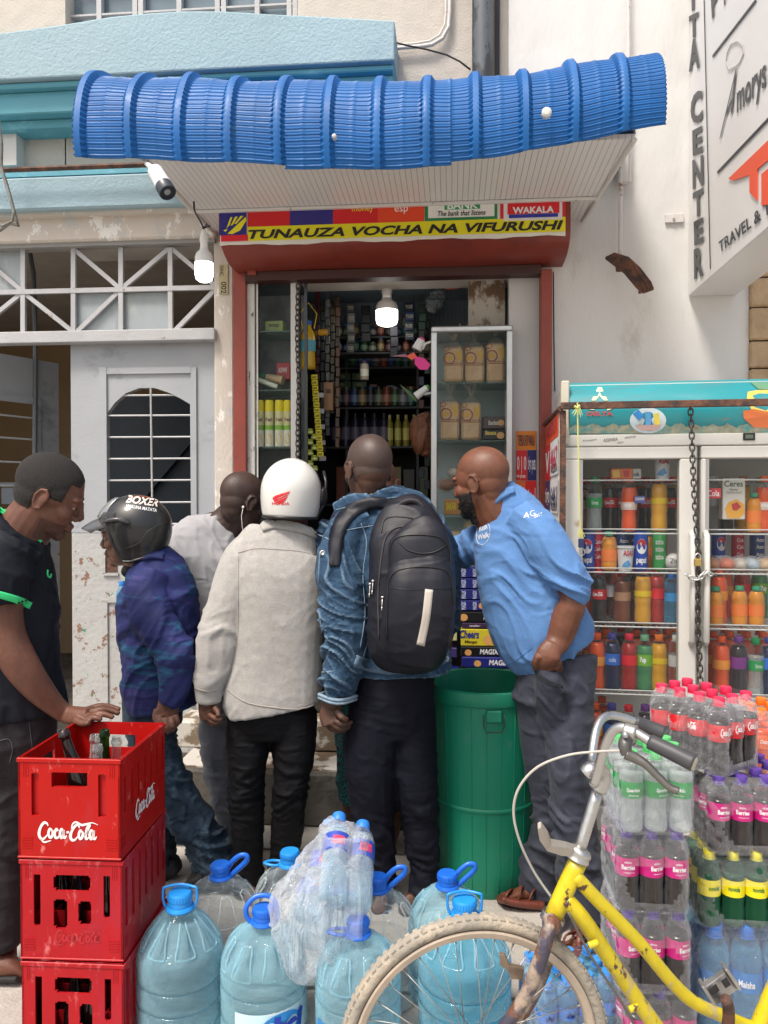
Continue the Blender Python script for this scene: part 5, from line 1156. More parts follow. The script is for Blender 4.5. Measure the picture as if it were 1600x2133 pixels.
    c.line([(1156, 1246), (1176, 1252), (1198, 1256), (1212, 1262)], .0022, 'cuff_seam', M_('blue_seam', (.05, .13, .34), .8), r, .0)
    c.line([(1055, 1386), (1080, 1372), (1108, 1350)], .0015, 'hem', M_('blue_seam2', (.05, .13, .34), .8), r, .0)
    # sandals
    def sandal(rows_s, straps, nm_l):
        q = MB(); loft(q, rows_s, ex=3); s1 = put(fuse(q, .005, 1), 'sandal', m_leath, r)
        for st in straps: q = MB(); q.tube([S(*p) for p in catmull(st, 5)], .010, 8, flat=.35); q.build('sandal_strap', m_leath, s1, smooth=True)
    sandal([(1040, 1872, 2.88, 8, .05), (1080, 1882, 2.88, 9, .055), (1130, 1887, 2.88, 10, .048)], [[(1048, 1872, 2.86), (1058, 1858, 2.87), (1066, 1853, 2.93), (1070, 1856, 2.98)], [(1078, 1880, 2.85), (1084, 1856, 2.86), (1092, 1846, 2.93), (1095, 1850, 2.98)], [(1100, 1884, 2.85), (1108, 1860, 2.86), (1120, 1850, 2.90)]], 0)
    sandal([(1162, 1976, 2.55, 7, .045), (1190, 1986, 2.56, 8, .062), (1228, 1978, 2.66, 9, .05)], [[(1172, 1968, 2.53), (1180, 1948, 2.54), (1200, 1944, 2.58), (1222, 1966, 2.62)], [(1205, 1976, 2.54), (1208, 1950, 2.56), (1222, 1930, 2.62), (1232, 1946, 2.66)], [(1198, 1952, 2.56), (1204, 1930, 2.60), (1218, 1924, 2.66)]], 1)
P_blue()
# ---------------------------------------------------------------- woman mostly hidden behind the denim jacket
def P_woman():
    r = thing('person', 'customer in dark navy top and teal-black patterned skirt, mostly hidden behind the denim jacket', 'person')
    sk = skin('mid_brown_skin', (.12, .05, .03)); b = MB()
    M = headM(790, 1010, 3.35, (.1, 1, -.2), (0, 0, 1), .98); add_head(b, M)
    loft(b, [(790, 1040, 3.35, 30, .06), (790, 1080, 3.36, 40, .06), (800, 1350, 3.35, 50, .08)]); loft(b, [(870, 1130, 3.3, 26), (925, 1240, 3.22, 20), (938, 1290, 3.18, 15, .026), (930, 1335, 3.16, 12, .02)])
    loft(b, [(745, 1400, 3.33, 36), (742, 1600, 3.33, 30), (740, 1700, 3.33, 26), (742, 1740, 3.33, 19)]); loft(b, [(815, 1400, 3.33, 36), (812, 1600, 3.33, 30), (812, 1740, 3.33, 20)])
    loft(b, [(742, 1740, 3.32, 17, .035), (742, 1752, 3.36, 14, .04), (742, 1750, 3.5, 8, .045)]); loft(b, [(812, 1740, 3.32, 17, .035), (812, 1752, 3.36, 14, .04), (812, 1750, 3.5, 8, .045)])
    fingers(b, [[(930, 1330, 3.15, 6), (928, 1345, 3.14, 5), (932, 1352, 3.14, 4)], [(936, 1330, 3.15, 6), (937, 1347, 3.14, 5), (939, 1355, 3.14, 4)]])
    put(fuse(b, .0045, 2), 'body', sk, r)
    b = MB(); loft(b, [(790, 1060, 3.36, 60, .08), (780, 1090, 3.35, 92, .11), (785, 1200, 3.34, 92, .13), (790, 1360, 3.34, 80, .13)], ex=2.3); loft(b, [(868, 1110, 3.3, 34, .08), (915, 1200, 3.22, 30, .06), (938, 1262, 3.18, 24, .05)])
    put(folds(fuse(b, .009, 3), .006, seed=15), 'top', cloth_mat('navy_top', (.008, .014, .045)), r)
    b = MB(); loft(b, [(785, 1340, 3.34, 78, .12), (782, 1440, 3.33, 84, .14), (780, 1560, 3.33, 82, .15), (776, 1665, 3.33, 72, .14)], ex=2.2)
    m, n, l, p = newmat('teal_black_print'); tc = n.new('ShaderNodeTexCoord'); mp = n.new('ShaderNodeMapping'); mp.inputs['Scale'].default_value = (42, 42, 30); l.new(tc.outputs['Object'], mp.inputs[0])
    vo = n.new('ShaderNodeTexVoronoi'); vo.inputs['Randomness'].default_value = .12; vo.inputs['Scale'].default_value = 1; l.new(mp.outputs[0], vo.inputs['Vector'])
    cr = n.new('ShaderNodeValToRGB'); cr.color_ramp.interpolation = 'CONSTANT'; e = cr.color_ramp.elements; e[0].color = (.01, .14, .16, 1); e[1].position = .24; e[1].color = (.008, .008, .01, 1); q = e.new(.42); q.color = (.01, .14, .16, 1); q = e.new(.62); q.color = (.008, .008, .01, 1)
    l.new(vo.outputs['Distance'], cr.inputs[0]); l.new(cr.outputs[0], p.inputs['Base Color']); p.inputs['Roughness'].default_value = .85
    put(folds(fuse(b, .009, 3), .008, (14, 14, 3), seed=16), 'skirt', m, r)
    b = MB(); b.tube([S(p_[0], p_[1], p_[2]) for p_ in catmull([(925, 1300, 3.16), (937, 1306, 3.13), (950, 1300, 3.16)], 4)], .006, 8); b.build('bracelet', m_alu, r, smooth=True)
P_woman()
# ================================================================== goods, street objects
def camrot(deg=0): return YAW+R(deg)
def at(u, v, D):
    return S(u, v, D)
# ---------------------------------------------------------------- lamps and camera
def bulb(u, v0, v1, D, rpx, label, nm='lamp'):
    t = thing('hanging_bulb', label, 'lamp'); top = S(u, v0, D); k = D/F; r = rpx*k; h = (v1-v0)*k
    T = Matrix.Translation((top.x, top.y, top.z-h))
    b = MB(); b.lathe([(.001, 0), (r*.55, .002), (r*.88, h*.05), (r, h*.14), (r*1.0, h*.36)], 28, T, cap=False); b.build('glass', m_bulbon, t, smooth=True)
    b = MB(); b.lathe([(r*1.01, h*.36), (r*1.0, h*.46), (r*.86, h*.54), (r*.5, h*.60), (r*.42, h*.66)], 28, T, cap=False); b.build('heat_sink', m_plw, t, smooth=True)
    b = MB(); b.lathe([(r*.40, h*.64), (r*.42, h*.74), (r*.5, h*.80), (r*.36, h*.93), (r*.2, h*1.0)], 20, T); b.build('socket', m_plw, t, smooth='auto')
    return t
tb = bulb(425, 478, 587, 3.55, 19, 'lit white bulb hanging on a black wire below the left soffit corner')
b = MB(); b.tube([S(*p) for p in catmull([(404, 420, 3.58), (406, 440, 3.56), (418, 462, 3.55), (426, 480, 3.55)], 5)], .0045, 6); b.tube([S(432, 466, 3.54), S(422, 476, 3.54), S(438, 470, 3.55)], .004, 6); b.build('wire', m_plk, tb)
tb = bulb(806, 590, 679, 4.25, 23, 'lit white bulb hanging under the ceiling inside the shop')
b = MB(); b.tube([S(797, 572, 4.3), S(800, 592, 4.26)], .022, 12); b.build('lamp_holder', m_plw, tb, smooth=True)
cc = thing('security_camera', 'white bullet security camera with dark lens hood at the left soffit edge', 'camera')
a = S(321, 352, 3.12); q = S(350, 402, 3.06); ax = (q-a).normalized()
Mx = Matrix.Translation(a) @ ax.to_track_quat('Z', 'Y').to_matrix().to_4x4(); L = (q-a).length
b = MB(); b.lathe([(.001, -.004), (.020, 0), (.031, .012), (.034, L*.7), (.034, L*.72)], 24, Mx); b.build('housing', m_plw, cc, smooth='auto')
b = MB(); b.lathe([(.0345, L*.70), (.035, L*.98), (.033, L), (.030, L), (.030, L*.9)], 24, Mx); b.lathe([(.030, L*.93), (.001, L*.93)], 24, Mx, cap=False); b.build('lens_hood', M_('slate_plastic', (.045, .055, .07), .35, var=.05), cc, smooth='auto')
b = MB(); b.lathe([(.013, L*.94), (.013, L*.97), (.001, L*.985)], 16, Mx); b.build('lens', M_('lens_glass', (.3, .32, .34), .1, var=0), cc, smooth='auto')
b = MB(); b.tube([S(306, 340, 3.16), S(314, 348, 3.14), S(325, 362, 3.12)], .012, 8); b.build('camera_arm', m_plw, cc, smooth=True)
# ---------------------------------------------------------------- bottles
PET = [(.0, .004), (.62, .0), (.86, .006), (.98, .035), (1, .08), (1, .22), (.955, .27), (.95, .33), (.99, .38), (1, .44), (.985, .455), (.985, .655), (1, .67), (.99, .71), (.92, .77), (.78, .84), (.56, .895), (.44, .91), (.44, .95)]
COLA = [(.0, .004), (.62, .0), (.86, .008), (.96, .04), (.98, .10), (.93, .20), (.87, .30), (.90, .38), (.985, .46), (1, .50), (1, .66), (.97, .72), (.86, .79), (.68, .86), (.50, .90), (.44, .915), (.44, .955)]
CAN = [(.0, .01), (.72, .01), (.80, .0), (.92, .02), (1, .06), (1, .92), (.90, .97), (.84, .99), (.80, .985), (.0, .975)]
m_pet = film('clear_pet', (.97, .98, .98), .04, .05, diff=(.52, .53, .56), edge=.36, bump=.25, bs=60)
m_petg = film('green_pet', (.45, .80, .62), .10, .06, diff=(.08, .32, .20), edge=.5, bump=.25, bs=60)
m_petb = film('blue_pet', (.74, .90, .97), .08, .06, diff=(.25, .52, .74), edge=.55, bump=.3, bs=60)
m_cola = M_('cola', (.010, .004, .003), .12, var=0, spec=.6)
m_lem = film('clear_drink', (.93, .96, .96), .30, .1, diff=(.70, .75, .74), edge=.5)
m_wat = film('still_water', (.72, .90, .97), .20, .04, diff=(.30, .60, .78), edge=.5, bump=.5, bs=25)
def liq(rgb): return M_('drink_%d_%d_%d' % rgb, srgb(*rgb), .15, var=.05, spec=.6)
L_or = liq((232, 84, 20)); L_yel = liq((222, 160, 30)); L_red = liq((170, 30, 25)); L_pur = liq((30, 10, 26)); L_grn = liq((70, 140, 90)); L_brn = liq((120, 60, 30)); L_mango = liq((235, 150, 25))
_bc = {}
def bottle_parts(kind, h, r, shell, liquid, level, cap, lab, lz=(.46, .65), mark=None, n=20, text=None, tcol=(240, 240, 240), capr=.52):
    """meshes of one bottle standing on the origin"""
    prof = {'pet': PET, 'cola': COLA}[kind]
    P = []
    b = MB(); b.lathe([(max(a, .001)*r, z*h) for a, z in prof], n, cap=False); P.append(('bottle', b.build('bottle', shell, mesh_only=True, smooth=True)))
    def rad(z): return np.interp(z, [q[1] for q in prof[1:]], [q[0] for q in prof[1:]])
    if liquid is not None:
        zs = [.012]+[z for a, z in prof if .03 < z < level]+[level]
        b = MB(); b.lathe([(.001, .012*h)]+[(rad(z)*r*.955, z*h) for z in zs]+[(.001, level*h)], n, cap=False); P.append(('drink', b.build('drink', liquid, mesh_only=True, smooth=True)))
    b = MB(); cr = capr*r; b.lathe([(cr*.96, .905*h), (cr, .91*h), (cr, .985*h), (cr*.95, 1.0*h), (.001, h)], 18, cap=False); b.lathe([(cr*1.08, .893*h), (cr*1.08, .901*h)], 18); P.append(('cap', b.build('cap', cap, mesh_only=True, smooth='auto')))
    if lab is not None:
        b = MB(); z0, z1 = lz; b.lathe([(rad(z0)*r*1.012, z0*h), (max(rad(z0), rad(z1))*r*1.016, (z0+z1)/2*h), (rad(z1)*r*1.012, z1*h)], n, cap=False); P.append(('label', b.build('label', lab, mesh_only=True, smooth=True)))
        if text:
            b = MB(); rr = r*1.03*max(rad(z0), rad(z1)); zc = (z0+z1)/2*h; th = (z1-z0)*h
            for s_, a0, a1, hh, zo, kw in text:
                for base in (0, 180):
                    fn = lambda a, q: Vector((rr*math.sin(R(a0+base+(a1-a0)*a)), -rr*math.cos(R(a0+base+(a1-a0)*a)), zc+zo*th+(q-.5)*hh*th))
                    if s_ == '#cola': cola_script(b, fn)
                    else: text_to(b, s_, fn, **kw)
            P.append(('label_writing', b.build('label_writing', flat(tcol), mesh_only=True)))
    return P
def inst(P, loc, rz=0, parent=None, M=None, wrapname=None):
    """first mesh is the bottle, the others its parts (children)"""
    root = None
    for nm, me in P:
        o = bpy.data.objects.new(nm, me); sc.collection.objects.link(o)
        if root is None:
            root = o; o.parent = parent
            if M is not None: o.matrix_local = M
            else: o.location = loc; o.rotation_euler = (0, 0, rz)
        else: o.parent = root
    return root
TXB = [('Berries', -32, 32, .26, .0, dict(bold=.03)), ('akhira', -18, 14, .12, .28, dict(bold=.01)), ('mixed fruit', -20, 30, .08, -.28, {})]
B_berry = bottle_parts('pet', .213, .0315, m_pet, m_cola, .70, flat((88, 62, 150)), flat((190, 30, 120)), (.44, .67), text=TXB)
B_coke = bottle_parts('cola', .215, .0315, m_pet, m_cola, .70, flat((226, 44, 84)), flat((206, 24, 36)), (.44, .66), text=[('#cola', -42, 36, .55, .05, {})])
B_green = bottle_parts('cola', .213, .0315, m_pet, m_lem, .74, flat((88, 190, 112)), flat((24, 150, 70)), (.44, .64), text=[('Sparkle', -34, 30, .3, .0, dict(shear=.2, bold=.02)), ('lemon lime', -22, 24, .1, -.3, {})])
B_lime = bottle_parts('pet', .208, .0315, m_petg, M_('dark_lime', (.015, .05, .03), .15, var=0), .70, flat((232, 222, 60)), flat((235, 222, 30)), (.42, .64), text=[('novida', -26, 30, .3, .02, dict(shear=.1, bold=.03))], tcol=(20, 110, 55))
B_orange = bottle_parts('cola', .215, .0315, m_pet, L_or, .70, flat((240, 120, 40)), flat((238, 110, 30)), (.44, .64), text=[('Orange', -28, 28, .4, 0, dict(shear=.2, bold=.02))])
B_water = bottle_parts('pet', .315, .044, m_petb, m_wat, .80, flat((30, 110, 200)), flat((40, 120, 190)), (.44, .62), text=[('Maisha', -30, 26, .35, -.05, dict(bold=.03))], n=24)
B_small = bottle_parts('pet', .19, .030, m_petb, m_wat, .78, flat((60, 140, 220)), flat((60, 120, 200)), (.42, .60), text=[('uhai', -26, 26, .5, 0, dict(shear=.2, bold=.03))], tcol=(30, 40, 110))
m_shrink = film('shrink_wrap', (.985, .985, .99), .09, .05, diff=(.88, .90, .95), edge=.42, bump=1.0, bs=24, spec=.8, nstr=(1, 1, .6))
def pack(P, r, h, nx, ny, loc, rz, label, group=None, hole=True, M=None, jit=.0015, filmtop=.99, fm=None):
    t = thing('bottle_pack', label, 'drinks pack', group, loc=loc, rz=rz)
    if M is not None: t.matrix_basis = M
    s_ = 2*r*1.02; rd = random.Random(int((loc[0]+5)*977+(loc[2])*131) if M is None else 5)
    for i in range(nx):
        for j in range(ny):
            inst(P, ((i-(nx-1)/2)*s_+rd.uniform(-jit, jit), (j-(ny-1)/2)*s_+rd.uniform(-jit, jit), rd.uniform(0, .002)), rd.uniform(-.5, .5)+(0 if j == 0 else rd.uniform(0, 6)), t)
    a = nx*s_/2+.003; b = ny*s_/2+.003
    n = 72; m = 30; vs = []; mb = MB()
    for i in range(m+1):
        z = h*filmtop*i/m; sh = 1-.16*max(0, (i/m-.72)/.28)**2
        for k in range(n):
            an = 2*math.pi*k/n; e = .28
            x = math.copysign(abs(math.cos(an))**e, math.cos(an)); y = math.copysign(abs(math.sin(an))**e, math.sin(an))
            sc_ = 1.0
            wob = .0016*math.sin(an*7+i*.5)+.0014*math.sin(i*1.3+an*3)
            px = x*a*sh; py = y*b*sh
            if i/m > .1:                                     # film dips in between neighbouring bottles
                d1 = abs(math.sin(math.pi*(px/s_+nx/2))) if abs(y) > .97 else abs(math.sin(math.pi*(py/s_+ny/2)))
                q = (1-d1)*.004*(1+2*max(0, i/m-.7)*2); px -= math.copysign(q*(abs(x) > .97), px); py -= math.copysign(q*(abs(y) > .97), py)
            vs.append((px+wob, py+wob, z))
    fs = []
    for i in range(m):
        for k in range(n):
            k2 = (k+1) % n
            c = [(vs[i*n+k][q]+vs[(i+1)*n+k2][q])/2 for q in range(3)]
            if hole and c[1] < -b*.93 and ((c[0])/(a*.72))**2+((c[2]-h*.36)/(h*.24))**2 < 1: continue
            fs.append((i*n+k, i*n+k2, (i+1)*n+k2, (i+1)*n+k))
    mb.add(vs, fs); mb.build('shrink_film', fm or m_shrink, t, smooth=True)
    return t
HB = .213
def stackpos(u, v, D, z): p = S(u, v, D); return (p.x, p.y, z)
pA = S(1352, 1700, 2.10)
offs = [(.012, 0, 2), (-.002, .0, 0), (-.004, .004, -2), (.0, -.003, 1)]
labsA = ['shrink-wrapped pack of dark berry bottles at the very bottom of the left drinks stack', 'berry drink pack with purple caps directly under another, third from top in left stack', 'berry drink pack with purple caps right under the green-capped pack', 'clear lemonade pack with green caps and green labels topping the left drinks stack']
for k in range(4):
    o_ = offs[k]; pack(B_green if k == 3 else B_berry, .0315, HB, 3, 4, (pA.x+o_[0]+.004, pA.y+.06+o_[1], k*HB+.001), camrot(o_[2]-4), labsA[k], 'shrink-wrapped drinks packs', hole=(k != 3))
pB = S(1530, 1700, 2.22)
pack(B_water, .044, .315, 3, 3, (pB.x+.02, pB.y+.06, .001), camrot(-3), 'pack of blue-capped large water bottles at the bottom of the right drinks stack', 'shrink-wrapped drinks packs', hole=False)
pack(B_lime, .0315, .208, 4, 3, (pB.x+.018, pB.y+.03, .318), camrot(-6), 'green bottle pack with yellow caps and yellow labels in the right drinks stack', 'shrink-wrapped drinks packs')
pack(B_berry, .0315, HB, 4, 4, (pB.x+.035, pB.y+.06, .529), camrot(-3), 'berry drink pack under the red-capped cola pack', 'shrink-wrapped drinks packs')
pack(B_coke, .0315, .215, 3, 4, (pB.x-.062, pB.y+.09, .745), camrot(33), 'cola pack with red caps and red labels topping the right drinks stack', 'shrink-wrapped drinks packs')
po = S(1625, 1600, 2.5)
for k in range(4): pack(B_orange, .0315, .215, 3, 3, (po.x-.03, po.y, .001+k*.216+.06*(k > 9)), camrot(0), ['orange drink pack lowest at the right picture edge, behind the water pack', 'orange drink pack second from the ground at the right picture edge', 'orange drink pack third from the ground at the right picture edge', 'orange drink pack topmost at the right picture edge, beside the cola pack'][k], 'orange drinks packs', hole=False)
# writing on the left side of the berry packs
mp_ = flat((60, 50, 140))
for k, u_, v_ in ((2, 1256, 1800), (1, 1262, 2000)):
    pass
# small water pack on the ground behind the wheel
ps = GR(1170, 2150, 0)
pack(B_small, .030, .19, 4, 3, (ps.x+.02, ps.y+.02, .001), camrot(12), 'low pack of small blue-capped water bottles on the ground behind the bicycle wheel', 'shrink-wrapped drinks packs', hole=False)
ob = inst(B_small, (0, 0, 0)); ob.matrix_basis = Matrix.Translation(S(262, 1312, 2.99)) @ Matrix.Rotation(R(-6), 4, 'Y') @ Matrix.Rotation(R(-6), 4, 'X'); tag(ob, 'clear water bottle tucked against the chest of the helmeted rider', 'water bottle')
# bag of bottles lying on the jugs
m_watp = film('bagged_water', (.86, .94, .98), .14, .05, diff=(.55, .74, .86), edge=.5, bump=.5, bs=25)
B_bag = bottle_parts('pet', .275, .041, m_pet, m_watp, .80, flat((40, 120, 205)), flat((45, 70, 165)), (.50, .70), text=[('azam', -26, 26, .5, 0, dict(shear=.2, bold=.03))], tcol=(225, 60, 80), n=24)
bt = thing('bottle_bag', 'knotted clear plastic bag of water bottles lying tilted on top of the big jugs', 'bag of bottles')
def bagM(u, v, D, tilt, lean, roll=0):
    return Matrix.Translation(S(u, v, D)) @ Matrix.Rotation(YAW, 4, 'Z') @ Matrix.Rotation(R(lean), 4, 'Y') @ Matrix.Rotation(R(-tilt), 4, 'X') @ Matrix.Rotation(R(roll), 4, 'Z')
for (u, v, D, tl, ln, ro) in ((692, 1880, 2.07, 60, 2, 10), (744, 1892, 2.09, 62, 4, 20), (638, 1915, 2.13, 58, 22, 0), (652, 1965, 2.14, 64, 16, -20), (716, 1975, 2.13, 62, -4, 30), (604, 1968, 2.2, 56, 30, 44)):
    inst(B_bag, (0, 0, 0), 0, bt, M=bagM(u, v, D, tl, ln, ro))
b = MB()
loft(b, [(694, 1714, 2.34, 10, .02), (690, 1724, 2.32, 30, .05), (706, 1758, 2.28, 60, .085), (698, 1820, 2.22, 78, .10), (676, 1880, 2.18, 98, .12), (664, 1940, 2.18, 100, .12), (664, 1978, 2.20, 78, .10)], ex=2.4, n=40, sub=6)
for q in range(0): pass
me = fuse(b, .010, 2); folds(me, .012, (12, 12, 6), 21, tilt=2.0); put(me, 'plastic_bag', film('bag_plastic', (.95, .97, .99), .22, .12, diff=(.78, .84, .90), edge=.6, bump=1.2, bs=10, spec=.8, nstr=(2.2, 2.2, .7)), bt)
b = MB(); b.lathe([(.013, 0), (.014, .012), (.001, .016)], 14, Matrix.Translation(S(683, 1717, 2.33))); b.build('knot', flat((50, 140, 225)), bt, smooth=True)
# ---------------------------------------------------------------- water jugs
m_jug = film('jug_plastic', (.90, .975, .99), .06, .03, diff=(.34, .66, .80), edge=.75, bump=.25, bs=18, spec=1.0)
m_jugc = film('jug_plastic_clear', (.94, .97, .98), .09, .05, diff=(.58, .68, .72), edge=.55, bump=.25, bs=20, spec=.9)
def waterglass(name, col, gl):
    m, n, l, p = newmat(name); p.inputs['Base Color'].default_value = C4(col); p.inputs['Transmission Weight'].default_value = 1; p.inputs['IOR'].default_value = 1.22; p.inputs['Roughness'].default_value = .02
    tc = n.new('ShaderNodeTexCoord'); nz = n.new('ShaderNodeTexNoise'); nz.inputs['Scale'].default_value = 9; nz.inputs['Detail'].default_value = 3; l.new(tc.outputs['Object'], nz.inputs[0]); b = n.new('ShaderNodeBump'); b.inputs['Strength'].default_value = .6; b.inputs['Distance'].default_value = .03; l.new(nz.outputs[0], b.inputs['Height']); l.new(b.outputs[0], p.inputs['Normal'])
    tr = n.new('ShaderNodeBsdfTransparent'); tr.inputs[0].default_value = C4(col); mx = n.new('ShaderNodeMixShader'); mx.inputs[0].default_value = gl
    df = n.new('ShaderNodeBsdfDiffuse'); df.inputs[0].default_value = C4([col[0]*.70, col[1]*.92, 1]); m2 = n.new('ShaderNodeMixShader'); m2.inputs[0].default_value = .19; l.new(b.outputs[0], df.inputs['Normal'])
    l.new(tr.outputs[0], mx.inputs[1]); l.new(p.outputs[0], mx.inputs[2]); l.new(mx.outputs[0], m2.inputs[1]); l.new(df.outputs[0], m2.inputs[2]); l.new(m2.outputs[0], n['Material Output'].inputs[0]); return m
m_jw = waterglass('jug_water', (.88, .965, .995), .40); m_jwd = waterglass('jug_water_deep', (.50, .86, .98), .40)
m_petal = film('petal_plastic', (.85, .95, .98), .18, .03, diff=(.52, .76, .86), edge=.8, spec=1.0); m_petalc = film('petal_plastic_clear', (.95, .97, .98), .2, .03, diff=(.7, .76, .78), edge=.8, spec=1.0)
m_capb = M_('blue_cap_plastic', (.015, .13, .60), .3, var=.05); m_capl = M_('light_blue_cap', (.02, .26, .70), .3, var=.05)
def jug(name, u, vtop, D, R_, H_, label, kind, water, level, capmat, handle, rot=0, lab=None):
    k = S(u, vtop, D); base = (k.x, k.y, .001)
    t = thing(name, label, 'water jug', 'big water jugs', loc=base, rz=camrot(rot))
    n = 64; vs = []; 
    if kind == 'cone': prof = [(.001, .012), (.55, .0), (.90, .004), (.99, .02), (1, .05), (1, .12), (.94, .135), (1, .15), (1, .27), (.94, .285), (1, .30), (1, .42), (.945, .435), (1, .45), (1, .58), (.97, .62), (.86, .69), (.68, .77), (.48, .835), (.34, .87), (.27, .885), (.27, .90)]
    else: prof = [(.001, .012), (.55, .0), (.90, .004), (.99, .02), (1, .05), (1, .09), (.94, .105), (1, .12), (1, .20), (.945, .215), (1, .23), (1, .44), (.94, .455), (1, .475), (1, .55), (.975, .565), (.99, .60), (.95, .67), (.86, .74), (.70, .80), (.48, .85), (.32, .875), (.27, .885), (.27, .90)]
    pf = []
    for i in range(len(prof)-1):
        for q in range(3): pf.append(tuple(prof[i][j]+(prof[i+1][j]-prof[i][j])*q/3 for j in (0, 1)))
    pf.append(prof[-1])
    def rad(r_, z_, an):
        x = r_*R_
        if .62 < z_ < .84:                               # pressed petals on the shoulder
            q = abs(((an*8/(2*math.pi)) % 1)-.5)*2; e_ = math.sin((z_-.62)/.22*math.pi)
            x -= .015*e_*(1/(1+math.exp(-(q-.45)*22)))
        elif .47 < z_ < .6: pass
        elif z_ < .45 and z_ > .03:
            x -= .0012*math.sin(an*24)**2*(1 if abs(((z_*100) % 15)-7) < 3 else 0)
        return x
    for (r_, z_) in pf:
        for j in range(n):
            an = 2*math.pi*j/n; x = rad(r_, z_, an); vs.append((x*math.cos(an), x*math.sin(an), z_*H_))
    m = len(pf); fs = [(i*n+j, i*n+(j+1) % n, (i+1)*n+(j+1) % n, (i+1)*n+j) for i in range(m-1) for j in range(n)]
    b = MB(); b.add(vs, fs); b.build('jug_body', m_jug if kind != 'clear' and water is not None else m_jugc, t, smooth=True)
    if water is not None:
        w = [(r_, z_) for r_, z_ in pf if z_ <= level]; vs = []
        for (r_, z_) in w:
            for j in range(n):
                an = 2*math.pi*j/n; x = rad(r_, z_, an)*.985-.001; x = max(x, .001); vs.append((x*math.cos(an), x*math.sin(an), z_*H_+.002))
        m = len(w); fs = [(i*n+j, i*n+(j+1) % n, (i+1)*n+(j+1) % n, (i+1)*n+j) for i in range(m-1) for j in range(n)]+[tuple((m-1)*n+j for j in range(n)), tuple(range(n))[::-1]]
        b = MB(); b.add(vs, fs); b.build('water', water, t, smooth='auto')
    zp_ = [q[1] for q in prof]; rp_ = [q[0] for q in prof]
    b = MB()
    for j in range(8):
        a0 = 2*math.pi*(j+.5)/8; lo_, hi_, wl, wh = (.655, .84, .25, .13) if kind == 'cone' else (.60, .80, .26, .16)
        U = [(-wh, hi_), (-(wl+wh)/2, (lo_+hi_)/2), (-wl, lo_+.02), (-wl*.7, lo_), (wl*.7, lo_), (wl, lo_+.02), ((wl+wh)/2, (lo_+hi_)/2), (wh, hi_)]
        if kind != 'cone': U.append(U[0])
        c_ = catmull(U, 3); b.tube([((np.interp(z_, zp_, rp_)*R_-.002)*math.cos(a0+a_), (np.interp(z_, zp_, rp_)*R_-.002)*math.sin(a0+a_), z_*H_) for a_, z_ in c_], .0022, 6)
    b.build('moulded_petals', m_petal if water is not None else m_petalc, t, smooth=True)
    cr = .031 if kind != 'cone' else .034
    b = MB(); b.lathe([(cr*1.12, .872*H_), (cr*1.2, .885*H_), (cr*1.12, .90*H_), (cr*.98, .905*H_), (cr, .91*H_), (cr*.95, .94*H_), (cr, .945*H_), (cr, .985*H_), (cr*.9, .998*H_), (cr*.5, 1.0*H_), (.001, .998*H_)], 28, cap=False)
    for j in range(28):
        an = 2*math.pi*j/28; b.tube([(cr*1.01*math.cos(an), cr*1.01*math.sin(an), .95*H_), (cr*1.01*math.cos(an), cr*1.01*math.sin(an), .985*H_)], .0011, 4)
    cap = b.build('cap', capmat, t, smooth='auto')
    b = MB(); c = .885*H_
    if handle == 'square':
        pts = [(-.04, 0, c), (-.048, 0, c+.02), (-.048, 0, c+.05), (-.042, 0, c+.058), (.0, .012, c+.06), (.042, 0, c+.058), (.048, 0, c+.05), (.048, 0, c+.02), (.04, 0, c)]; b.tube([Vector(p) for p in catmull(pts, 3)], .004, 8)
    elif handle == 'up':
        pts = [(.030, 0, c), (.055, .0, c+.022), (.082, .0, c+.048), (.083, .0, c+.066), (.062, 0, c+.066), (.036, .0, c+.045), (.018, .01, c+.012)]; b.tube([Vector(p) for p in catmull(pts, 4)], .0058, 8, flat=1.5)
    elif handle == 'over':
        pts = [(.040, .0, c), (.034, .008, c+.045), (.012, .012, c+.066), (-.025, .010, c+.064), (-.048, .0, c+.042), (-.048, -.0, c+.015), (-.036, 0, c-.004)]; b.tube([Vector(p) for p in catmull(pts, 4)], .0052, 8, flat=1.4)
    else:
        pts = [(-.034, -.01, c), (-.06, -.012, c+.002), (-.082, .0, c+.004), (-.06, .02, c+.002), (-.03, .02, c)]; b.tube([Vector(p) for p in catmull(pts, 4)], .005, 8)
    b.build('carry_loop', capmat, t, smooth=True)
    if lab: lab(t, R_, H_)
    return t
def lab_uhai(t, R_, H_):
    b = MB(); rr = R_*1.012
    def fn(a0, a1, z0, z1, off=0): return lambda a, q: Vector(((rr+off)*math.sin(R(a0+(a1-a0)*a)), -(rr+off)*math.cos(R(a0+(a1-a0)*a)), (z0+(z1-z0)*q)*H_))
    N = 24; f = fn(-30, 95, .15, .38)
    for i in range(N): b.quad(f(i/N, 0), f((i+1)/N, 0), f((i+1)/N, 1), f(i/N, 1))
    o = b.build('label', flat((190, 222, 232)), t, smooth=True)
    b = MB(); g = fn(5, 62, .17, .37, .002)
    pts = [(.5+.5*math.cos(x), .5+.5*math.sin(x)) for x in [k*2*math.pi/24 for k in range(24)]]
    b.add([g(*p) for p in pts]+[g(.5, .5)], [(i, (i+1) % 24, 24) for i in range(24)]); b.build('label_disc', flat((40, 140, 215)), o)
    b = MB(); text_to(b, 'uhai', fn(0, 66, .18, .35, .004), bold=.06, shear=.15); b.build('label_writing', flat((30, 60, 170)), o)
    b = MB(); text_to(b, 'refreshed', fn(14, 40, .375, .395, .004)); b.build('label_writing', flat((230, 240, 245)), o)
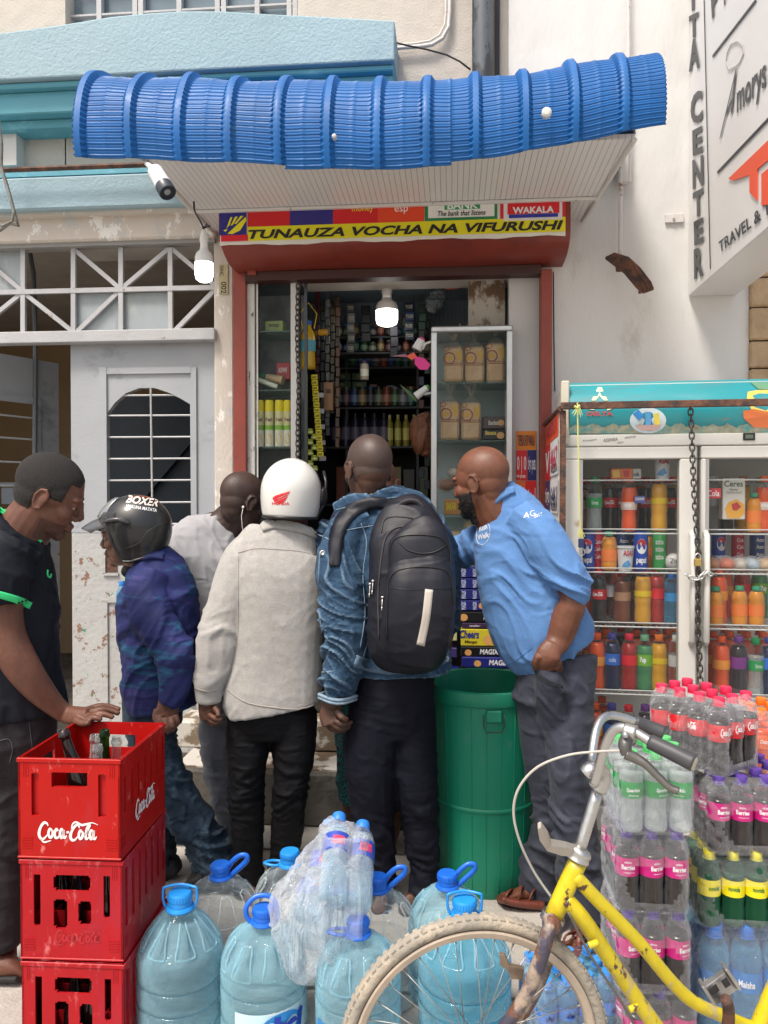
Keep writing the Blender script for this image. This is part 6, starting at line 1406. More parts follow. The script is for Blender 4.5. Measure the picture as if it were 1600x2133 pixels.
def lab_azam(t, R_, H_):
    b = MB(); rr = R_*1.012
    def fn(a0, a1, z0, z1, off=0): return lambda a, q: Vector(((rr+off)*math.sin(R(a0+(a1-a0)*a)), -(rr+off)*math.cos(R(a0+(a1-a0)*a)), (z0+(z1-z0)*q)*H_))
    g = fn(-62, -18, .23, .36, .001); N = 12
    for i in range(N): b.quad(g(i/N, 0), g((i+1)/N, 0), g((i+1)/N, 1), g(i/N, 1))
    o = b.build('label', flat((50, 130, 200)), t, smooth=True)
    b = MB(); g = fn(-14, 32, .14, .24, .001); pts = [(.5+.5*math.cos(x), .5+.5*math.sin(x)) for x in [k*2*math.pi/24 for k in range(24)]]
    b.add([g(*p) for p in pts]+[g(.5, .5)], [(i, (i+1) % 24, 24) for i in range(24)]); b.build('label_patch', flat((190, 215, 30)), o)
    b = MB(); g = fn(12, 52, .29, .36, .002); ring = [g(.5+.5*math.cos(x), .5+.5*math.sin(x)) for x in [k*2*math.pi/24 for k in range(25)]]; b.tube(ring, .0012, 5); text_to(b, 'azam', fn(20, 44, .31, .335, .002), bold=.03, shear=.2); b.build('label_writing', flat((30, 50, 150)), o)
jug('water_jug', 375, 1856, 2.20, .122, .405, 'tall cone-shouldered water jug beside the red crates, with square loop on its cap', 'cone', m_jw, .80, m_capl, 'square')
jug('water_jug', 549, 1892, 2.18, .121, .372, 'blue water jug with big printed label and raised cap loop, second from crates', 'round', m_jw, .80, m_capb, 'over', lab=lab_uhai)
jug('water_jug', 746, 1910, 2.12, .119, .372, 'round-shouldered water jug partly behind the bicycle wheel rim, below the plastic bag', 'round', m_jw, .80, m_capb, 'side', lab=lab_azam)
jug('water_jug', 968, 1880, 2.18, .132, .395, 'full deep blue cone-shouldered water jug behind the bicycle wheel spokes', 'cone', m_jwd, .84, m_capl, 'square')
jug('water_jug', 459, 1812, 2.44, .122, .372, 'clear empty back-row water jug beside the crates, its cap loop pointing up right', 'clear', None, 0, m_capb, 'up')
jug('water_jug', 604, 1784, 2.48, .120, .395, 'clear back-row water jug left of the plastic bag, with a tall pale cap', 'clear', None, 0, m_capl, 'side')
jug('water_jug', 786, 1832, 2.36, .120, .372, 'clear water jug in the back row just right of the plastic bag', 'clear', None, 0, m_capb, 'up')
jug('water_jug', 932, 1836, 2.38, .121, .372, 'clear water jug in the back row in front of the green bin', 'round', m_jw, .78, m_capb, 'up')
# ---------------------------------------------------------------- red crates
m_crate = M_('red_crate_plastic', (.40, .0045, .003), .38, var=.08, vs=7, bump=.12, bs=30, col2=(.36, .02, .03), thr=.66, soft=.08, ms=9, rough2=.5, spec=.3, stretch=(1, 1, .45), col3=(.62, .16, .15), thr3=.655, ms3=24)
m_crateb = M_('faded_red_crate_plastic', (.38, .007, .012), .45, var=.12, vs=6, bump=.15, bs=30, spec=.3, stretch=(1, 1, .45), col3=(.60, .14, .15), thr3=.64, ms3=22, col2=(.33, .02, .04), thr=.60, soft=.1, ms=4)
ZC = .277
A_ = GR(38, 1575, 3*ZC); B_ = GR(258, 1568, 3*ZC); C_ = GR(366, 1500, 3*ZC)
CW = .283; CDp = .345; cang = R(1.5)
def holed(mb, W, H, holes, th, M, rnd=.35):
    """a plate W x H (x, z) with rounded through-holes, thickness th towards +y"""
    nx = 66; nz = 60; q = 0
    xs = sorted(set([0, W]+[round(h[0]+k*(h[2]-h[0])/6, 5) for h in holes for k in range(7)]))
    zs = sorted(set([0, H]+[round(h[1]+k*(h[3]-h[1])/8, 5) for h in holes for k in range(9)]))
    # merge near duplicates
    def ded(a):
        o = [a[0]]
        for x in a[1:]:
            if x-o[-1] > .0012: o.append(x)
            elif x in (W, H): o[-1] = x
        return o
    xs = ded(xs); zs = ded(zs)
    def inh(x, z):
        for (a, b, c, d) in holes:
            r = rnd*min(c-a, d-b); 
            if a < x < c and b < z < d:
                dx = max(a+r-x, x-(c-r), 0); dz = max(b+r-z, z-(d-r), 0)
                if dx*dx+dz*dz < r*r*1.02: return True
        return False
    S_ = {}
    for i in range(len(xs)-1):
        for j in range(len(zs)-1): S_[i, j] = not inh((xs[i]+xs[i+1])/2, (zs[j]+zs[j+1])/2)
    vid = {}; vs = []; fs = []
    def V(i, j, k):
        if (i, j, k) not in vid: vid[i, j, k] = len(vs); vs.append(M @ Vector((xs[i], k*th, zs[j])))
        return vid[i, j, k]
    for (i, j), s_ in S_.items():
        if not s_: continue
        fs.append((V(i, j, 0), V(i+1, j, 0), V(i+1, j+1, 0), V(i, j+1, 0))); fs.append((V(i, j, 1), V(i, j+1, 1), V(i+1, j+1, 1), V(i+1, j, 1)))
        for (di, dj, a, b_) in ((-1, 0, (0, 1), (0, 0)), (1, 0, (1, 0), (1, 1)), (0, -1, (0, 0), (1, 0)), (0, 1, (1, 1), (0, 1))):
            if not S_.get((i+di, j+dj), False): fs.append((V(i+a[0], j+a[1], 0), V(i+a[0], j+a[1], 1), V(i+b_[0], j+b_[1], 1), V(i+b_[0], j+b_[1], 0)))
    mb.add(vs, fs)
def crate(z0, label, style, dx=0, dy=0, da=0):
    t = thing('drinks_crate', label, 'crate', 'stacked red crates', loc=(A_.x+dx, A_.y+dy, z0), rz=cang+da)
    mt = m_crate if style == 'top' else m_crateb; th = .006; H = ZC-.004
    if style == 'top':
        fh = [(.093, .195, .192, .235), (.037, .117, .057, .232), (.222, .117, .243, .232)]
        shs = [(.028+k*.049, .118+.003*k, .038+k*.049, .215+.004*k) for k in range(7)]
        thru = [fh[0]]
    else:
        fh = [(.092, .190, .194, .232), (.037, .092, .056, .232), (.230, .118, .248, .232), (.092, .086, .130, .166), (.160, .098, .196, .162)]
        shs = [(.018+k*.050, .085+.002*k, .036+k*.050, .245) for k in range(7)]; thru = fh
    b = MB()
    back = [(.093, .195, .192, .235)]
    holed(b, CW, H, fh, th, Matrix.Identity(4)); 
    holed(b, CW, H, back, th, Matrix.Translation((0, CDp-th, 0)))
    Ms = Matrix.Translation((CW, 0, 0)) @ Matrix.Rotation(R(90), 4, 'Z'); holed(b, CDp, H, shs, th, Ms)
    Ml = Matrix.Translation((th, 0, 0)) @ Matrix.Rotation(R(90), 4, 'Z'); holed(b, CDp, H, [(.093, .195, .192, .235)], th, Ml)
    # rims and corner posts
    for (a, c) in (((-.003, -.003, H-.012), (CW+.003, .004, H)), ((-.003, CDp-.004, H-.012), (CW+.003, CDp+.003, H)), ((-.003, .0042, H-.012), (.004, CDp-.0042, H)), ((CW-.004, .0042, H-.012), (CW+.003, CDp-.0042, H))): b.box(a, c, bev=.0015)
    b.box((-.002, -.002, 0), (CW+.002, CDp+.002, .006), bev=.0015)
    for k in range(5):
        zz = .028+.007*k; b.box((.010, -.0015, zz), (.040, .0001, zz+.0025)); b.box((CW-.040, -.0015, zz), (CW-.010, .0001, zz+.0025)); b.box((CW-.0001, .010, zz), (CW+.0015, .035, zz+.0025))
    for k in range(3):
        xx = .014+.006*k; b.box((xx, -.0012, H-.050), (xx+.0022, .0001, H-.014)); xx = CW-.030+.006*k; b.box((xx, -.0012, H-.050), (xx+.0022, .0001, H-.014))
    body = b.build('crate_body', mt, t)
    if style == 'top':                                 # blind slots: inner skin behind the outer one
        b = MB(); holed(b, CW-.02, H-.012, [(h[0]-.01, h[1]-.006, h[2]-.01, h[3]-.006) for h in thru], .002, Matrix.Translation((.010, .010, .006)))
        Mi_ = Matrix.Translation((CW-.010, .012, .006)) @ Matrix.Rotation(R(90), 4, 'Z'); holed(b, CDp-.024, H-.012, [], .002, Mi_); b.build('inner_skin', mt, t)
    b = MB()
    for k in range(1, 4): b.box((CW*k/4-.0015, .013, .007), (CW*k/4+.0015, CDp-.008, .105))
    for k in range(1, 6): b.box((.013, CDp*k/6-.0015, .007), (CW-.014, CDp*k/6+.0015, .1045))
    b.build('dividers', mt, t)
    if style != 'bottom':
        col = flat((236, 226, 224)) if style == 'top' else M_('moulded_red_mark', (.42, .012, .02), .5, var=0)
        b = MB()
        if style == 'top':
            cola_script(b, plane_fn((.055, -.0016, .042), (1, 0, 0), (0, 0, 1), .168, .060)); b.build('crate_logo', col, t)
            b = MB(); cola_script(b, plane_fn((CW+.0022, .10, .060), (0, 1, 0), (0, 0, 1), .155, .062)); b.build('crate_logo', col, t)
        else: cola_script(b, plane_fn((.095, -.0012, .040), (1, 0, 0), (0, 0, 1), .13, .045)); b.build('crate_logo', col, t)
    return t
crate(0, 'lowest red plastic bottle crate of the stack, cut by the picture edge', 'bottom', dx=.006, da=.0)
crate(ZC, 'middle red plastic crate with open slots and a faint moulded script', 'mid', dx=.002, dy=.002, da=.012)
crate(2*ZC, 'topmost red crate with two white script logos and bottles standing in it', 'top', dx=-.001)
Mc = Matrix.Translation((A_.x, A_.y, 2*ZC)) @ Matrix.Rotation(cang, 4, 'Z')
GLS = [(.0, .004), (.7, .0), (.98, .02), (1, .08), (1, .45), (.93, .55), (.70, .66), (.48, .78), (.42, .90), (.42, .93), (.50, .935), (.50, .965), (.44, .97), (.44, .998), (.36, 1.0), (.35, .95)]
m_gclear = film('clear_bottle_glass', (.85, .88, .87), .16, .04, diff=(.4, .42, .42), edge=.75); m_ggreen = film('green_bottle_glass', (.12, .25, .06), .2, .04, diff=(.02, .06, .015), edge=.6)
m_gdark = M_('dark_bottle_glass', (.012, .006, .006), .12, var=0, spec=.6)
def gbottle(x, y, mt, label, tilt=None, zc=None, h=.245, r=.029, MM=None):
    b = MB(); b.lathe([(max(a, .001)*r, z*h) for a, z in GLS], 24, cap=False); o = b.build('glass_bottle', mt, None, smooth=True)
    o.matrix_world = (MM or Mc) @ Matrix.Translation((x, y, zc if zc is not None else .008)) @ (tilt or Matrix.Identity(4)); tag(o, label, 'bottle'); return o
gb = gbottle(.185, .075, m_gdark, 'dark brown empty bottle leaning in the top crate', tilt=Matrix.Rotation(R(-17), 4, 'Y') @ Matrix.Rotation(R(2), 4, 'X'), zc=.03, h=.315, r=.032)
gbottle(.145, .15, m_gclear, 'clear glass bottle with chipped bluish rim behind the dark one in top crate', h=.285)
gbottle(.200, .045, m_gclear, 'clear bottle nearest the front right corner of top crate', h=.29); gbottle(.215, .135, m_gclear, 'clear bottle right of the green one in top crate', h=.285); gbottle(.196, .10, m_ggreen, 'green glass bottle in the top crate', h=.315); gbottle(.172, .125, m_gclear, 'clear bottle left of the green one in top crate', h=.290)
Mc2 = Matrix.Translation((A_.x, A_.y, ZC)) @ Matrix.Rotation(cang, 4, 'Z')
for k, (x, y) in enumerate(((.22, .05), (.13, .06), (.06, .12), (.18, .16), (.24, .25))): tag(gbottle(x, y, m_gdark, 'dark empty bottle standing in the middle red crate', MM=Mc2, h=.225), group='bottles in the middle crate')
for k, (x, y) in enumerate(((.13, .05), (.18, .06), (.05, .06), (.24, .12))): tag(gbottle(x, y, m_gdark, 'dark empty bottle standing in the lowest red crate', MM=Matrix.Translation((A_.x, A_.y, 0)) @ Matrix.Rotation(cang, 4, 'Z'), h=.225), group='bottles in the lowest crate')
# ---------------------------------------------------------------- green bin
gbn = thing('waste_bin', 'tall dark green plastic bin with a moulded rim and wire handle', 'bin')
m_bin = M_('green_bin_plastic', (.006, .20, .115), .45, var=.10, vs=4, bump=.2, bs=18, rough2=.55, col2=(.03, .20, .14), thr=.64, soft=.03, ms=16, stretch=(1, 1, .5))
cb = S(1008, 1835, 3.12); Rb = .220; Hb = .80
T_ = Matrix.Translation((cb.x, cb.y, 0))
b = MB(); b.lathe([(.001, .012), (.16, .010), (.186, .0), (.195, .02), (.199, .10), (.207, .35), (.215, .60), (.219, .74), (.230, .745), (.236, .765), (.232, .795), (.223, .80), (.215, .795), (.210, .74), (.196, .30), (.186, .02), (.001, .018)], 72, T_, cap=False)
b.build('bin_body', m_bin, gbn, smooth='auto')
b = MB()
for k in range(24):
    an = 2*math.pi*k/24
    b.tube([T_ @ Vector((r_*math.cos(an), r_*math.sin(an), z_)) for r_, z_ in ((.1955, .03), (.1995, .10), (.2075, .35), (.2155, .60), (.2195, .735))], .0016, 5)
b.lathe([(.211, .338), (.2115, .342), (.2112, .348), (.2075, .352)], 72, T_, cap=False); b.build('moulded_ribs', m_bin, gbn, smooth=True)
b = MB(); an0 = math.atan2(-1, .12)
def bp_(a, r_, z_): return T_ @ Vector((r_*math.cos(a), r_*math.sin(a), z_))
b.box((-.03, -.012, .690), (.03, .004, .735), T_ @ Matrix.Rotation(an0+R(90), 4, 'Z') @ Matrix.Translation((0, -.222, 0)), bev=.004); b.build('handle_lug', m_bin, gbn)
b = MB(); b.tube([bp_(an0-.17, .232, .72), bp_(an0-.17, .233, .675), bp_(an0-.12, .235, .655), bp_(an0+.12, .235, .655), bp_(an0+.17, .233, .675), bp_(an0+.17, .232, .72)], .0022, 6); b.build('wire_handle', m_plk, gbn, smooth=True)
# ---------------------------------------------------------------- bicycle
bk = thing('bicycle', 'worn yellow step-through bicycle with chrome handlebar and mud-caked front tyre', 'bicycle')
m_yel = M_('chipped_yellow_paint', (.58, .46, .010), .38, var=.12, vs=10, bump=.25, bs=50, col2=(.07, .03, .02), thr=.615, soft=.02, ms=26, col3=(.48, .38, .13), thr3=.58, ms3=11, coat=.2, stretch=(1, 1, .7))
m_chr = M_('dull_chrome', (.55, .55, .54), .22, metal=.95, var=.12, vs=9, rough2=.42, bump=.1, bs=60)
m_steel = M_('scratched_steel', (.38, .37, .35), .4, metal=.8, var=.25, vs=20)
m_tyre = M_('muddy_grey_tyre', (.30, .27, .225), .9, var=.2, vs=9, bump=.6, bs=70, col2=(.42, .36, .28), thr=.55, soft=.08, ms=12, col3=(.12, .115, .11), thr3=.62, ms3=9)
m_rim = M_('dusty_rim', (.46, .38, .30), .6, metal=.2, var=.12, vs=12, bump=.2, bs=60)
m_fork = M_('rusty_painted_fork', (.05, .045, .07), .5, var=.3, vs=16, bump=.4, bs=50, col2=(.33, .26, .20), thr=.50, soft=.06, ms=13, col3=(.14, .06, .035), thr3=.58, ms3=20)
m_grip = M_('dark_rubber_grip', (.05, .05, .055), .5, var=.1, vs=20)
DW = 1.70; hub = S(990, 2190, DW); hub.z = .305
# wheel plane: runs to the right and slightly away
wd = cvec(1, .10, 0); wup = Vector((0, 0, 1)); wn = wd.cross(wup)
Mw = Matrix.Translation(hub) @ Matrix((wd, wn, wup)).transposed().to_4x4()
def ring(mb, R0, prof, n=120, wob=0):
    vs = []; k = len(prof)
    for i in range(n):
        an = 2*math.pi*i/n
        for (dr, dy) in prof: r_ = R0+dr; vs.append(Mw @ Vector((r_*math.cos(an), dy, r_*math.sin(an))))
    mb.add(vs, [(i*k+j, ((i+1) % n)*k+j, ((i+1) % n)*k+(j+1) % k, i*k+(j+1) % k) for i in range(n) for j in range(k)])
wh = bpy.data.objects.new('front_wheel', None); sc.collection.objects.link(wh); wh.parent = bk
b = MB(); ring(b, .288, [(.0155*math.cos(a), .0175*math.sin(a)) for a in [k*2*math.pi/14 for k in range(14)]])
n = 96
for i in range(n):
    an = 2*math.pi*i/n
    for sd in (-1, 1):
        Mt = Mw @ Matrix.Rotation(-an, 4, 'Y') @ Matrix.Translation((.3022, sd*.009, 0)); b.box((-.003, -.0050, -.0055), (.0001, .0050, .0055), Mt)
b.build('tyre', m_tyre, wh, smooth='auto')
b = MB(); ring(b, .268, [(.006, -.013), (.002, -.015), (-.010, -.012), (-.014, -.006), (-.014, .006), (-.010, .012), (.002, .015), (.006, .013)]); b.build('rim', m_rim, wh, smooth='auto')
for i in range(36):
    an = 2*math.pi*i/36; sd = 1 if i % 2 else -1; a2 = an+(.9 if (i//2) % 2 else -.9)
    b = MB(); b.tube([Mw @ Vector((.256*math.cos(an), 0, .256*math.sin(an))), Mw @ Vector((.018*math.cos(a2), sd*.028, .018*math.sin(a2)))], .0011, 5); b.tube([Mw @ Vector((.258*math.cos(an), 0, .258*math.sin(an))), Mw @ Vector((.246*math.cos(an), sd*.001, .246*math.sin(an)))], .0024, 5); b.build('spoke', m_steel, wh, smooth=True)
b = MB(); b.tube([Mw @ Vector((0, -.045, 0)), Mw @ Vector((0, .045, 0))], .009, 12); b.tube([Mw @ Vector((0, -.030, 0)), Mw @ Vector((0, -.027, 0))], .024, 20); b.tube([Mw @ Vector((0, .027, 0)), Mw @ Vector((0, .030, 0))], .024, 20); b.build('hub', m_steel, wh, smooth='auto')
def px_tube(name, pts, r, mt, parent=bk, sub=5, n=14, flat_=None):
    b = MB(); c = catmull(pts, sub); b.tube([S(p[0], p[1], p[2]) for p in c], r if not isinstance(r, list) else list(np.interp(np.linspace(0, 1, len(c)), np.linspace(0, 1, len(r)), r)), n, flat=flat_); return b.build(name, mt, parent, smooth=True)
DT = 1.70
hb0 = (1222, 1782, DT+.01); hb1 = (1150, 1912, DT)
px_tube('head_tube', [(1206, 1790, DT+.01), (1151, 1913, DT)], .0205, m_yel, n=20)
px_tube('fork', [(1172, 1912, DT+.035), (1160, 1940, DT+.05), (1146, 1985, DT+.06), (1118, 2060, DT+.055), (1080, 2125, DT+.045), (1030, 2170, DT+.04), (990, 2190, DT+.04)], [.014, .014, .0145, .0135, .0115, .009], m_fork)
px_tube('fork', [(1150, 1918, DT-.03), (1142, 1940, DT-.045), (1130, 1985, DT-.055), (1102, 2060, DT-.05), (1062, 2125, DT-.045), (1015, 2170, DT-.04), (990, 2190, DT-.04)], [.015, .015, .016, .015, .012, .009], m_fork)
px_tube('fork_crown', [(1147, 1922, DT-.04), (1156, 1928, DT), (1174, 1920, DT+.04)], .019, m_fork)
px_tube('lower_headset', [(1154, 1906, DT), (1148, 1920, DT)], .0265, m_chr, n=20)
px_tube('upper_headset', [(1214, 1768, DT+.01), (1208, 1778, DT+.01), (1203, 1790, DT+.01)], [.020, .026, .024, .027], m_chr, n=20)
px_tube('stem_quill', [(1206, 1775, DT+.01), (1246, 1645, DT+.03)], .0135, m_chr, n=18)
px_tube('stem', [(1246, 1648, DT+.03), (1256, 1622, DT+.03), (1250, 1606, DT+.02), (1232, 1604, DT), (1222, 1612, DT)], [.0165, .018, .019, .020, .019], m_chr, n=18)
# handlebar: two rises and two grips sweeping back to the right
px_tube('handlebar', [(1238, 1632, DT-.03), (1244, 1612, DT-.035), (1256, 1568, DT-.05), (1268, 1536, DT-.065), (1284, 1518, DT-.08), (1305, 1517, DT-.095), (1335, 1532, DT-.11), (1372, 1555, DT-.13), (1440, 1588, DT-.17)], .0104, m_chr, n=18)
px_tube('handlebar', [(1238, 1632, DT-.03), (1232, 1622, DT+.05), (1232, 1590, DT+.14), (1240, 1530, DT+.19), (1252, 1500, DT+.22), (1272, 1490, DT+.24), (1300, 1495, DT+.25), (1335, 1508, DT+.25), (1375, 1524, DT+.24)], .0104, m_chr, n=18)
px_tube('grip', [(1354, 1545, DT-.12), (1400, 1567, DT-.15), (1446, 1590, DT-.175)], [.0155, .0165, .0175], m_grip, n=20)
px_tube('grip_end', [(1441, 1588, DT-.173), (1447, 1591, DT-.177)], [.0160, .0135], flat((190, 182, 160)), n=20)
px_tube('grip', [(1322, 1503, DT+.25), (1350, 1514, DT+.25), (1382, 1527, DT+.24)], [.0165, .0175, .018], m_grip, n=20)
px_tube('lever_clamp', [(1299, 1522, DT-.094), (1325, 1530, DT-.106)], .0185, m_steel, n=18)
px_tube('lever_body', [(1308, 1533, DT-.105), (1302, 1552, DT-.115), (1306, 1572, DT-.12)], [.013, .014, .011], M_('grey_lever_body', (.13, .125, .12), .4, metal=.6, var=.1))
px_tube('brake_lever', [(1304, 1570, DT-.12), (1322, 1578, DT-.125), (1345, 1592, DT-.135), (1370, 1616, DT-.145), (1395, 1640, DT-.155), (1413, 1648, DT-.16)], [.012, .011, .009, .008, .0078, .0085], M_('grey_lever', (.20, .19, .175), .35, metal=.8, var=.1))
px_tube('clamp_bolt', [(1303, 1531, DT-.115), (1303, 1531, DT-.128)], .0065, m_chr)
px_tube('brake_cable', [(1294, 1564, DT-.115), (1240, 1566, DT-.11), (1180, 1574, DT-.1), (1120, 1598, DT-.09), (1082, 1640, DT-.08), (1070, 1690, DT-.07), (1082, 1750, DT-.06), (1112, 1815, DT-.04), (1148, 1868, DT-.03)], .0028, flat((176, 172, 164)), sub=8, n=8)
br = MB(); br.prism([S(*p) for p in ((1120, 1728, 1.66), (1128, 1724, 1.66), (1142, 1744, 1.67), (1148, 1760, 1.68), (1180, 1766, 1.69), (1205, 1774, 1.70), (1204, 1786, 1.70), (1170, 1784, 1.69), (1140, 1774, 1.68), (1124, 1752, 1.67))], Vector((0, .006, .012))); br.build('lamp_bracket', M_('bracket_alloy', (.42, .38, .33), .45, metal=.5, var=.15), bk, bevel=.0015)
br = MB(); br.prism([S(*p) for p in ((1040, 1988, 1.66), (1052, 1990, 1.66), (1062, 2012, 1.66), (1092, 2018, 1.67), (1090, 2042, 1.67), (1066, 2040, 1.66), (1056, 2022, 1.66), (1042, 2012, 1.66))], Vector((0, .012, 0))); br.build('brake_arm', M_('rusty_brake', (.20, .15, .11), .6, metal=.4, var=.3, vs=30), bk, bevel=.0015)
px_tube('frame_tube', [(1196, 1822, DT), (1250, 1880, DT+.01), (1330, 1962, DT+.03), (1400, 2046, DT+.05), (1450, 2090, DT+.06), (1520, 2122, DT+.08), (1590, 2150, DT+.10)], [.0155, .0152, .015, .0148, .0145], m_yel, n=18)
px_tube('frame_tube', [(1176, 1872, DT), (1212, 1912, DT), (1262, 1985, DT+.02), (1322, 2075, DT+.04), (1375, 2150, DT+.05), (1430, 2230, DT+.06)], [.0185, .0182, .018, .0178], m_yel, n=18)
px_tube('seat_tube', [(1622, 2040, DT+.1), (1588, 2120, DT+.1), (1540, 2240, DT+.1)], .019, m_yel, n=18)
px_tube('brake_rod', [(1184, 1900, DT-.03), (1230, 1990, DT-.025), (1290, 2080, DT-.01), (1330, 2150, DT)], .0030, M_('rod_grey', (.14, .13, .12), .5, metal=.5))
for (u, v) in ((1233, 1965), (1318, 2098)): px_tube('rod_clip', [(u-7, v+5, DT-.025), (u+12, v-2, DT-.02)], .0075, m_yel, n=8)
def ang_box(name, pts, th, mt):
    m = MB(); m.prism([S(*p) for p in pts], Vector((0, th, 0))); return m.build(name, mt, bk, bevel=.002)
ang_box('pedal', [(1468, 2058, 1.66), (1512, 2026, 1.68), (1538, 2062, 1.68), (1490, 2096, 1.66)], .018, m_steel)
for pts in ([(1476, 2062, 1.655), (1492, 2050, 1.655), (1500, 2064, 1.655), (1484, 2074, 1.655)], [(1502, 2044, 1.66), (1514, 2036, 1.66), (1524, 2052, 1.66), (1512, 2060, 1.66)]): ang_box('pedal_slot', pts, .003, m_plk)
ang_box('pedal_cage', [(1462, 2058, 1.645), (1468, 2054, 1.645), (1494, 2094, 1.645), (1488, 2098, 1.645)], .03, m_steel); ang_box('pedal_cage', [(1510, 2022, 1.67), (1516, 2019, 1.67), (1546, 2062, 1.67), (1540, 2066, 1.67)], .03, m_steel)
px_tube('crank', [(1512, 2082, 1.64), (1518, 2105, 1.66), (1512, 2150, 1.68), (1470, 2230, 1.70)], [.012, .013, .012], m_rust)
b = MB(); sdl = S(1700, 1760, 1.86); 
loft(b, [(1700, 1800, 1.84, 20, .05), (1760, 1790, 1.87, 26, .10), (1820, 1785, 1.9, 26, .11)], ex=2.3); put(fuse(b, .008, 3), 'saddle', m_plk, bk)
px_tube('seat_post', [(1770, 1800, 1.86), (1700, 1900, 1.84), (1622, 2040, DT+.1)], .013, m_chr)
# rear wheel outside the picture carries the bicycle
rh = S(1990, 2150, 1.83); rh.z = .305; Mw = Matrix.Translation(rh) @ Matrix((wd, wn, wup)).transposed().to_4x4()
rw = bpy.data.objects.new('rear_wheel', None); sc.collection.objects.link(rw); rw.parent = bk
b = MB(); ring(b, .288, [(.017*math.cos(a), .019*math.sin(a)) for a in [k*2*math.pi/10 for k in range(10)]], n=64); b.build('tyre', m_tyre, rw, smooth='auto')
px_tube('chain_stay', [(1480, 2235, DT+.08), (1990, 2150, 1.80)], .010, m_yel)
# ================================================================== fridge with drinks
FR = S(1172, 1500, 3.22); FA = R(-3.5)
Mf = Matrix.Translation((FR.x, FR.y, 0)) @ Matrix.Rotation(FA, 4, 'Z'); Mfi = Mf.inverted()
def fl(u, v, y=0.0):
    """photo ray -> fridge coordinates on the plane y"""
    o = Mfi @ CAM; d = (Mfi.to_3x3() @ ray(u, v)); t_ = (y-o.y)/d.y; return o+d*t_
fg = thing('display_fridge', 'tall white two-door drinks fridge with worn turquoise header', 'fridge', loc=(FR.x, FR.y, 0), rz=FA)
m_fw = M_('aged_white_enamel', (.60, .59, .55), .35, var=.05, vs=5, col2=(.34, .22, .10), thr=.68, soft=.04, ms=6)
m_fin = M_('fridge_liner', (.85, .85, .84), .5, var=.05)
zt = fl(1183, 800).z; zh = fl(1180, 905).z; zp = fl(1180, 932).z; xg0 = fl(1208, 1100).x; xg1 = fl(1412, 1100).x; xd1 = fl(1448, 1100).x; xd2 = fl(1456, 1100).x; xg2 = fl(1468, 1100).x
FWd = xd2*2+.02; FD = .52
b = MB(); b.box((0, .03, .12), (.02, FD, zt)); b.box((FWd-.02, .03, .12), (FWd, FD, zt)); b.box((.021, .03, zt-.02), (FWd-.021, FD, zt)); b.box((.0, .03, 0), (FWd, FD, .118)); b.build('cabinet', m_fw, fg)
b = MB(); b.box((.021, FD-.03, .12), (FWd-.021, FD-.002, zt-.021)); b.box((.0205, .05, .12), (.03, FD-.031, zp)); b.box((FWd-.03, .05, .12), (FWd-.0205, FD-.031, zp)); b.build('liner', m_fin, fg)
hd = MB(); n = 14; vs = []
for i in range(n+1):
    z = zh+(zt+.01-zh)*i/n; y = .0-.055*math.sin(math.pi*(.15+.75*(1-i/n)))+.05*(i/n)**2*1.4
    vs += [(.022, y, z), (FWd-.02, y, z)]
hd.add(vs, [(2*i, 2*i+1, 2*i+3, 2*i+2) for i in range(n)]); m_head = M_('turquoise_header', (.018, .26, .30), .35, var=.12, vs=4, coat=.2, col2=(.05, .22, .25), thr=.58, ms=6, col3=(.20, .22, .15), thr3=.66, ms3=7, stretch=(.5, 1, 2.5))
o = hd.build('header_panel', m_head, fg, smooth=True)
def hy(z): i = (z-zh)/(zt+.01-zh); return .0-.055*math.sin(math.pi*(.15+.75*(1-i)))+.05*i**2*1.4
def hq(u, v, off=.003):
    p = fl(u, v, -.03); z = p.z; p = fl(u, v, hy(z)-off); return Vector((p.x, hy(p.z)-off, p.z))
def hpoly(pts, rgb, nm, off=.003):
    m = MB(); P = [hq(u, v, off) for u, v in pts]; c = sum(P, Vector())/len(P); m.add(P+[c], [(i, (i+1) % len(P), len(P)) for i in range(len(P))]); return m.build(nm, flat(rgb), fg)
rr = random.Random(4)
m = MB(); up = []; dn = []
for i in range(70):
    u = 1186+i*6.1; up.append(hq(u, 893-7*abs(math.sin(i*.55))-6*rr.random(), .0025)); dn.append(hq(u, 903, .0025))
m.add(up+dn, [(i, i+1, 70+i+1, 70+i) for i in range(69)]); m.build('ice_print', M_('ice_print', (.42, .44, .33), .35, var=.35, vs=45, col2=(.10, .42, .42), thr=.56, ms=30), fg)
hpoly([(1232, 834), (1246, 806), (1254, 806), (1266, 834), (1258, 834), (1249, 816), (1241, 834)], (222, 214, 170), 'header_mark'); hpoly([(1222, 852), (1240, 848), (1238, 854)], (222, 214, 170), 'header_mark'); hpoly([(1262, 848), (1280, 850), (1266, 855)], (222, 214, 170), 'header_mark')
m = MB(); text_to(m, 'DELTA', lambda a, q: hq(1223+54*a, 866-9*q, .004), bold=.03); m.build('header_writing', flat((190, 70, 75)), fg)
hpoly([(1350+38*math.cos(a), 876+27*math.sin(a)) for a in [k*math.pi/12 for k in range(24)]], (205, 222, 228), 'round_sticker', .004)
for pts, c in (([(1318, 862), (1330, 853), (1342, 866), (1332, 876)], (50, 130, 200)), ([(1344, 858), (1356, 858), (1357, 884), (1345, 886)], (90, 160, 215)), ([(1362, 862), (1372, 860), (1376, 884), (1364, 888)], (235, 215, 90)), ([(1322, 886), (1378, 884), (1368, 896), (1336, 897)], (225, 190, 185))): hpoly(pts, c, 'sticker_print', .0055)
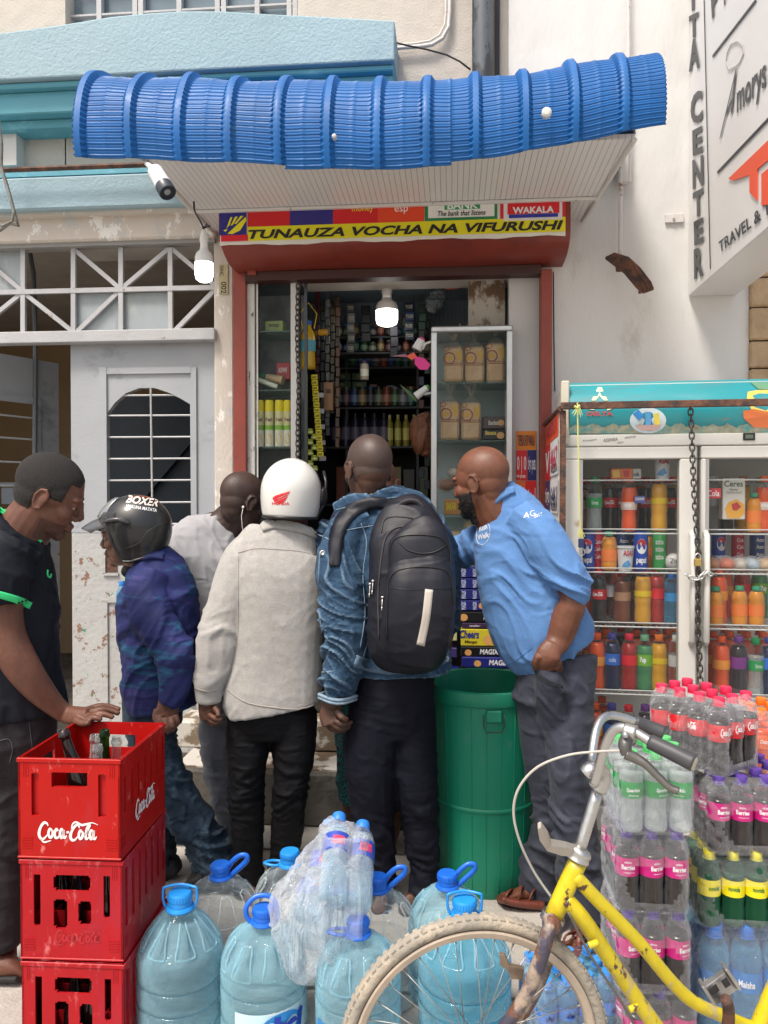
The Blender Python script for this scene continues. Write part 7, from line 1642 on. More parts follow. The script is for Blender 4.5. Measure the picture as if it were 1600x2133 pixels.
hpoly([(1558, 816), (1580, 812), (1610, 812), (1620, 845), (1600, 862), (1566, 855), (1556, 830)], (225, 190, 90), 'fruit_print', .004); hpoly([(1548, 856), (1570, 852), (1612, 860), (1610, 892), (1570, 890), (1550, 872)], (220, 120, 70), 'fruit_print', .005); hpoly([(1564, 795), (1600, 796), (1608, 812), (1580, 810)], (95, 140, 110), 'leaf_print', .006)
b = MB(); b.box((-.012, -.03, zh-.045), (.021, .03, zt+.01), bev=.004); b.build('end_cap', M_('cream_plastic', (.55, .52, .43), .4, var=.05), fg)
b = MB(); b.box((.0, -.02, zp+.002), (FWd, .03, zh-.003), bev=.004); b.build('control_strip', m_fw, fg)
for s_, u0, v0, u1, hh in (('ASSINEIA', 1257, 921, 1287, 7), ('300m', 1286, 925, 1299, 4), ('ARENA', 1301, 914, 1325, 4), ('Kampeni', 1215, 921, 1243, 5)):
    m = MB(); text_to(m, s_, lambda a, q: fl(u0+(u1-u0)*a, v0-hh*q-3*a, -.0215)); m.build('marker_writing', M_('marker', (.05, .05, .07), .5, var=0), fg)
a = fl(1548, 902, -.022); c = fl(1573, 917, -.022); b = MB(); b.box((a.x, -.024, c.z), (c.x, -.0205, a.z), bev=.001); b.build('display', m_plk, fg); b = MB(); b.box((a.x+.008, -.0255, c.z+.007), (c.x-.008, -.0242, a.z-.007)); b.build('display_digits', flat((95, 110, 95)), fg)
zb0 = .16
def fdoor(x0, x1, gx0, gx1, nm):
    d = MB(); gz1 = fl(1208, 958).z
    d.box((x0, -.03, gz1), (x1, .02, zp-.002), bev=.005); d.box((x0, -.03, zb0), (x1, .02, .26), bev=.005)
    d.box((x0, -.030, .2605), (gx0, .02, gz1-.0005), bev=.005); d.box((gx1, -.030, .2605), (x1, .02, gz1-.0005), bev=.005)
    dr = d.build('door', m_fw, fg)
    g = MB(); g.box((gx0, -.012, .26), (gx1, -.008, gz1)); g.build('glass', film('fridge_glass', (.98, .99, .99), .04, .03, diff=(.2, .22, .22), edge=.5), dr)
    g = MB(); g.box((gx0-.004, -.0325, .262), (gx0+.008, -.0302, gz1-.002)); g.build('gasket', M_('grey_gasket', (.30, .30, .30), .6), dr); return dr
d1 = fdoor(.004, xd1, xg0, xg1, 'l'); d2 = fdoor(xd2, FWd-.004, xg2, FWd-.06, 'r')
for x_, dd, u in ((xd1-.02, d1, 1437), (xd2+.018, d2, 1462)):
    z1 = fl(u, 1115).z; z0 = fl(u, 1330).z; h_ = MB(); h_.tube([Vector(p) for p in ((x_, -.032, z1+.01), (x_, -.052, z1), (x_, -.056, (z0+z1)/2), (x_, -.052, z0), (x_, -.032, z0-.015))], .0125, 10, flat=1.3); h_.build('handle', m_fw, dd, smooth=True)
m_wire = M_('white_coated_wire', (.66, .66, .64), .4, var=.05)
SH = [fl(1300, 1000).z, fl(1300, 1112).z, fl(1300, 1194).z, fl(1300, 1308).z, fl(1300, 1450).z, fl(1300, 1600).z]
for k, z in enumerate(SH):
    b = MB(); x0 = .035
    for (xa, xb) in ((x0, xd1-.01), (xd2+.01, FWd-.035)):
        b.tube([(xa, .03, z), (xb, .03, z)], .0035, 6); b.tube([(xa, .46, z), (xb, .46, z)], .0035, 6)
        if k: b.tube([(xa, .03, z), (xa+.012, .028, z+.018), (xb, .028, z+.018)], .0028, 6)
        nx = int((xb-xa)/.022)
        for i in range(nx): xx = xa+(i+.5)*(xb-xa)/nx; b.tube([(xx, .03, z), (xx, .46, z)], .0013, 4, cap=False)
    b.build('wire_shelf', m_wire, fg)
P_ = {}
def kindP(key):
    if key in P_: return P_[key]
    F_ = flat
    d = {'green': ('cola', .235, .034, m_pet, m_lem, .7, F_((30, 140, 80)), F_((40, 150, 80)), (.44, .62)), 'fanta': ('cola', .235, .034, m_pet, L_or, .8, F_((235, 100, 30)), F_((225, 200, 190)), (.40, .54)),
         'coke': ('cola', .235, .034, m_pet, m_cola, .8, F_((205, 30, 40)), F_((200, 30, 40)), (.44, .62)), 'orange': ('cola', .24, .035, m_pet, L_or, .84, F_((235, 90, 30)), F_((235, 150, 60)), (.44, .60)),
         'pepsi': ('pet', .24, .035, m_pet, liq((20, 30, 70)), .84, F_((70, 70, 150)), F_((50, 110, 200)), (.46, .66)), 'red': ('pet', .24, .035, m_pet, L_red, .84, F_((225, 45, 70)), F_((220, 40, 50)), (.46, .64)),
         'seven': ('pet', .24, .035, m_pet, L_grn, .8, F_((130, 190, 150)), F_((120, 180, 60)), (.46, .66)), 'yellow': ('pet', .24, .035, m_pet, L_yel, .84, F_((235, 120, 40)), F_((225, 190, 40)), (.50, .60)),
         'clear': ('pet', .24, .034, m_pet, None, .0, F_((225, 225, 220)), F_((190, 190, 190)), (.46, .66)), 'purple': ('pet', .24, .035, m_pet, L_pur, .84, F_((110, 60, 140)), F_((120, 50, 130)), (.46, .66)),
         'juice': ('pet', .165, .033, m_pet, L_mango, .86, F_((60, 160, 120)), F_((240, 130, 60)), (.25, .55)), 'blue': ('pet', .22, .036, m_petb, m_wat, .8, F_((40, 120, 200)), F_((60, 140, 200)), (.46, .62)), 'brown': ('pet', .225, .035, m_pet, L_brn, .8, F_((150, 40, 40)), F_((170, 130, 100)), (.44, .6))}[key]
    tx = {'coke': [('#cola', -40, 34, .5, 0, {})], 'fanta': [('orange', -26, 24, .5, 0, dict(bold=.03))], 'seven': [('7up', -25, 20, .6, 0, dict(bold=.05))], 'pepsi': [('cola', -22, 22, .4, 0, {})], 'green': [('lime', -22, 22, .4, 0, {})]}.get(key)
    P_[key] = bottle_parts(*d[:8], d[8], text=tx, n=18); return P_[key]
def canP(key):
    if key in P_: return P_[key]
    h, r, body = {'pepsican': (.165, .029, (24, 70, 170)), 'redcan': (.165, .027, (190, 30, 60)), 'greencan': (.165, .028, (60, 150, 80)), 'bluecan': (.168, .031, (30, 60, 120)), 'cup': (.105, .036, (215, 218, 220))}[key]
    b = MB()
    if key == 'cup': b.lathe([(.001, 0), (r*.78, 0), (r*.98, h*.9), (r*1.08, h*.93), (r*1.08, h), (.001, h)], 24, cap=False)
    else: b.lathe([(max(a, .001)*r, z*h) for a, z in CAN], 24, cap=False)
    P = [('can', b.build('can', flat(body, .3), mesh_only=True, smooth='auto'))]
    b = MB(); fn = lambda a0, a1, z0, z1, o=.0008: (lambda a, q: Vector(((r*(.92 if key == 'cup' else 1)+o)*math.sin(R(a0+(a1-a0)*a)), -(r*(.92 if key == 'cup' else 1)+o)*math.cos(R(a0+(a1-a0)*a)), (z0+(z1-z0)*q)*h)))
    if key == 'pepsican':
        g = fn(-40, 42, .44, .82); b.add([g(.5+.5*math.cos(t_), .5+.5*math.sin(t_)) for t_ in [k*math.pi/10 for k in range(20)]]+[g(.5, .5)], [(i, (i+1) % 20, 20) for i in range(20)]); P.append(('emblem', b.build('emblem', flat((232, 232, 232)), mesh_only=True)))
        b = MB(); g = fn(-40, 42, .44, .82, .0014); b.add([g(.5+.48*math.cos(t_), .5+.48*math.sin(t_)) for t_ in [R(15+k*15) for k in range(11)]]+[g(.60, .52), g(.45, .48)], [tuple(range(13))]); P.append(('emblem_top', b.build('emblem_top', flat((215, 40, 60)), mesh_only=True)))
        b = MB(); text_to(b, 'pepsi', fn(-42, 42, .16, .36), bold=.03); P.append(('can_writing', b.build('can_writing', flat((235, 235, 240)), mesh_only=True)))
    elif key == 'cup': text_to(b, 'ASAS', fn(-35, 35, .62, .84, .003), bold=.03); P.append(('cup_writing', b.build('cup_writing', flat((190, 40, 60)), mesh_only=True))); b = MB(); g = fn(-60, 40, .1, .5, .0015); b.add([g(.1, .2), g(.5, .1), g(.8, .4), g(.6, .9), g(.3, .6)], [(0, 1, 2, 3, 4)]); P.append(('cup_print', b.build('cup_print', flat((90, 150, 200)), mesh_only=True)))
    else:
        for z0 in (.3, .5, .68): text_to(b, {'redcan': 'Cola', 'greencan': 'SODA', 'bluecan': 'Azam'}[key], fn(-34, 34, z0, z0+.10), bold=.02)
        P.append(('can_writing', b.build('can_writing', flat((235, 225, 225)), mesh_only=True)))
    P_[key] = P; return P
FN = {'green': ('soda bottle', 'clear soda bottle with green label'), 'fanta': ('soda bottle', 'orange soda bottle'), 'coke': ('cola bottle', 'dark cola bottle with red label'), 'orange': ('soda bottle', 'tall orange soda bottle'), 'pepsi': ('cola bottle', 'dark bottle with blue label and purple cap'), 'red': ('soda bottle', 'red soda bottle with red cap'), 'seven': ('soda bottle', 'green soda bottle with lime label'), 'yellow': ('soda bottle', 'yellow drink bottle with orange cap'), 'clear': ('bottle', 'nearly empty clear bottle with white cap'), 'purple': ('soda bottle', 'dark purple soda bottle'), 'juice': ('juice bottle', 'short mango juice bottle with green cap'), 'blue': ('water bottle', 'blue water bottle'), 'brown': ('soda bottle', 'brown drink bottle'), 'pepsican': ('can', 'blue can with round emblem'), 'redcan': ('can', 'tall red can'), 'greencan': ('can', 'green can'), 'bluecan': ('can', 'dark blue can'), 'cup': ('yoghurt cup', 'white yoghurt cup with red writing')}
SN = ['top', 'second', 'third', 'fourth', 'fifth', 'bottom']
used = {}
items = [(1, 'green', 1237, .10), (1, 'fanta', 1309, .10), (1, 'brown', 1212, .16), (1, 'yellow', 1372, .10), (1, 'coke', 1270, .20), (1, 'coke', 1290, .24), (1, 'coke', 1345, .24), (1, 'coke', 1392, .22), (1, 'green', 1240, .28),
         (2, 'pepsican', 1224, .07), (2, 'redcan', 1243, .11), (2, 'juice', 1268, .07), (2, 'cup', 1302, .07), (2, 'bluecan', 1299, .17), (2, 'pepsican', 1334, .08), (2, 'greencan', 1373, .09), (2, 'juice', 1352, .18), (2, 'bluecan', 1326, .22), (2, 'redcan', 1256, .25),
         (3, 'coke', 1247, .10), (3, 'brown', 1296, .10), (3, 'yellow', 1339, .08), (3, 'red', 1367, .10), (3, 'blue', 1400, .09), (3, 'clear', 1272, .14), (3, 'brown', 1318, .18), (3, 'orange', 1225, .2), (3, 'orange', 1285, .26),
         (4, 'orange', 1244, .09), (4, 'pepsi', 1276, .09), (4, 'red', 1311, .09), (4, 'seven', 1343, .09), (4, 'yellow', 1373, .09), (4, 'clear', 1409, .09), (4, 'orange', 1262, .2), (4, 'orange', 1325, .2), (4, 'orange', 1358, .22), (4, 'orange', 1232, .22), (4, 'orange', 1390, .24),
         (5, 'orange', 1240, .09), (5, 'pepsi', 1275, .09), (5, 'coke', 1310, .09), (5, 'purple', 1345, .09), (5, 'coke', 1380, .09), (5, 'seven', 1395, .2), (5, 'orange', 1255, .2),
         (1, 'juice', 1570, .10), (1, 'fanta', 1590, .10), (1, 'clear', 1482, .2), (3, 'juice', 1490, .08), (3, 'orange', 1497, .12), (3, 'juice', 1540, .12), (3, 'juice', 1575, .12), (4, 'orange', 1503, .09), (4, 'purple', 1539, .09), (4, 'green', 1575, .09), (4, 'pepsi', 1603, .09), (4, 'orange', 1485, .2), (4, 'orange', 1520, .22), (4, 'orange', 1555, .22), (4, 'orange', 1590, .22)]
for s0, ks in ((1, ('coke', 'orange', 'green', 'yellow')), (3, ('orange', 'coke', 'seven', 'red')), (4, ('red', 'pepsi', 'coke', 'yellow'))):
    for q_ in range(11): u_ = 1222+q_*36; items += [] if 1415 < u_ < 1480 else [(s0, ks[(q_*3) % 4], u_, .33)]
for q_ in range(10): u_ = 1216+q_*40; items += [] if 1415 < u_ < 1480 else [(2, ('redcan', 'bluecan', 'greencan', 'pepsican')[q_ % 4], u_, .34)]
cnt = {}
for (s_, k_, u, y) in items: kk = (s_, k_, u > 1450); cnt[kk] = cnt.get(kk, 0)+1
for (s_, k_, u, y) in items:
    P = canP(k_) if k_ in ('pepsican', 'redcan', 'greencan', 'bluecan', 'cup') else kindP(k_)
    p = fl(u, 1300, y); z = SH[s_]+.004
    o = inst(P, (0, 0, 0), 0); o.matrix_basis = Mf @ Matrix.Translation((p.x, y, z)) @ Matrix.Rotation(((u*7) % 40-20)/60.0, 4, 'Z')
    kk = (s_, k_, u > 1450); base = '%s on the %s shelf, %s fridge door' % (FN[k_][1], SN[s_], 'right' if u > 1450 else 'left')
    if cnt[kk] > 1: tag(o, base, FN[k_][0], base)
    else: tag(o, base, FN[k_][0])
    o.name = {'can': 'can', 'yoghurt cup': 'yoghurt_cup'}.get(FN[k_][0], 'drink_bottle')
# cartons, wrapped food
def fbox_item(nm, u0, v0, u1, v1, y, rgb, label, cat, prints=(), th=.06, bev=.003):
    a = fl(u0, v1, y); c = fl(u1, v0, y); t = thing(nm, label, cat)
    b = MB(); b.box((a.x, y, a.z), (c.x, y+th, c.z), Mf, bev=bev); b.build('package', flat(rgb, .4), t)
    for pr in prints:
        if pr[0] == 't': m = MB(); q0 = fl(pr[2], pr[5], y-.002); q1 = fl(pr[4], pr[3], y-.002); text_to(m, pr[1], lambda a_, q: Mf @ Vector((q0.x+(q1.x-q0.x)*a_, y-.0015, q0.z+(q1.z-q0.z)*q)), bold=.02); m.build('package_writing', flat(pr[6]), t)
        else: m = MB(); P = [Mf @ Vector((fl(u, v, y-.001).x, y-pr[3], fl(u, v, y-.001).z)) for u, v in pr[1]]; m.add(P, [tuple(range(len(P)))]); m.build('package_print', flat(pr[2]), t)
    return t
fbox_item('juice_carton', 1273, 975, 1318, 998, .08, (228, 120, 70), 'orange fruit-printed carton lying on the top shelf behind the left fridge door', 'carton', [('p', [(1276, 980), (1290, 978), (1292, 994), (1278, 995)], (235, 190, 90), .001), ('p', [(1298, 980), (1312, 980), (1310, 994), (1300, 993)], (205, 60, 60), .001)])
fbox_item('white_carton', 1318, 976, 1336, 997, .085, (210, 208, 204), 'small white printed carton beside the fruit carton on top fridge shelf', 'carton', [('t', 'milk', 1320, 984, 1333, 992, (50, 50, 60))])
o = inst(canP('cup'), (0, 0, 0)); p = fl(1380, 1000, .09); o.matrix_basis = Mf @ Matrix.Translation((p.x, .09, SH[0]+.004)); tag(o, 'white yoghurt cup alone at the right end of the top fridge shelf', 'yoghurt cup'); o.name = 'yoghurt_cup'
fbox_item('price_card', 1322, 1033, 1344, 1048, .06, (70, 80, 150), 'small blue printed card among the bottles on the second fridge shelf', 'card', [('t', 'DASANI', 1324, 1036, 1342, 1042, (230, 230, 235))], th=.003, bev=0)
t = fbox_item('juice_box', 1505, 996, 1553, 1082, .07, (222, 218, 210), 'white tropical juice carton standing behind the right fridge door glass', 'carton', [('t', 'Ceres', 1509, 1001, 1548, 1014, (90, 110, 80)), ('t', 'Nectar', 1520, 1017, 1538, 1022, (120, 120, 110)), ('t', 'TROPICAL BLAST', 1513, 1024, 1546, 1028, (150, 140, 130)), ('p', [(1510+20*0, 1060), (1518, 1046), (1534, 1040), (1550, 1050), (1551, 1070), (1540, 1080), (1515, 1079)], (232, 170, 70), .001), ('p', [(1524, 1050), (1536, 1046), (1544, 1056), (1534, 1064), (1526, 1062)], (190, 60, 60), .002)])
fbox_item('cola_sign', 1471, 1017, 1502, 1038, .03, (205, 60, 70), 'small red script sign standing at the left behind the right fridge door', 'sign', [('t', 'Cola', 1474, 1021, 1499, 1034, (235, 225, 225))], th=.003, bev=0)
rr = random.Random(9)
for k, (u, v, w_) in enumerate(((1483, 1172, 17), (1512, 1160, 20), (1540, 1168, 17), (1566, 1174, 18), (1592, 1165, 18))):
    p = fl(u, 1190, .12); t = thing('wrapped_bun', ['round bun in clear wrap leftmost on the third shelf of right fridge door', 'orange-labelled wrapped pastry second from left on third shelf of right fridge side', 'paper-wrapped sandwich in the middle of the third shelf of right fridge side', 'pale paper-wrapped pastry right of the sandwich on the third shelf', 'wrapped bun at the picture edge on the third shelf of right fridge side'][k], 'wrapped food')
    b = MB(); b.ell((0, 0, 0), (w_*.0019, .045, .028), Mf @ Matrix.Translation((p.x, .12, SH[2]+.032)) @ Matrix.Rotation(rr.uniform(-.4, .4), 4, 'Y')); b.build('bun', [flat((190, 120, 70)), flat((214, 110, 70)), flat((205, 195, 180)), flat((180, 195, 205)), flat((215, 180, 140))][k], t, smooth=True)
    b = MB(); b.ell((0, 0, 0), (w_*.0022, .05, .034), Mf @ Matrix.Translation((p.x, .12, SH[2]+.036))); b.build('wrapper', m_shrink, t, smooth=True)
p = fl(1403, 1186, .08); t = thing('wrapped_bun', 'white round package with marker writing right of the green can', 'wrapped food'); b = MB(); b.ell((0, 0, 0), (.036, .036, .038), Mf @ Matrix.Translation((p.x, .08, SH[2]+.042))); b.build('package', flat((205, 200, 198)), t, smooth=True)
m = MB(); text_to(m, 'Zinc', lambda a_, q: Mf @ Vector((p.x-.022+.045*a_, .041+.002, SH[2]+.04+.02*q))); m.build('package_writing', m_black, t)
# label on the glass, reflections come from the street
# rusty security frame round the fridge
cg = thing('fridge_cage', 'rusty brown angle-iron bar frame wrapped round the fridge header', 'frame')
b = MB(); pl_ = [fl(1168, 846, -.10), fl(1610, 851, -.10)]
b.box((pl_[0].x, -.115, pl_[0].z-.014), (pl_[1].x, -.095, pl_[0].z+.014), Mf, bev=.002); b.build('front_bar', m_rust, cg)
b = MB(); b.tube([Mf @ Vector((pl_[0].x, -.10, pl_[0].z-.01)), PY(1134, 884, 3.85)], .012, 6); b.build('side_bar', m_rust, cg)
b = MB(); b.box((pl_[0].x-.002, -.094, 0), (pl_[0].x+.022, -.072, pl_[0].z-.016), Mf, bev=.001); b.build('upright', m_rust, cg)
def chain(pts, D_fn, nm, label, L=.030, r=.0034, mt=None, asp=.6):
    c = catmull(pts, 10); P = [D_fn(p) for p in c]; t = thing(nm, label, 'chain')
    seg_ = [0]
    for i in range(1, len(P)): seg_.append(seg_[-1]+(P[i]-P[i-1]).length)
    n = int(seg_[-1]/(L*.78)); lk = None
    b = MB(); ring_ = []
    for k in range(17):
        a = 2*math.pi*k/16; x = asp*L/2*math.cos(a); z = L/2*math.sin(a); z = math.copysign(min(abs(z)*1.25, L/2), z); ring_.append(Vector((x, 0, z)))
    b.tube(ring_, r, 6, cap=False); me = b.build('link', mt or m_chain, mesh_only=True, smooth=True)
    for i in range(n+1):
        s_ = seg_[-1]*i/n; k = max(j for j in range(len(seg_)) if seg_[j] <= s_+1e-9); k = min(k, len(P)-2); f_ = (s_-seg_[k])/max(seg_[k+1]-seg_[k], 1e-6)
        p = P[k].lerp(P[k+1], f_); d_ = (P[k+1]-P[k]).normalized()
        o = bpy.data.objects.new('link', me); sc.collection.objects.link(o); o.parent = t
        o.matrix_basis = Matrix.Translation(p) @ d_.to_track_quat('Z', 'Y').to_matrix().to_4x4() @ Matrix.Rotation(R(90)*(i % 2)+R(20), 4, 'Z')
    return t
fw = lambda y: (lambda p: Mf @ fl(p[0], p[1], y))
chain([(1438, 846), (1441, 900), (1443, 960), (1447, 1040), (1452, 1110), (1456, 1165)], fw(-.075), 'hanging_chain', 'rusty chain hanging from the frame bar down between the fridge doors')
chain([(1455, 1180), (1454, 1240), (1455, 1320), (1459, 1400), (1459, 1430)], fw(-.072), 'hanging_chain', 'lower length of chain below the brass padlock between fridge doors')
chain([(1432, 1198), (1445, 1206), (1458, 1204), (1470, 1192), (1478, 1195)], fw(-.085), 'tie_chain', 'short steel chain looped round both fridge door handles', L=.024, mt=m_alu)
b = MB(); q = fl(1454, 1168, -.09); b.box((q.x-.014, -.095, q.z-.022), (q.x+.014, -.078, q.z+.008), Mf, bev=.003); lkk = thing('padlock', 'small brass padlock on the chain between the fridge doors', 'padlock'); b.build('lock_body', M_('brass', (.5, .36, .12), .35, metal=.7), lkk); b = MB(); b.tube([Mf @ Vector((q.x+dx, -.087, q.z+dz)) for dx, dz in ((-.009, .006), (-.009, .022), (0, .030), (.009, .022), (.009, .006))], .0028, 6); b.build('shackle', m_alu, lkk, smooth=True)
kt = thing('key_string', 'yellow-green string with keys hanging from the frame bar by the fridge', 'string')
b = MB(); b.tube([Mf @ fl(u, v, -.122) for u, v in ((1203, 838), (1204, 900), (1206, 1000), (1209, 1100))], .0030, 6); b.tube([Mf @ fl(u, v, -.124) for u, v in ((1196, 846), (1203, 850), (1208, 844))], .006, 6)
for k in range(7): b.tube([Mf @ fl(1202+k, 848, -.125), Mf @ fl(1192+3.6*k, 862+(k*5) % 9, -.128)], .0012, 4); b.tube([Mf @ fl(1209, 1098, -.124), Mf @ fl(1203+2.6*k, 1118+(k*7) % 6, -.126)], .0014, 4)
b.build('string', flat((205, 205, 120)), kt); b = MB(); q = fl(1210, 1122, -.125); b.box((q.x-.010, -.130, q.z-.036), (q.x+.012, -.122, q.z), Mf, bev=.002); b.build('key_fob', flat((40, 50, 90)), kt)
b = MB(); q = fl(1211, 1150, -.125); b.tube([Mf @ Vector((q.x+.014*math.cos(a), -.125, q.z+.014*math.sin(a))) for a in [k*math.pi/8 for k in range(17)]], .0014, 5); b.build('key_ring', m_alu, kt)
# ================================================================== posters
def poster(nm, label, quad, rows, mtr=None):
    """quad: world corners bl, br, tl; rows: (a0, b0, a1, b1, rgb, text, tcol)"""
    t = thing(nm, label, 'poster'); o_, rx, uy = quad[0], quad[1]-quad[0], quad[2]-quad[0]; nn_ = rx.cross(uy).normalized()
    if nn_.dot(CAM-o_) < 0: nn_ = -nn_
    m = MB(); m.prism([o_, o_+rx, o_+rx+uy, o_+uy], -nn_*.004); m.build('sheet', flat((215, 212, 205)), t)
    for k, (a0, b0, a1, b1, rgb, s_, tc_) in enumerate(rows):
        f = lambda a, q, off=.0015+.0008*(k % 3): o_+rx*a+uy*q+nn_*off
        m = MB(); m.add([f(a0, b0), f(a1, b0), f(a1, b1), f(a0, b1)], [(0, 1, 2, 3)]); m.build('print_panel', flat(rgb), t)
        if s_: m = MB(); text_to(m, s_, lambda a, q: f(a0+(a1-a0)*(.08+.84*a), b0+(b1-b0)*(.2+.6*q), .0045), bold=.02); m.build('poster_writing', flat(tc_), t)
Yp = 4.012
poster('price_poster', 'orange and red mobile money poster on the white jamb inside the red post', (PY(1075, 1075, Yp), PY(1117, 1075, Yp), PY(1075, 898, Yp)),
       [(0, .78, 1, 1, (235, 140, 40), 'TUPENDA SHOP WAKALA', (50, 40, 70)), (0, .42, .55, .775, (222, 40, 40), '0 | 0', (235, 235, 235)), (.56, .42, 1, .775, (35, 45, 110), 'tigo pesa', (230, 225, 235)), (0, .42, .5, .5, (222, 40, 40), 'm-pesa', (240, 240, 240)), (0, 0, .45, .415, (236, 120, 50), None, None), (.46, 0, 1, .415, (225, 35, 40), 'airtel', (240, 230, 230))])
q0 = PY(1137, 1140, 3.86); q1 = Mf @ Vector((pl_[0].x-.004, -.06, 0)); q1.z = q0.z; q2 = q0+Vector((0, 0, PY(1137, 884, 3.86).z-q0.z))
poster('number_poster', 'narrow orange, red and white till number board beside the fridge', (q0, q1, q2),
       [(0, .82, 1, 1, (235, 85, 35), 'WAKALA', (190, 40, 60)), (0, .54, .42, .815, (220, 35, 45), 'v', (240, 240, 240)), (.43, .56, 1, .81, (225, 225, 225), '4667', (200, 50, 90)), (.43, .56, 1, .66, (225, 225, 225), 'WEZEKA', (60, 60, 70)), (0, .27, .42, .535, (40, 40, 100), 'tigo', (230, 230, 230)), (.43, .29, 1, .53, (225, 225, 225), '6461', (40, 40, 90)), (.43, .29, 1, .38, (225, 225, 225), 'WEZEKA', (60, 60, 70)), (0, 0, .42, .265, (222, 35, 45), 'airtel', (240, 235, 235)), (.43, .0, 1, .26, (225, 225, 225), '2221', (70, 60, 80))])
# ================================================================== glass display case on the right with bread
dc = thing('display_case', 'aluminium-framed glass display case holding bread in the shop bay', 'display case')
Yc = 3.93; x0 = X_(898, 900, Yc); x1 = X_(1068, 900, Yc); zt = Z_(980, 678, Yc); zb = Z_(980, 1180, Yc)
def crect(mb, xa, xb, za, zb_, ya, yb, bev=.003): mb.box((xa, ya, za), (xb, yb, zb_), bev=bev)
b = MB(); wf_ = .030
crect(b, x0, x0+wf_, zb, zt-wf_-.001, Yc, Yc+.03); crect(b, x1-wf_, x1, zb, zt-wf_-.001, Yc, Yc+.03); crect(b, x0, x1, zt-wf_, zt, Yc, Yc+.03, .006); crect(b, x0, x1, zb-.031, zb-.001, Yc, Yc+.03)
crect(b, x0, x0+.02, zb, zt-.02, Yc+.30, Yc+.32); crect(b, x1-.02, x1, zb, zt-.02, Yc+.30, Yc+.32); crect(b, x0, x1, zt-.018, zt, Yc+.031, Yc+.32)
b.build('frame', m_alu, dc)
b = MB(); b.box((x0+wf_, Yc+.012, zb), (x1-wf_, Yc+.015, zt-wf_)); b.build('glass', m_glassc, dc)
b = MB(); b.box((x0+.008, Yc+.31, zb), (x1-.008, Yc+.315, zt-.02)); b.box((x1-.012, Yc+.031, zb), (x1-.008, Yc+.309, zt-.02)); b.build('back_panel', M_('case_back', (.30, .38, .39), .4, var=.15, vs=3), dc)
csh = [Z_(980, v, Yc+.06) for v in (797, 917, 1075)]
for z in csh: b = MB(); b.box((x0+.01, Yc+.035, z-.008), (x1-.013, Yc+.300, z-.002)); b.build('shelf', film('shelf_glass', (.8, .92, .9), .3, .1, diff=(.3, .4, .38)), dc)
b = MB(); b.box((x0, Yc+.03, zb-.032), (x1, Yc+.32, zb-.012)); b.build('base', m_aluw, dc)
m_bread = M_('bread_crust', (.66, .44, .24), .7, var=.1, vs=12, bump=.15, bs=60, col2=(.72, .52, .32), thr=.55, ms=8)
m_bagf = film('bread_bag', (.98, .97, .96), .05, .1, diff=(.7, .65, .6), edge=.4, bump=1.0, bs=30, spec=.8)
def loaf(u0, u1, v0, v1, label, tie=True, D=Yc+.07):
    t = thing('bread_loaf', label, 'bread'); xa = X_(u0, v1, D); xb = X_(u1, v1, D); za = Z_((u0+u1)/2, v1, D); zb_ = Z_((u0+u1)/2, v0, D); w_ = xb-xa; h = zb_-za
    b = MB(); b.box((xa+.003, D, za), (xb-.003, D+.12, zb_), bev=.012); lo = b.build('loaf', m_bread, t, smooth='auto')
    m = MB(); cx = (xa+xb)/2; P = [Vector((cx-.03*w_/.14+.036*math.cos(a)*w_/.13, D-.0015, za+h*.67+.036*math.sin(a)*w_/.13)) for a in [k*math.pi/10 for k in range(21)]]; m.tube(P, .0032, 6); m.tube([p+Vector((0, 0, .05)) for p in [Vector((cx-.05*w_/.14+.016*math.cos(a), D-.0015, za+h*.67+.012*math.sin(a))) for a in [k*math.pi/6 for k in range(13)]]], .002, 5); m.build('print_ring', flat((150, 70, 50)), t)
    m = MB(); P = [Vector((cx-.03*w_/.14+.022*math.cos(a)*w_/.13, D-.001, za+h*.67+.018*math.sin(a)*w_/.13)) for a in [k*math.pi/6 for k in range(12)]]; m.add(P, [tuple(range(12))]); m.add([Vector((cx+.01, D-.001, za+h*.86)), Vector((cx+.055*w_/.14, D-.001, za+h*.9)), Vector((cx+.058*w_/.14, D-.001, za+h*.62)), Vector((cx+.03*w_/.14, D-.001, za+h*.6))], [(0, 1, 2, 3)]); m.build('print_patch', flat((214, 170, 60)), t)
    m = MB(); m.add([Vector((x, D-.001, z)) for x, z in ((xa+.006, za+h*.46), (xb-.006, za+h*.46), (xb-.006, za+h*.54), (xa+.006, za+h*.54))], [(0, 1, 2, 3)]); m.build('print_band', flat((140, 78, 50)), t)
    m = MB(); text_to(m, 'ELAND BAKERY', lambda a, q: Vector((xa+.010+(w_-.02)*a, D-.003, za+h*(.475+.05*q))), bold=.02); m.build('loaf_writing', flat((225, 190, 140)), t)
    m = MB()
    for k in range(4): m.add([Vector((x, D-.001, z)) for x, z in ((xa+.03, za+h*(.38-.06*k)), (xb-.03-.01*k, za+h*(.38-.06*k)), (xb-.03-.01*k, za+h*(.385-.06*k)), (xa+.03, za+h*(.385-.06*k)))], [(0, 1, 2, 3)])
    m.build('loaf_writing', flat((170, 110, 75)), t)
    b = MB(); b.box((xa, D-.006, za), (xb, D+.125, zb_+.006), bev=.014); b.lathe([(.05, 0), (.014, .03), (.008, .045), (.02, .07), (.035, .095)], 18, Matrix.Translation((cx, D+.03, zb_)), cap=False)
    for k in range(10): b.tube([Vector((cx, D+.03, zb_+.04)), Vector((cx+.045*math.cos(k*.63), D+.03+.03*math.sin(k*.63), zb_+.085+.012*((k*3) % 4)))], .0022, 5, flat=3)
    b.build('bread_bag', m_bagf, t, smooth='auto')
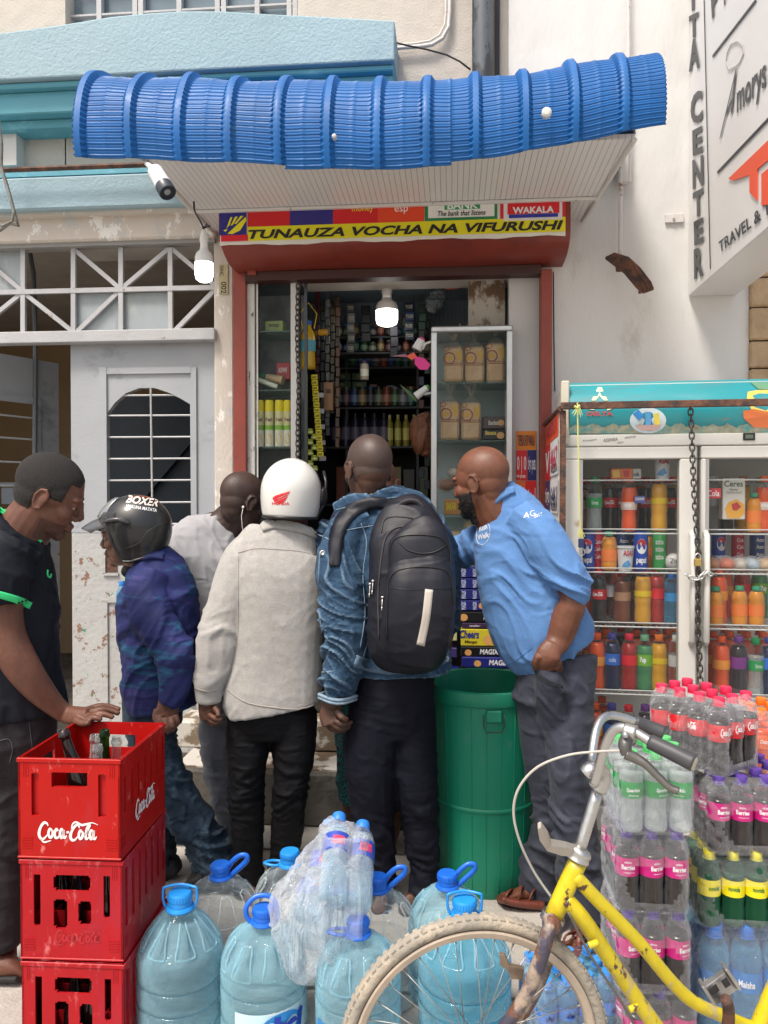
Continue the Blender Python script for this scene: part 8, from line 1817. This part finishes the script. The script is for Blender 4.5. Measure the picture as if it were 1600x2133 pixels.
loaf(924, 966, 722, 795, 'bagged bread loaf at the left on the top shelf of the case'); loaf(968, 1010, 721, 796, 'bagged bread loaf in the middle of the top shelf of the case'); loaf(1013, 1053, 714, 796, 'bagged bread loaf at the right on the top shelf of the case')
loaf(917, 958, 836, 916, 'bagged bread loaf at the left on the second shelf of the case'); loaf(960, 1003, 838, 916, 'bagged bread loaf at the right on the second shelf, beside dark biscuits')
def wbox(nm, u0, v0, u1, v1, D, rgb, label, cat, texts=(), th=.08, group=None, disc=None, rough=.35):
    t = thing(nm, label, cat, group); xa = X_(u0, v1, D); xb = X_(u1, v1, D); um = (u0+u1)/2; za = Z_(um, v1, D); zb_ = Z_(um, v0, D)
    b = MB(); b.box((xa, D, za), (xb, D+th, zb_), bev=min(.003, (zb_-za)*.1)); b.build('package', flat(rgb, rough), t)
    for (s_, a0, q0_, a1, q1_, tc_, vert) in texts:
        m = MB()
        if vert: text_to(m, s_, lambda a, q: Vector((xa+(xb-xa)*(a1-(a1-a0)*q), D-.0015, za+(zb_-za)*(q0_+(q1_-q0_)*a))), bold=.03)
        else: text_to(m, s_, lambda a, q: Vector((xa+(xb-xa)*(a0+(a1-a0)*a), D-.0015, za+(zb_-za)*(q0_+(q1_-q0_)*q))), bold=.03, shear=.15)
        m.build('package_writing', flat(tc_), t)
    if disc: m = MB(); r_ = disc[2]*(zb_-za); m.add([Vector((xa+(xb-xa)*disc[0]+r_*math.cos(a), D-.001, za+(zb_-za)*disc[1]+r_*.9*math.sin(a))) for a in [k*math.pi/8 for k in range(16)]], [tuple(range(16))]); m.build('biscuit_print', flat((214, 160, 95)), t)
    return t
wbox('biscuit_pack', 1006, 868, 1052, 893, Yc+.07, (70, 50, 54), 'dark brown biscuit pack with pale script, upper of two in the case', 'biscuits', [('Bourbon', .25, .3, .7, .7, (215, 200, 190), 0)], disc=(.82, .5, .28))
wbox('biscuit_pack', 1006, 895, 1052, 915, Yc+.068, (30, 26, 28), 'black and gold biscuit pack on the second shelf, lower of two in the case', 'biscuits', [('Banana', .1, .45, .6, .9, (225, 200, 90), 0)], disc=(.8, .4, .4))
wbox('sandwich_pack', 925, 1040, 975, 1072, Yc+.08, (180, 130, 70), 'bagged buns with yellow print low in the display case', 'bread', [('BAKARI', .1, .3, .5, .8, (225, 200, 40), 0)])
for k, (u, v, w_, rgb) in enumerate(((930, 1010, 18, (150, 110, 85)), (948, 985, 16, (190, 180, 170)), (990, 1100, 26, (200, 170, 130)), (950, 1120, 22, (214, 190, 150)))):
    t = thing('bagged_bun', ['brown bun in crumpled clear bag at the third shelf left', 'pale crumpled bag behind the brown bun', 'big bagged bun beside the bearded man\'s chin', 'bagged loaf end low in the display case'][k], 'bread'); c_ = PY(u, v, Yc+.13)
    b = MB(); b.ell((0, 0, 0), (w_*.0024, .05, w_*.0018), Matrix.Translation(c_)); b.build('bun', flat(rgb), t, smooth=True); b = MB(); b.ell((0, 0, 0), (w_*.0028, .057, w_*.0024), Matrix.Translation(c_)); b.build('clear_bag', m_bagf, t, smooth=True)
# biscuit boxes stacked below the case
mg = (34, 40, 120); bkk = (22, 22, 26)
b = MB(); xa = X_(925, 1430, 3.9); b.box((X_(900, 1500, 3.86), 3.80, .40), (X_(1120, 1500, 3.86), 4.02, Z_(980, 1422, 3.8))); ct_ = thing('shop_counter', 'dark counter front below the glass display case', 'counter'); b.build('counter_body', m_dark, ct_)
for k, (v0, v1) in enumerate(((1182, 1203), (1205, 1226), (1228, 1249), (1251, 1272))): wbox('biscuit_box', 954, v0, 1010, v1, 3.84, mg, ['topmost small navy biscuit box under the display case', 'second small navy biscuit box from the top', 'third small navy biscuit box from the top', 'lowest small navy biscuit box, above the black ones'][k], 'biscuits', [('MAGIX', .12, .1, .3, .9, (190, 200, 235), 1), ('MAGIX', .55, .1, .7, .9, (190, 200, 235), 1)], disc=(.9, .5, .35) if k == 3 else None, group='biscuit boxes under the case')
wbox('biscuit_box', 958, 1275, 1040, 1296, 3.84, bkk, 'black biscuit box with red badge above the yellow mango pack', 'biscuits', [('MAGIX', .6, .25, .95, .75, (225, 225, 230), 0)], disc=(.1, .45, .4)); wbox('wafer_pack', 962, 1298, 1040, 1309, 3.84, (60, 40, 70), 'thin purple wafer pack above the yellow mango biscuits', 'biscuits', [('wafer', .2, .3, .5, .7, (200, 190, 210), 0)])
wbox('mango_biscuits', 960, 1311, 1060, 1346, 3.84, (205, 190, 50), 'yellow mango biscuit pack with navy script badge', 'biscuits', [('Cheers', -.02, .45, .38, .95, (40, 50, 130), 0), ('Mango', .08, .12, .34, .34, (90, 70, 30), 0)], disc=(.58, .35, .33))
wbox('biscuit_box', 960, 1348, 1070, 1368, 3.84, bkk, 'long black biscuit box directly under the yellow mango pack', 'biscuits', [('MAGIX', .36, .25, .72, .8, (225, 225, 230), 0)], disc=(.14, .4, .36)); wbox('biscuit_box', 962, 1370, 1080, 1391, 3.82, mg, 'long navy biscuit box between two black ones', 'biscuits', [('MAGIX', .48, .25, .85, .8, (225, 225, 230), 0)], disc=(.28, .4, .36)); wbox('biscuit_box', 958, 1393, 1085, 1414, 3.82, bkk, 'lowest black biscuit box just above the green bin', 'biscuits', [('MAGIX', .34, .2, .64, .8, (225, 225, 230), 0)], disc=(.1, .5, .3)); wbox('biscuit_box', 897, 1393, 956, 1414, 3.82, mg, 'navy biscuit box at the left just above the green bin', 'biscuits', [('MAGIX', .1, .2, .75, .8, (225, 225, 230), 0)])
for k, v in enumerate((1192, 1215, 1240, 1262, 1300, 1325, 1360)): wbox('bun_pack', 930, v-10, 952, v+10, 3.86, [(190, 130, 80), (200, 180, 160), (190, 130, 80), (205, 120, 80), (150, 150, 150), (200, 200, 150), (70, 60, 120)][k], 'small wrapped snack pack stacked left of the biscuit boxes', 'snacks', group='snack packs left of the biscuit boxes')
# ================================================================== left glass cabinet
lc = thing('glass_cabinet', 'narrow glass cabinet with chipped white post at the left of the bay', 'display case')
Yl = 3.96
b = MB(); fb(b, 515, 572, 531, 1500, Yl, .03, bev=.002, zf=.41); b.build('corner_post', m_chipw, lc)
b = MB(); fb(b, 606, 578, 622, 1500, Yl, .025, bev=.002, zf=.41); fb(b, 531, 568, 606, 579, Yl, .025, bev=.002); fb(b, 535, 579, 538, 1500, Yl+.004, .01, zf=.41); b.build('frame', m_aluw, lc)
b = MB(); fb(b, 538, 580, 606, 1500, Yl+.012, .003, zf=.41); b.build('glass', m_glassc, lc)
b = MB(); xl_ = X_(515, 800, Yl); xr_ = X_(606, 800, Yl)
b.box((xl_, Yl+.26, .41), (xr_+.03, Yl+.27, 2.66)); b.build('back_panel', M_('cabinet_back', (.22, .24, .24), .5, var=.2, vs=3, col2=(.10, .11, .12), thr=.55, ms=3), lc)
zsh = [Z_(570, v, Yl+.05) for v in (690, 812, 931, 1100)]
for z in zsh: b = MB(); b.box((xl_+.015, Yl+.03, z-.008), (xr_, Yl+.255, z-.002)); b.build('shelf', film('green_shelf_glass', (.75, .9, .86), .35, .1, diff=(.25, .36, .33)), lc)
b = MB(); fb(b, 634, 580, 640, 1200, Yl+.02, .02, zf=.5); fb(b, 622, 580, 626, 1200, Yl+.05, .02, zf=.5); b.build('sliding_edge', M_('smoked_edge', (.03, .04, .05), .2), lc)
chain([(621, 585), (619, 700), (622, 800), (620, 900), (621, 1000)], lambda p: PY(p[0], p[1], Yl-.02), 'door_chain', 'long dark chain hanging beside the glass cabinet door', L=.034, r=.0036)
r_ = .024
for k, u in enumerate((541, 561, 582, 600)):
    p = PY(u, 930, Yl+.06); t = thing('spray_can', 'yellow and white lemon air-freshener spray can in the left cabinet', 'spray can', 'yellow spray cans in the left cabinet', loc=(p.x, p.y, zsh[2]), rz=camrot()); h = Z_(u, 834, Yl+.06)-zsh[2]
    b = MB(); b.lathe([(.001, 0), (r_, .002), (r_, h*.36)], 20, cap=False); b.build('can_body', flat((226, 222, 205), .3), t, smooth='auto')
    b = MB(); b.lathe([(r_*1.002, h*.36), (r_*1.002, h*.46)], 20, cap=False); b.build('green_band', flat((140, 190, 60), .3), t, smooth=True); b = MB(); b.lathe([(r_*1.001, h*.46), (r_*1.001, h*.76)], 20, cap=False); b.build('upper_body', flat((220, 214, 160), .3), t, smooth=True)
    b = MB(); b.lathe([(r_*.98, h*.76), (r_*.99, h*.8), (r_*.98, h*.96), (r_*.85, h), (.001, h)], 20, cap=False); b.build('cap', flat((238, 218, 20), .3), t, smooth='auto')
    b = MB(); text_to(b, 'Fresh', lambda a, q: Vector((r_*1.02*math.sin(R(-50+100*a)), -r_*1.02*math.cos(R(-50+100*a)), h*(.54+.09*q))), shear=.3, bold=.03); b.build('can_writing', flat((130, 70, 90)), t)
    b = MB(); f = lambda a, q: Vector((r_*1.03*math.sin(R(-36+72*a)), -r_*1.03*math.cos(R(-36+72*a)), h*(.06+.22*q))); b.add([f(.5+.5*math.cos(x), .5+.5*math.sin(x)) for x in [k2*math.pi/8 for k2 in range(16)]], [tuple(range(16))]); b.build('lemon_print', flat((236, 190, 40)), t)
b = MB(); q = PY(568, 800, Yl+.08); b.tube([PY(536, 790, Yl+.06), PY(578, 806, Yl+.06)], .013, 14); tag(b.build('rolled_tube', flat((214, 220, 200)), smooth='auto'), 'white tube with green end lying in the left cabinet', 'tube')
b = MB(); b.tube([PY(556, 786, Yl+.10), PY(590, 792, Yl+.08)], [.020, .024], 18); tag(b.build('beige_cup', flat((190, 165, 130)), smooth='auto'), 'beige plastic cup lying on its side in the left cabinet', 'cup')
b = MB(); b.ell((0, 0, 0), (.035, .03, .024), Matrix.Translation(PY(545, 785, Yl+.14))); tag(b.build('green_bowl', flat((60, 125, 95)), smooth=True), 'green bowl behind the white tube in the left cabinet', 'bowl')
wbox('soap_box', 552, 668, 590, 690, Yl+.10, (150, 165, 90), 'olive green soap box on the upper shelf of the left cabinet', 'box', [('soap', .2, .3, .8, .7, (70, 80, 60), 0)]); wbox('red_box', 575, 755, 604, 790, Yl+.16, (190, 50, 60), 'red and white box behind the cup in the left cabinet', 'box', [('KIWI', .2, .4, .8, .7, (230, 225, 220), 0)])
# ================================================================== goods deeper in the shop
m_shelfd = M_('dark_shelf_board', (.045, .045, .05), .6, var=.2); ss = thing('wall_shelving', 'dark shelving along the back wall of the shop crowded with goods', 'shelving')
YB2 = 4.86; xl_ = X_(640, 800, YB2); xr_ = X_(1060, 800, YB2)
shz = [Z_(800, v, YB2) for v in (655, 765, 848, 930, 1050)]
for z in shz: b = MB(); b.box((xl_, YB2-.02, z-.012), (xr_, 5.14, z)); b.build('shelf_board', m_shelfd, ss)
b = MB()
for u in (722, 870): x = X_(u, 800, YB2); b.box((x-.008, YB2-.0, .4), (x+.008, 5.14, 2.48))
b.build('upright', m_shelfd, ss)
rr = random.Random(11)
cols = [(30, 70, 60), (60, 30, 40), (40, 60, 100), (110, 90, 50), (30, 30, 36), (70, 80, 60), (120, 60, 40), (46, 76, 46), (90, 90, 96)]
def jar(u, v, D, h, r, rgb, cap, label, group, cat='jar', neck=False):
    p = PY(u, v, D); b = MB(); mt = flat(rgb, .3)
    t = thing({'jar': 'jar', 'bottle': 'bottle'}.get(cat, 'tin'), label, cat, group, loc=(p.x, p.y, p.z))
    b.lathe([(.001, 0), (r, .002), (r, h*.72), (r*(.5 if neck else .9), h*.86)], 14, cap=False); b.build('container', mt, t, smooth='auto')
    b = MB(); b.lathe([(r*(.45 if neck else .92), h*.86), (r*(.45 if neck else .92), h), (.001, h)], 14, cap=False); b.build('lid', flat(cap, .3), t, smooth='auto')
    b = MB(); b.lathe([(r*1.01, h*.2), (r*1.01, h*.58)], 14, cap=False); b.build('label', flat([min(255, c+70) for c in rgb], .4), t, smooth=True)
for i in range(9):
    u = 735+i*16+rr.uniform(-2, 2); jar(u, 765, YB2+.02, .16+rr.uniform(0, .05), .030, rr.choice(cols), (rr.choice([(190, 170, 60), (150, 30, 40), (40, 60, 120)])), 'capped tin or jar on the second shelf of the back wall', 'tins on the second back shelf', 'tin')
for i in range(7): jar(876+i*21, 765, YB2+.02, .20, .036, [(40, 50, 30), (60, 50, 30), (30, 60, 40)][i % 3], (200, 175, 50), 'gold-capped jar on the right of the second back shelf', 'gold-capped jars', 'jar')
for i in range(6): jar(700+i*20, 930, YB2+.02, .21, .032, (40, 34, 52), (30, 28, 44), 'dark purple bottle on the fourth back shelf', 'dark purple bottles', 'bottle', neck=True)
for i in range(4): jar(812+i*17, 930, YB2+.02, .20, .022, (150, 140, 50), (200, 190, 120), 'yellowish oil bottle right of the purple ones on the fourth back shelf', 'oil bottles on the fourth back shelf', 'bottle', neck=True)
for i in range(9): jar(735+i*17, 654, YB2+.02, .13+rr.uniform(0, .05), .030, rr.choice(cols), rr.choice(cols), 'mixed small container on the topmost back shelf', 'containers on the top back shelf', 'tin')
for r0 in range(4):
    for c0 in range(2): wbox('tea_box', 700+c0*33, 776+r0*18, 731+c0*33, 792+r0*18, YB2+.02, (30, 62, 34), 'dark green gold-edged box stacked on the third back shelf', 'box', [('TEA', .3, .3, .7, .7, (150, 150, 80), 0)], group='green boxes on the third back shelf')
for i in range(5): wbox('snack_packet', 770+i*18, 800+(i*7) % 12, 786+i*18, 846, YB2+.02, [(110, 60, 40), (70, 50, 40), (40, 60, 70), (120, 100, 50), (50, 40, 60)][i], 'small snack packet on the third back shelf', 'snacks', group='snack packets on the third back shelf')
for i in range(8): wbox('snack_packet', 700+i*28, 972+(i*5) % 10, 724+i*28, 1048, YB2+.02, rr.choice(cols), 'packet low on the fifth back shelf behind the customers', 'snacks', group='packets on the fifth back shelf')
for k, (u0, v0, u1, v1) in enumerate(((716, 672, 752, 692), (722, 693, 760, 712))): wbox('blue_packet', u0, v0, u1, v1, 4.60, (46, 110, 175), ['upper blue milk packet hanging in the dark shop', 'lower blue milk packet hanging in the dark shop'][k], 'packet', [('MILK', .2, .3, .8, .7, (200, 215, 235), 0)], th=.03)
jar(759, 792, 4.5, .11, .026, (190, 180, 160), (60, 40, 80), 'creamy powder tin with pink lid standing by the bulb', None, 'tin'); jar(848, 700, 4.6, .12, .026, (200, 190, 120), (180, 60, 50), 'pale yellow mayonnaise jar right of the bulb', None, 'jar'); jar(808, 690, 4.62, .13, .028, (30, 110, 80), (20, 60, 60), 'green toss soap jar directly under the bulb', None, 'jar')
PK = [(20, 36, 62), (64, 54, 24), (66, 20, 26), (20, 44, 34), (84, 86, 88), (30, 24, 44), (70, 44, 24), (16, 20, 26)]
for v in (700, 733): b = MB(); z = Z_(800, v, 4.55); b.box((X_(700, v, 4.55), 4.55, z-.010), (X_(892, v, 4.55), 4.70, z)); b.build('shelf_board', m_shelfd, ss)
for i in range(11):
    for v in (700, 733): q = (i*7+v) % 9; jar(706+i*17.5, v, 4.57, .055+.012*((i*5+v) % 3), .020+.002*(q % 3), cols[q], cols[(q*2+i) % 9], 'small jar or bottle on the crowded front shelves by the lamp', 'small jars by the shop lamp', 'jar', neck=q % 2 == 0)
def strip_(u, v, n, w_, h_, D, rgb, lab, grp, tx=None):
    for k in range(n): wbox('hanging_packet', u+(k % 2)*1.2, v+k*(h_+1), u+w_+(k % 2)*1.2, v+k*(h_+1)+h_, D+.004*(k % 2), [min(255, int(c*(1+.18*((k*3) % 4-1.5)))) for c in rgb], lab, 'packet', [(tx, .12, .3, .88, .68, (165, 160, 140), 0)] if tx else (), th=.012, group=grp)
for i in range(7): strip_(692+i*30, 626+(i*5) % 11, 3+(i*2) % 3, 13+(i*3) % 8, 15+(i*5) % 7, 4.38+.03*(i % 3), PK[(i*3+1) % 8], 'small packet in a strip hung from the shop ceiling', 'packets hung from the shop ceiling', 'TOSS' if i % 2 else None)
for i in range(5): strip_(656+i*10.5, 590+(i*37) % 60, 17-(i*3) % 5, 9, 16+(i*4) % 6, 4.34-.03*i, PK[(i*5+2) % 8], 'small packet in the strips on the left inner wall of the shop', 'packets on the left inner wall')
for i in range(16):
    u = 872+(i % 2)*12; v = 640+i*24; wbox('hanging_packet', u, v, u+12, v+19, 4.5, PK[(i*5+2) % 8], 'small packet hung behind the display case edge', 'packet', th=.02, group='packets behind the display case')
for i in range(10): jar(704+i*17, 846, YB2+.0, .12, .028, cols[i % 9], cols[(i*2+3) % 9], 'mixed jar at the front of the third back shelf', 'jars on the third back shelf')
# hanging goods on the left of the opening
ht = thing('hanging_oil_bottle', 'cooking oil bottle with blue cap and yellow handle hanging by the cabinet', 'oil bottle'); T_ = Matrix.Translation(PY(643, 770, 4.12))
b = MB(); b.lathe([(.001, 0), (.036, .003), (.038, .02), (.034, .1), (.038, .16), (.034, .19), (.016, .225), (.015, .24)], 20, T_, cap=False); b.build('oil_bottle', liq((205, 165, 40)), ht, smooth=True)
b = MB(); b.lathe([(.037, .095), (.0385, .10), (.039, .155)], 20, T_, cap=False); b.build('label', flat((90, 170, 190)), ht, smooth=True); b = MB(); b.lathe([(.018, .24), (.018, .262), (.001, .264)], 14, T_); b.build('cap', flat((40, 100, 190)), ht, smooth='auto')
b = MB(); b.tube([T_ @ Vector(p) for p in ((-.03, 0, .22), (-.05, 0, .30), (0, 0, .36), (.045, 0, .30), (.03, 0, .22))], .003, 6); b.build('handle', flat((225, 195, 60)), ht)
for k in range(15):
    v = 780+k*11.5; u = 648+k*.9
    wbox('coffee_sachet', u, v, u+13, v+10.5, 4.08, (222, 205, 20), 'yellow and black sachet on the hanging strip left of the opening', 'sachet', [('CAFE', .15, .25, .85, .7, (20, 20, 20), 0)], th=.008, group='yellow sachets on the hanging strip')
for k in range(9):
    v = 950-k*16.5; wbox('gum_sachet', 664+k*-.6, v, 679-k*.6, v+10, 4.16, [(180, 180, 185), (30, 30, 34)][k % 2], 'small silver or black sachet on the second hanging strip', 'sachet', th=.006, group='sachets on the second hanging strip')
for k in range(8): t = jar(646+(k % 2)*9, 905+k*11, 4.10, .030, .018, (150, 160, 60), (190, 190, 60), 'small yellow-green pot in the hanging net by the cabinet', 'pots in the hanging net', 'jar')
wbox('cardboard_box', 674, 796, 694, 855, 4.22, (140, 100, 62), 'brown cardboard dispenser hanging behind the sachet strips', 'box', [('tea', .2, .6, .8, .8, (60, 40, 30), 0)], th=.04); wbox('orange_packet', 928, 574, 955, 600, 4.3, (226, 110, 40), 'small orange packet hanging by the stained pillar at the ceiling', 'packet', [('soda', .2, .3, .8, .7, (240, 210, 170), 0)], th=.03)
t = thing('yellow_cap_bottle', 'yellow capped bottle lying in the hanging goods', 'bottle'); b = MB(); b.tube([PY(664, 693, 4.2), PY(682, 692, 4.2)], .018, 12); b.build('cap', flat((215, 160, 40)), t, smooth='auto'); b = MB(); b.tube([PY(655, 694, 4.21), PY(664, 693, 4.2)], .014, 12); b.build('neck', flat((140, 120, 60)), t)
b = MB(); loft(b, [(905, 598, 4.35, 8, .03), (915, 608, 4.35, 16, .05), (906, 632, 4.35, 20, .05), (900, 650, 4.35, 10, .04)], ex=2.2); o = put(folds(fuse(b, .01, 2), .01, (20, 20, 20), 31), 'rolled_plastic', film('grey_plastic_roll', (.6, .65, .7), .4, .15, diff=(.3, .33, .36), bump=1, bs=30), None); tag(o, 'rolled clear grey plastic stuffed under the shop ceiling', 'plastic roll')
b = MB(); loft(b, [(888, 860, 4.05, 6, .02), (880, 885, 4.05, 22, .05), (882, 920, 4.05, 26, .06), (892, 948, 4.05, 12, .04)], ex=2.2); o = put(folds(fuse(b, .008, 2), .008, (16, 16, 16), 33), 'snack_bag', film('crisp_bag', (.6, .4, .3), .5, .15, diff=(.25, .10, .05), bump=1, bs=24), None); tag(o, 'see-through bag of brown snacks hanging left of the display case', 'snack bag')
# pink fan clipped to the case
fn_ = thing('clip_fan', 'small white clip fan with pink blade fixed to the display case edge', 'fan')
b = MB(); b.tube([PY(868, 728, 3.95), PY(878, 708, 3.95)], [.026, .020], 18); b.build('motor', m_plw, fn_, smooth='auto'); b = MB(); b.tube([PY(878, 709, 3.95), PY(880, 704, 3.95)], [.019, .013], 16); b.build('motor_cap', flat((226, 80, 150)), fn_, smooth='auto')
b = MB(); b.tube([PY(p[0], p[1], 3.95) for p in ((880, 728), (886, 716), (897, 712), (903, 714))], .007, 8); b.build('clip_arm', m_plw, fn_, smooth=True)
for pts, rgb in (([(864, 742), (884, 746), (897, 760), (890, 770), (874, 770), (864, 758)], (226, 50, 140)), ([(846, 742), (862, 734), (868, 742), (858, 750)], (230, 90, 60)), ([(848, 744), (818, 742), (846, 737)], (150, 90, 110))): b = MB(); b.prism([PY(u, v, 3.93) for u, v in pts], Vector((0, .006, .002))); b.build('blade', flat(rgb), fn_)
fn_ = thing('clip_fan', 'second clip fan with green cap lower on the display case edge', 'fan')
b = MB(); b.tube([PY(866, 826, 4.0), PY(890, 808, 4.0)], [.022, .018], 16); b.build('motor', m_plw, fn_, smooth='auto'); b = MB(); b.tube([PY(890, 808, 4.0), PY(894, 804, 4.0)], [.017, .010], 14); b.build('motor_cap', flat((80, 160, 60)), fn_, smooth='auto'); b = MB(); b.tube([PY(880, 822, 4.0), PY(900, 818, 4.0)], .006, 8); b.build('clip_arm', m_plw, fn_); b = MB(); b.prism([PY(u, v, 3.99) for u, v in ((866, 828), (850, 812), (832, 800), (850, 822), (868, 838))], Vector((0, .006, 0))); b.build('blade', flat((60, 90, 40)), fn_)
# door pieces and reflections are left to the light
settle()
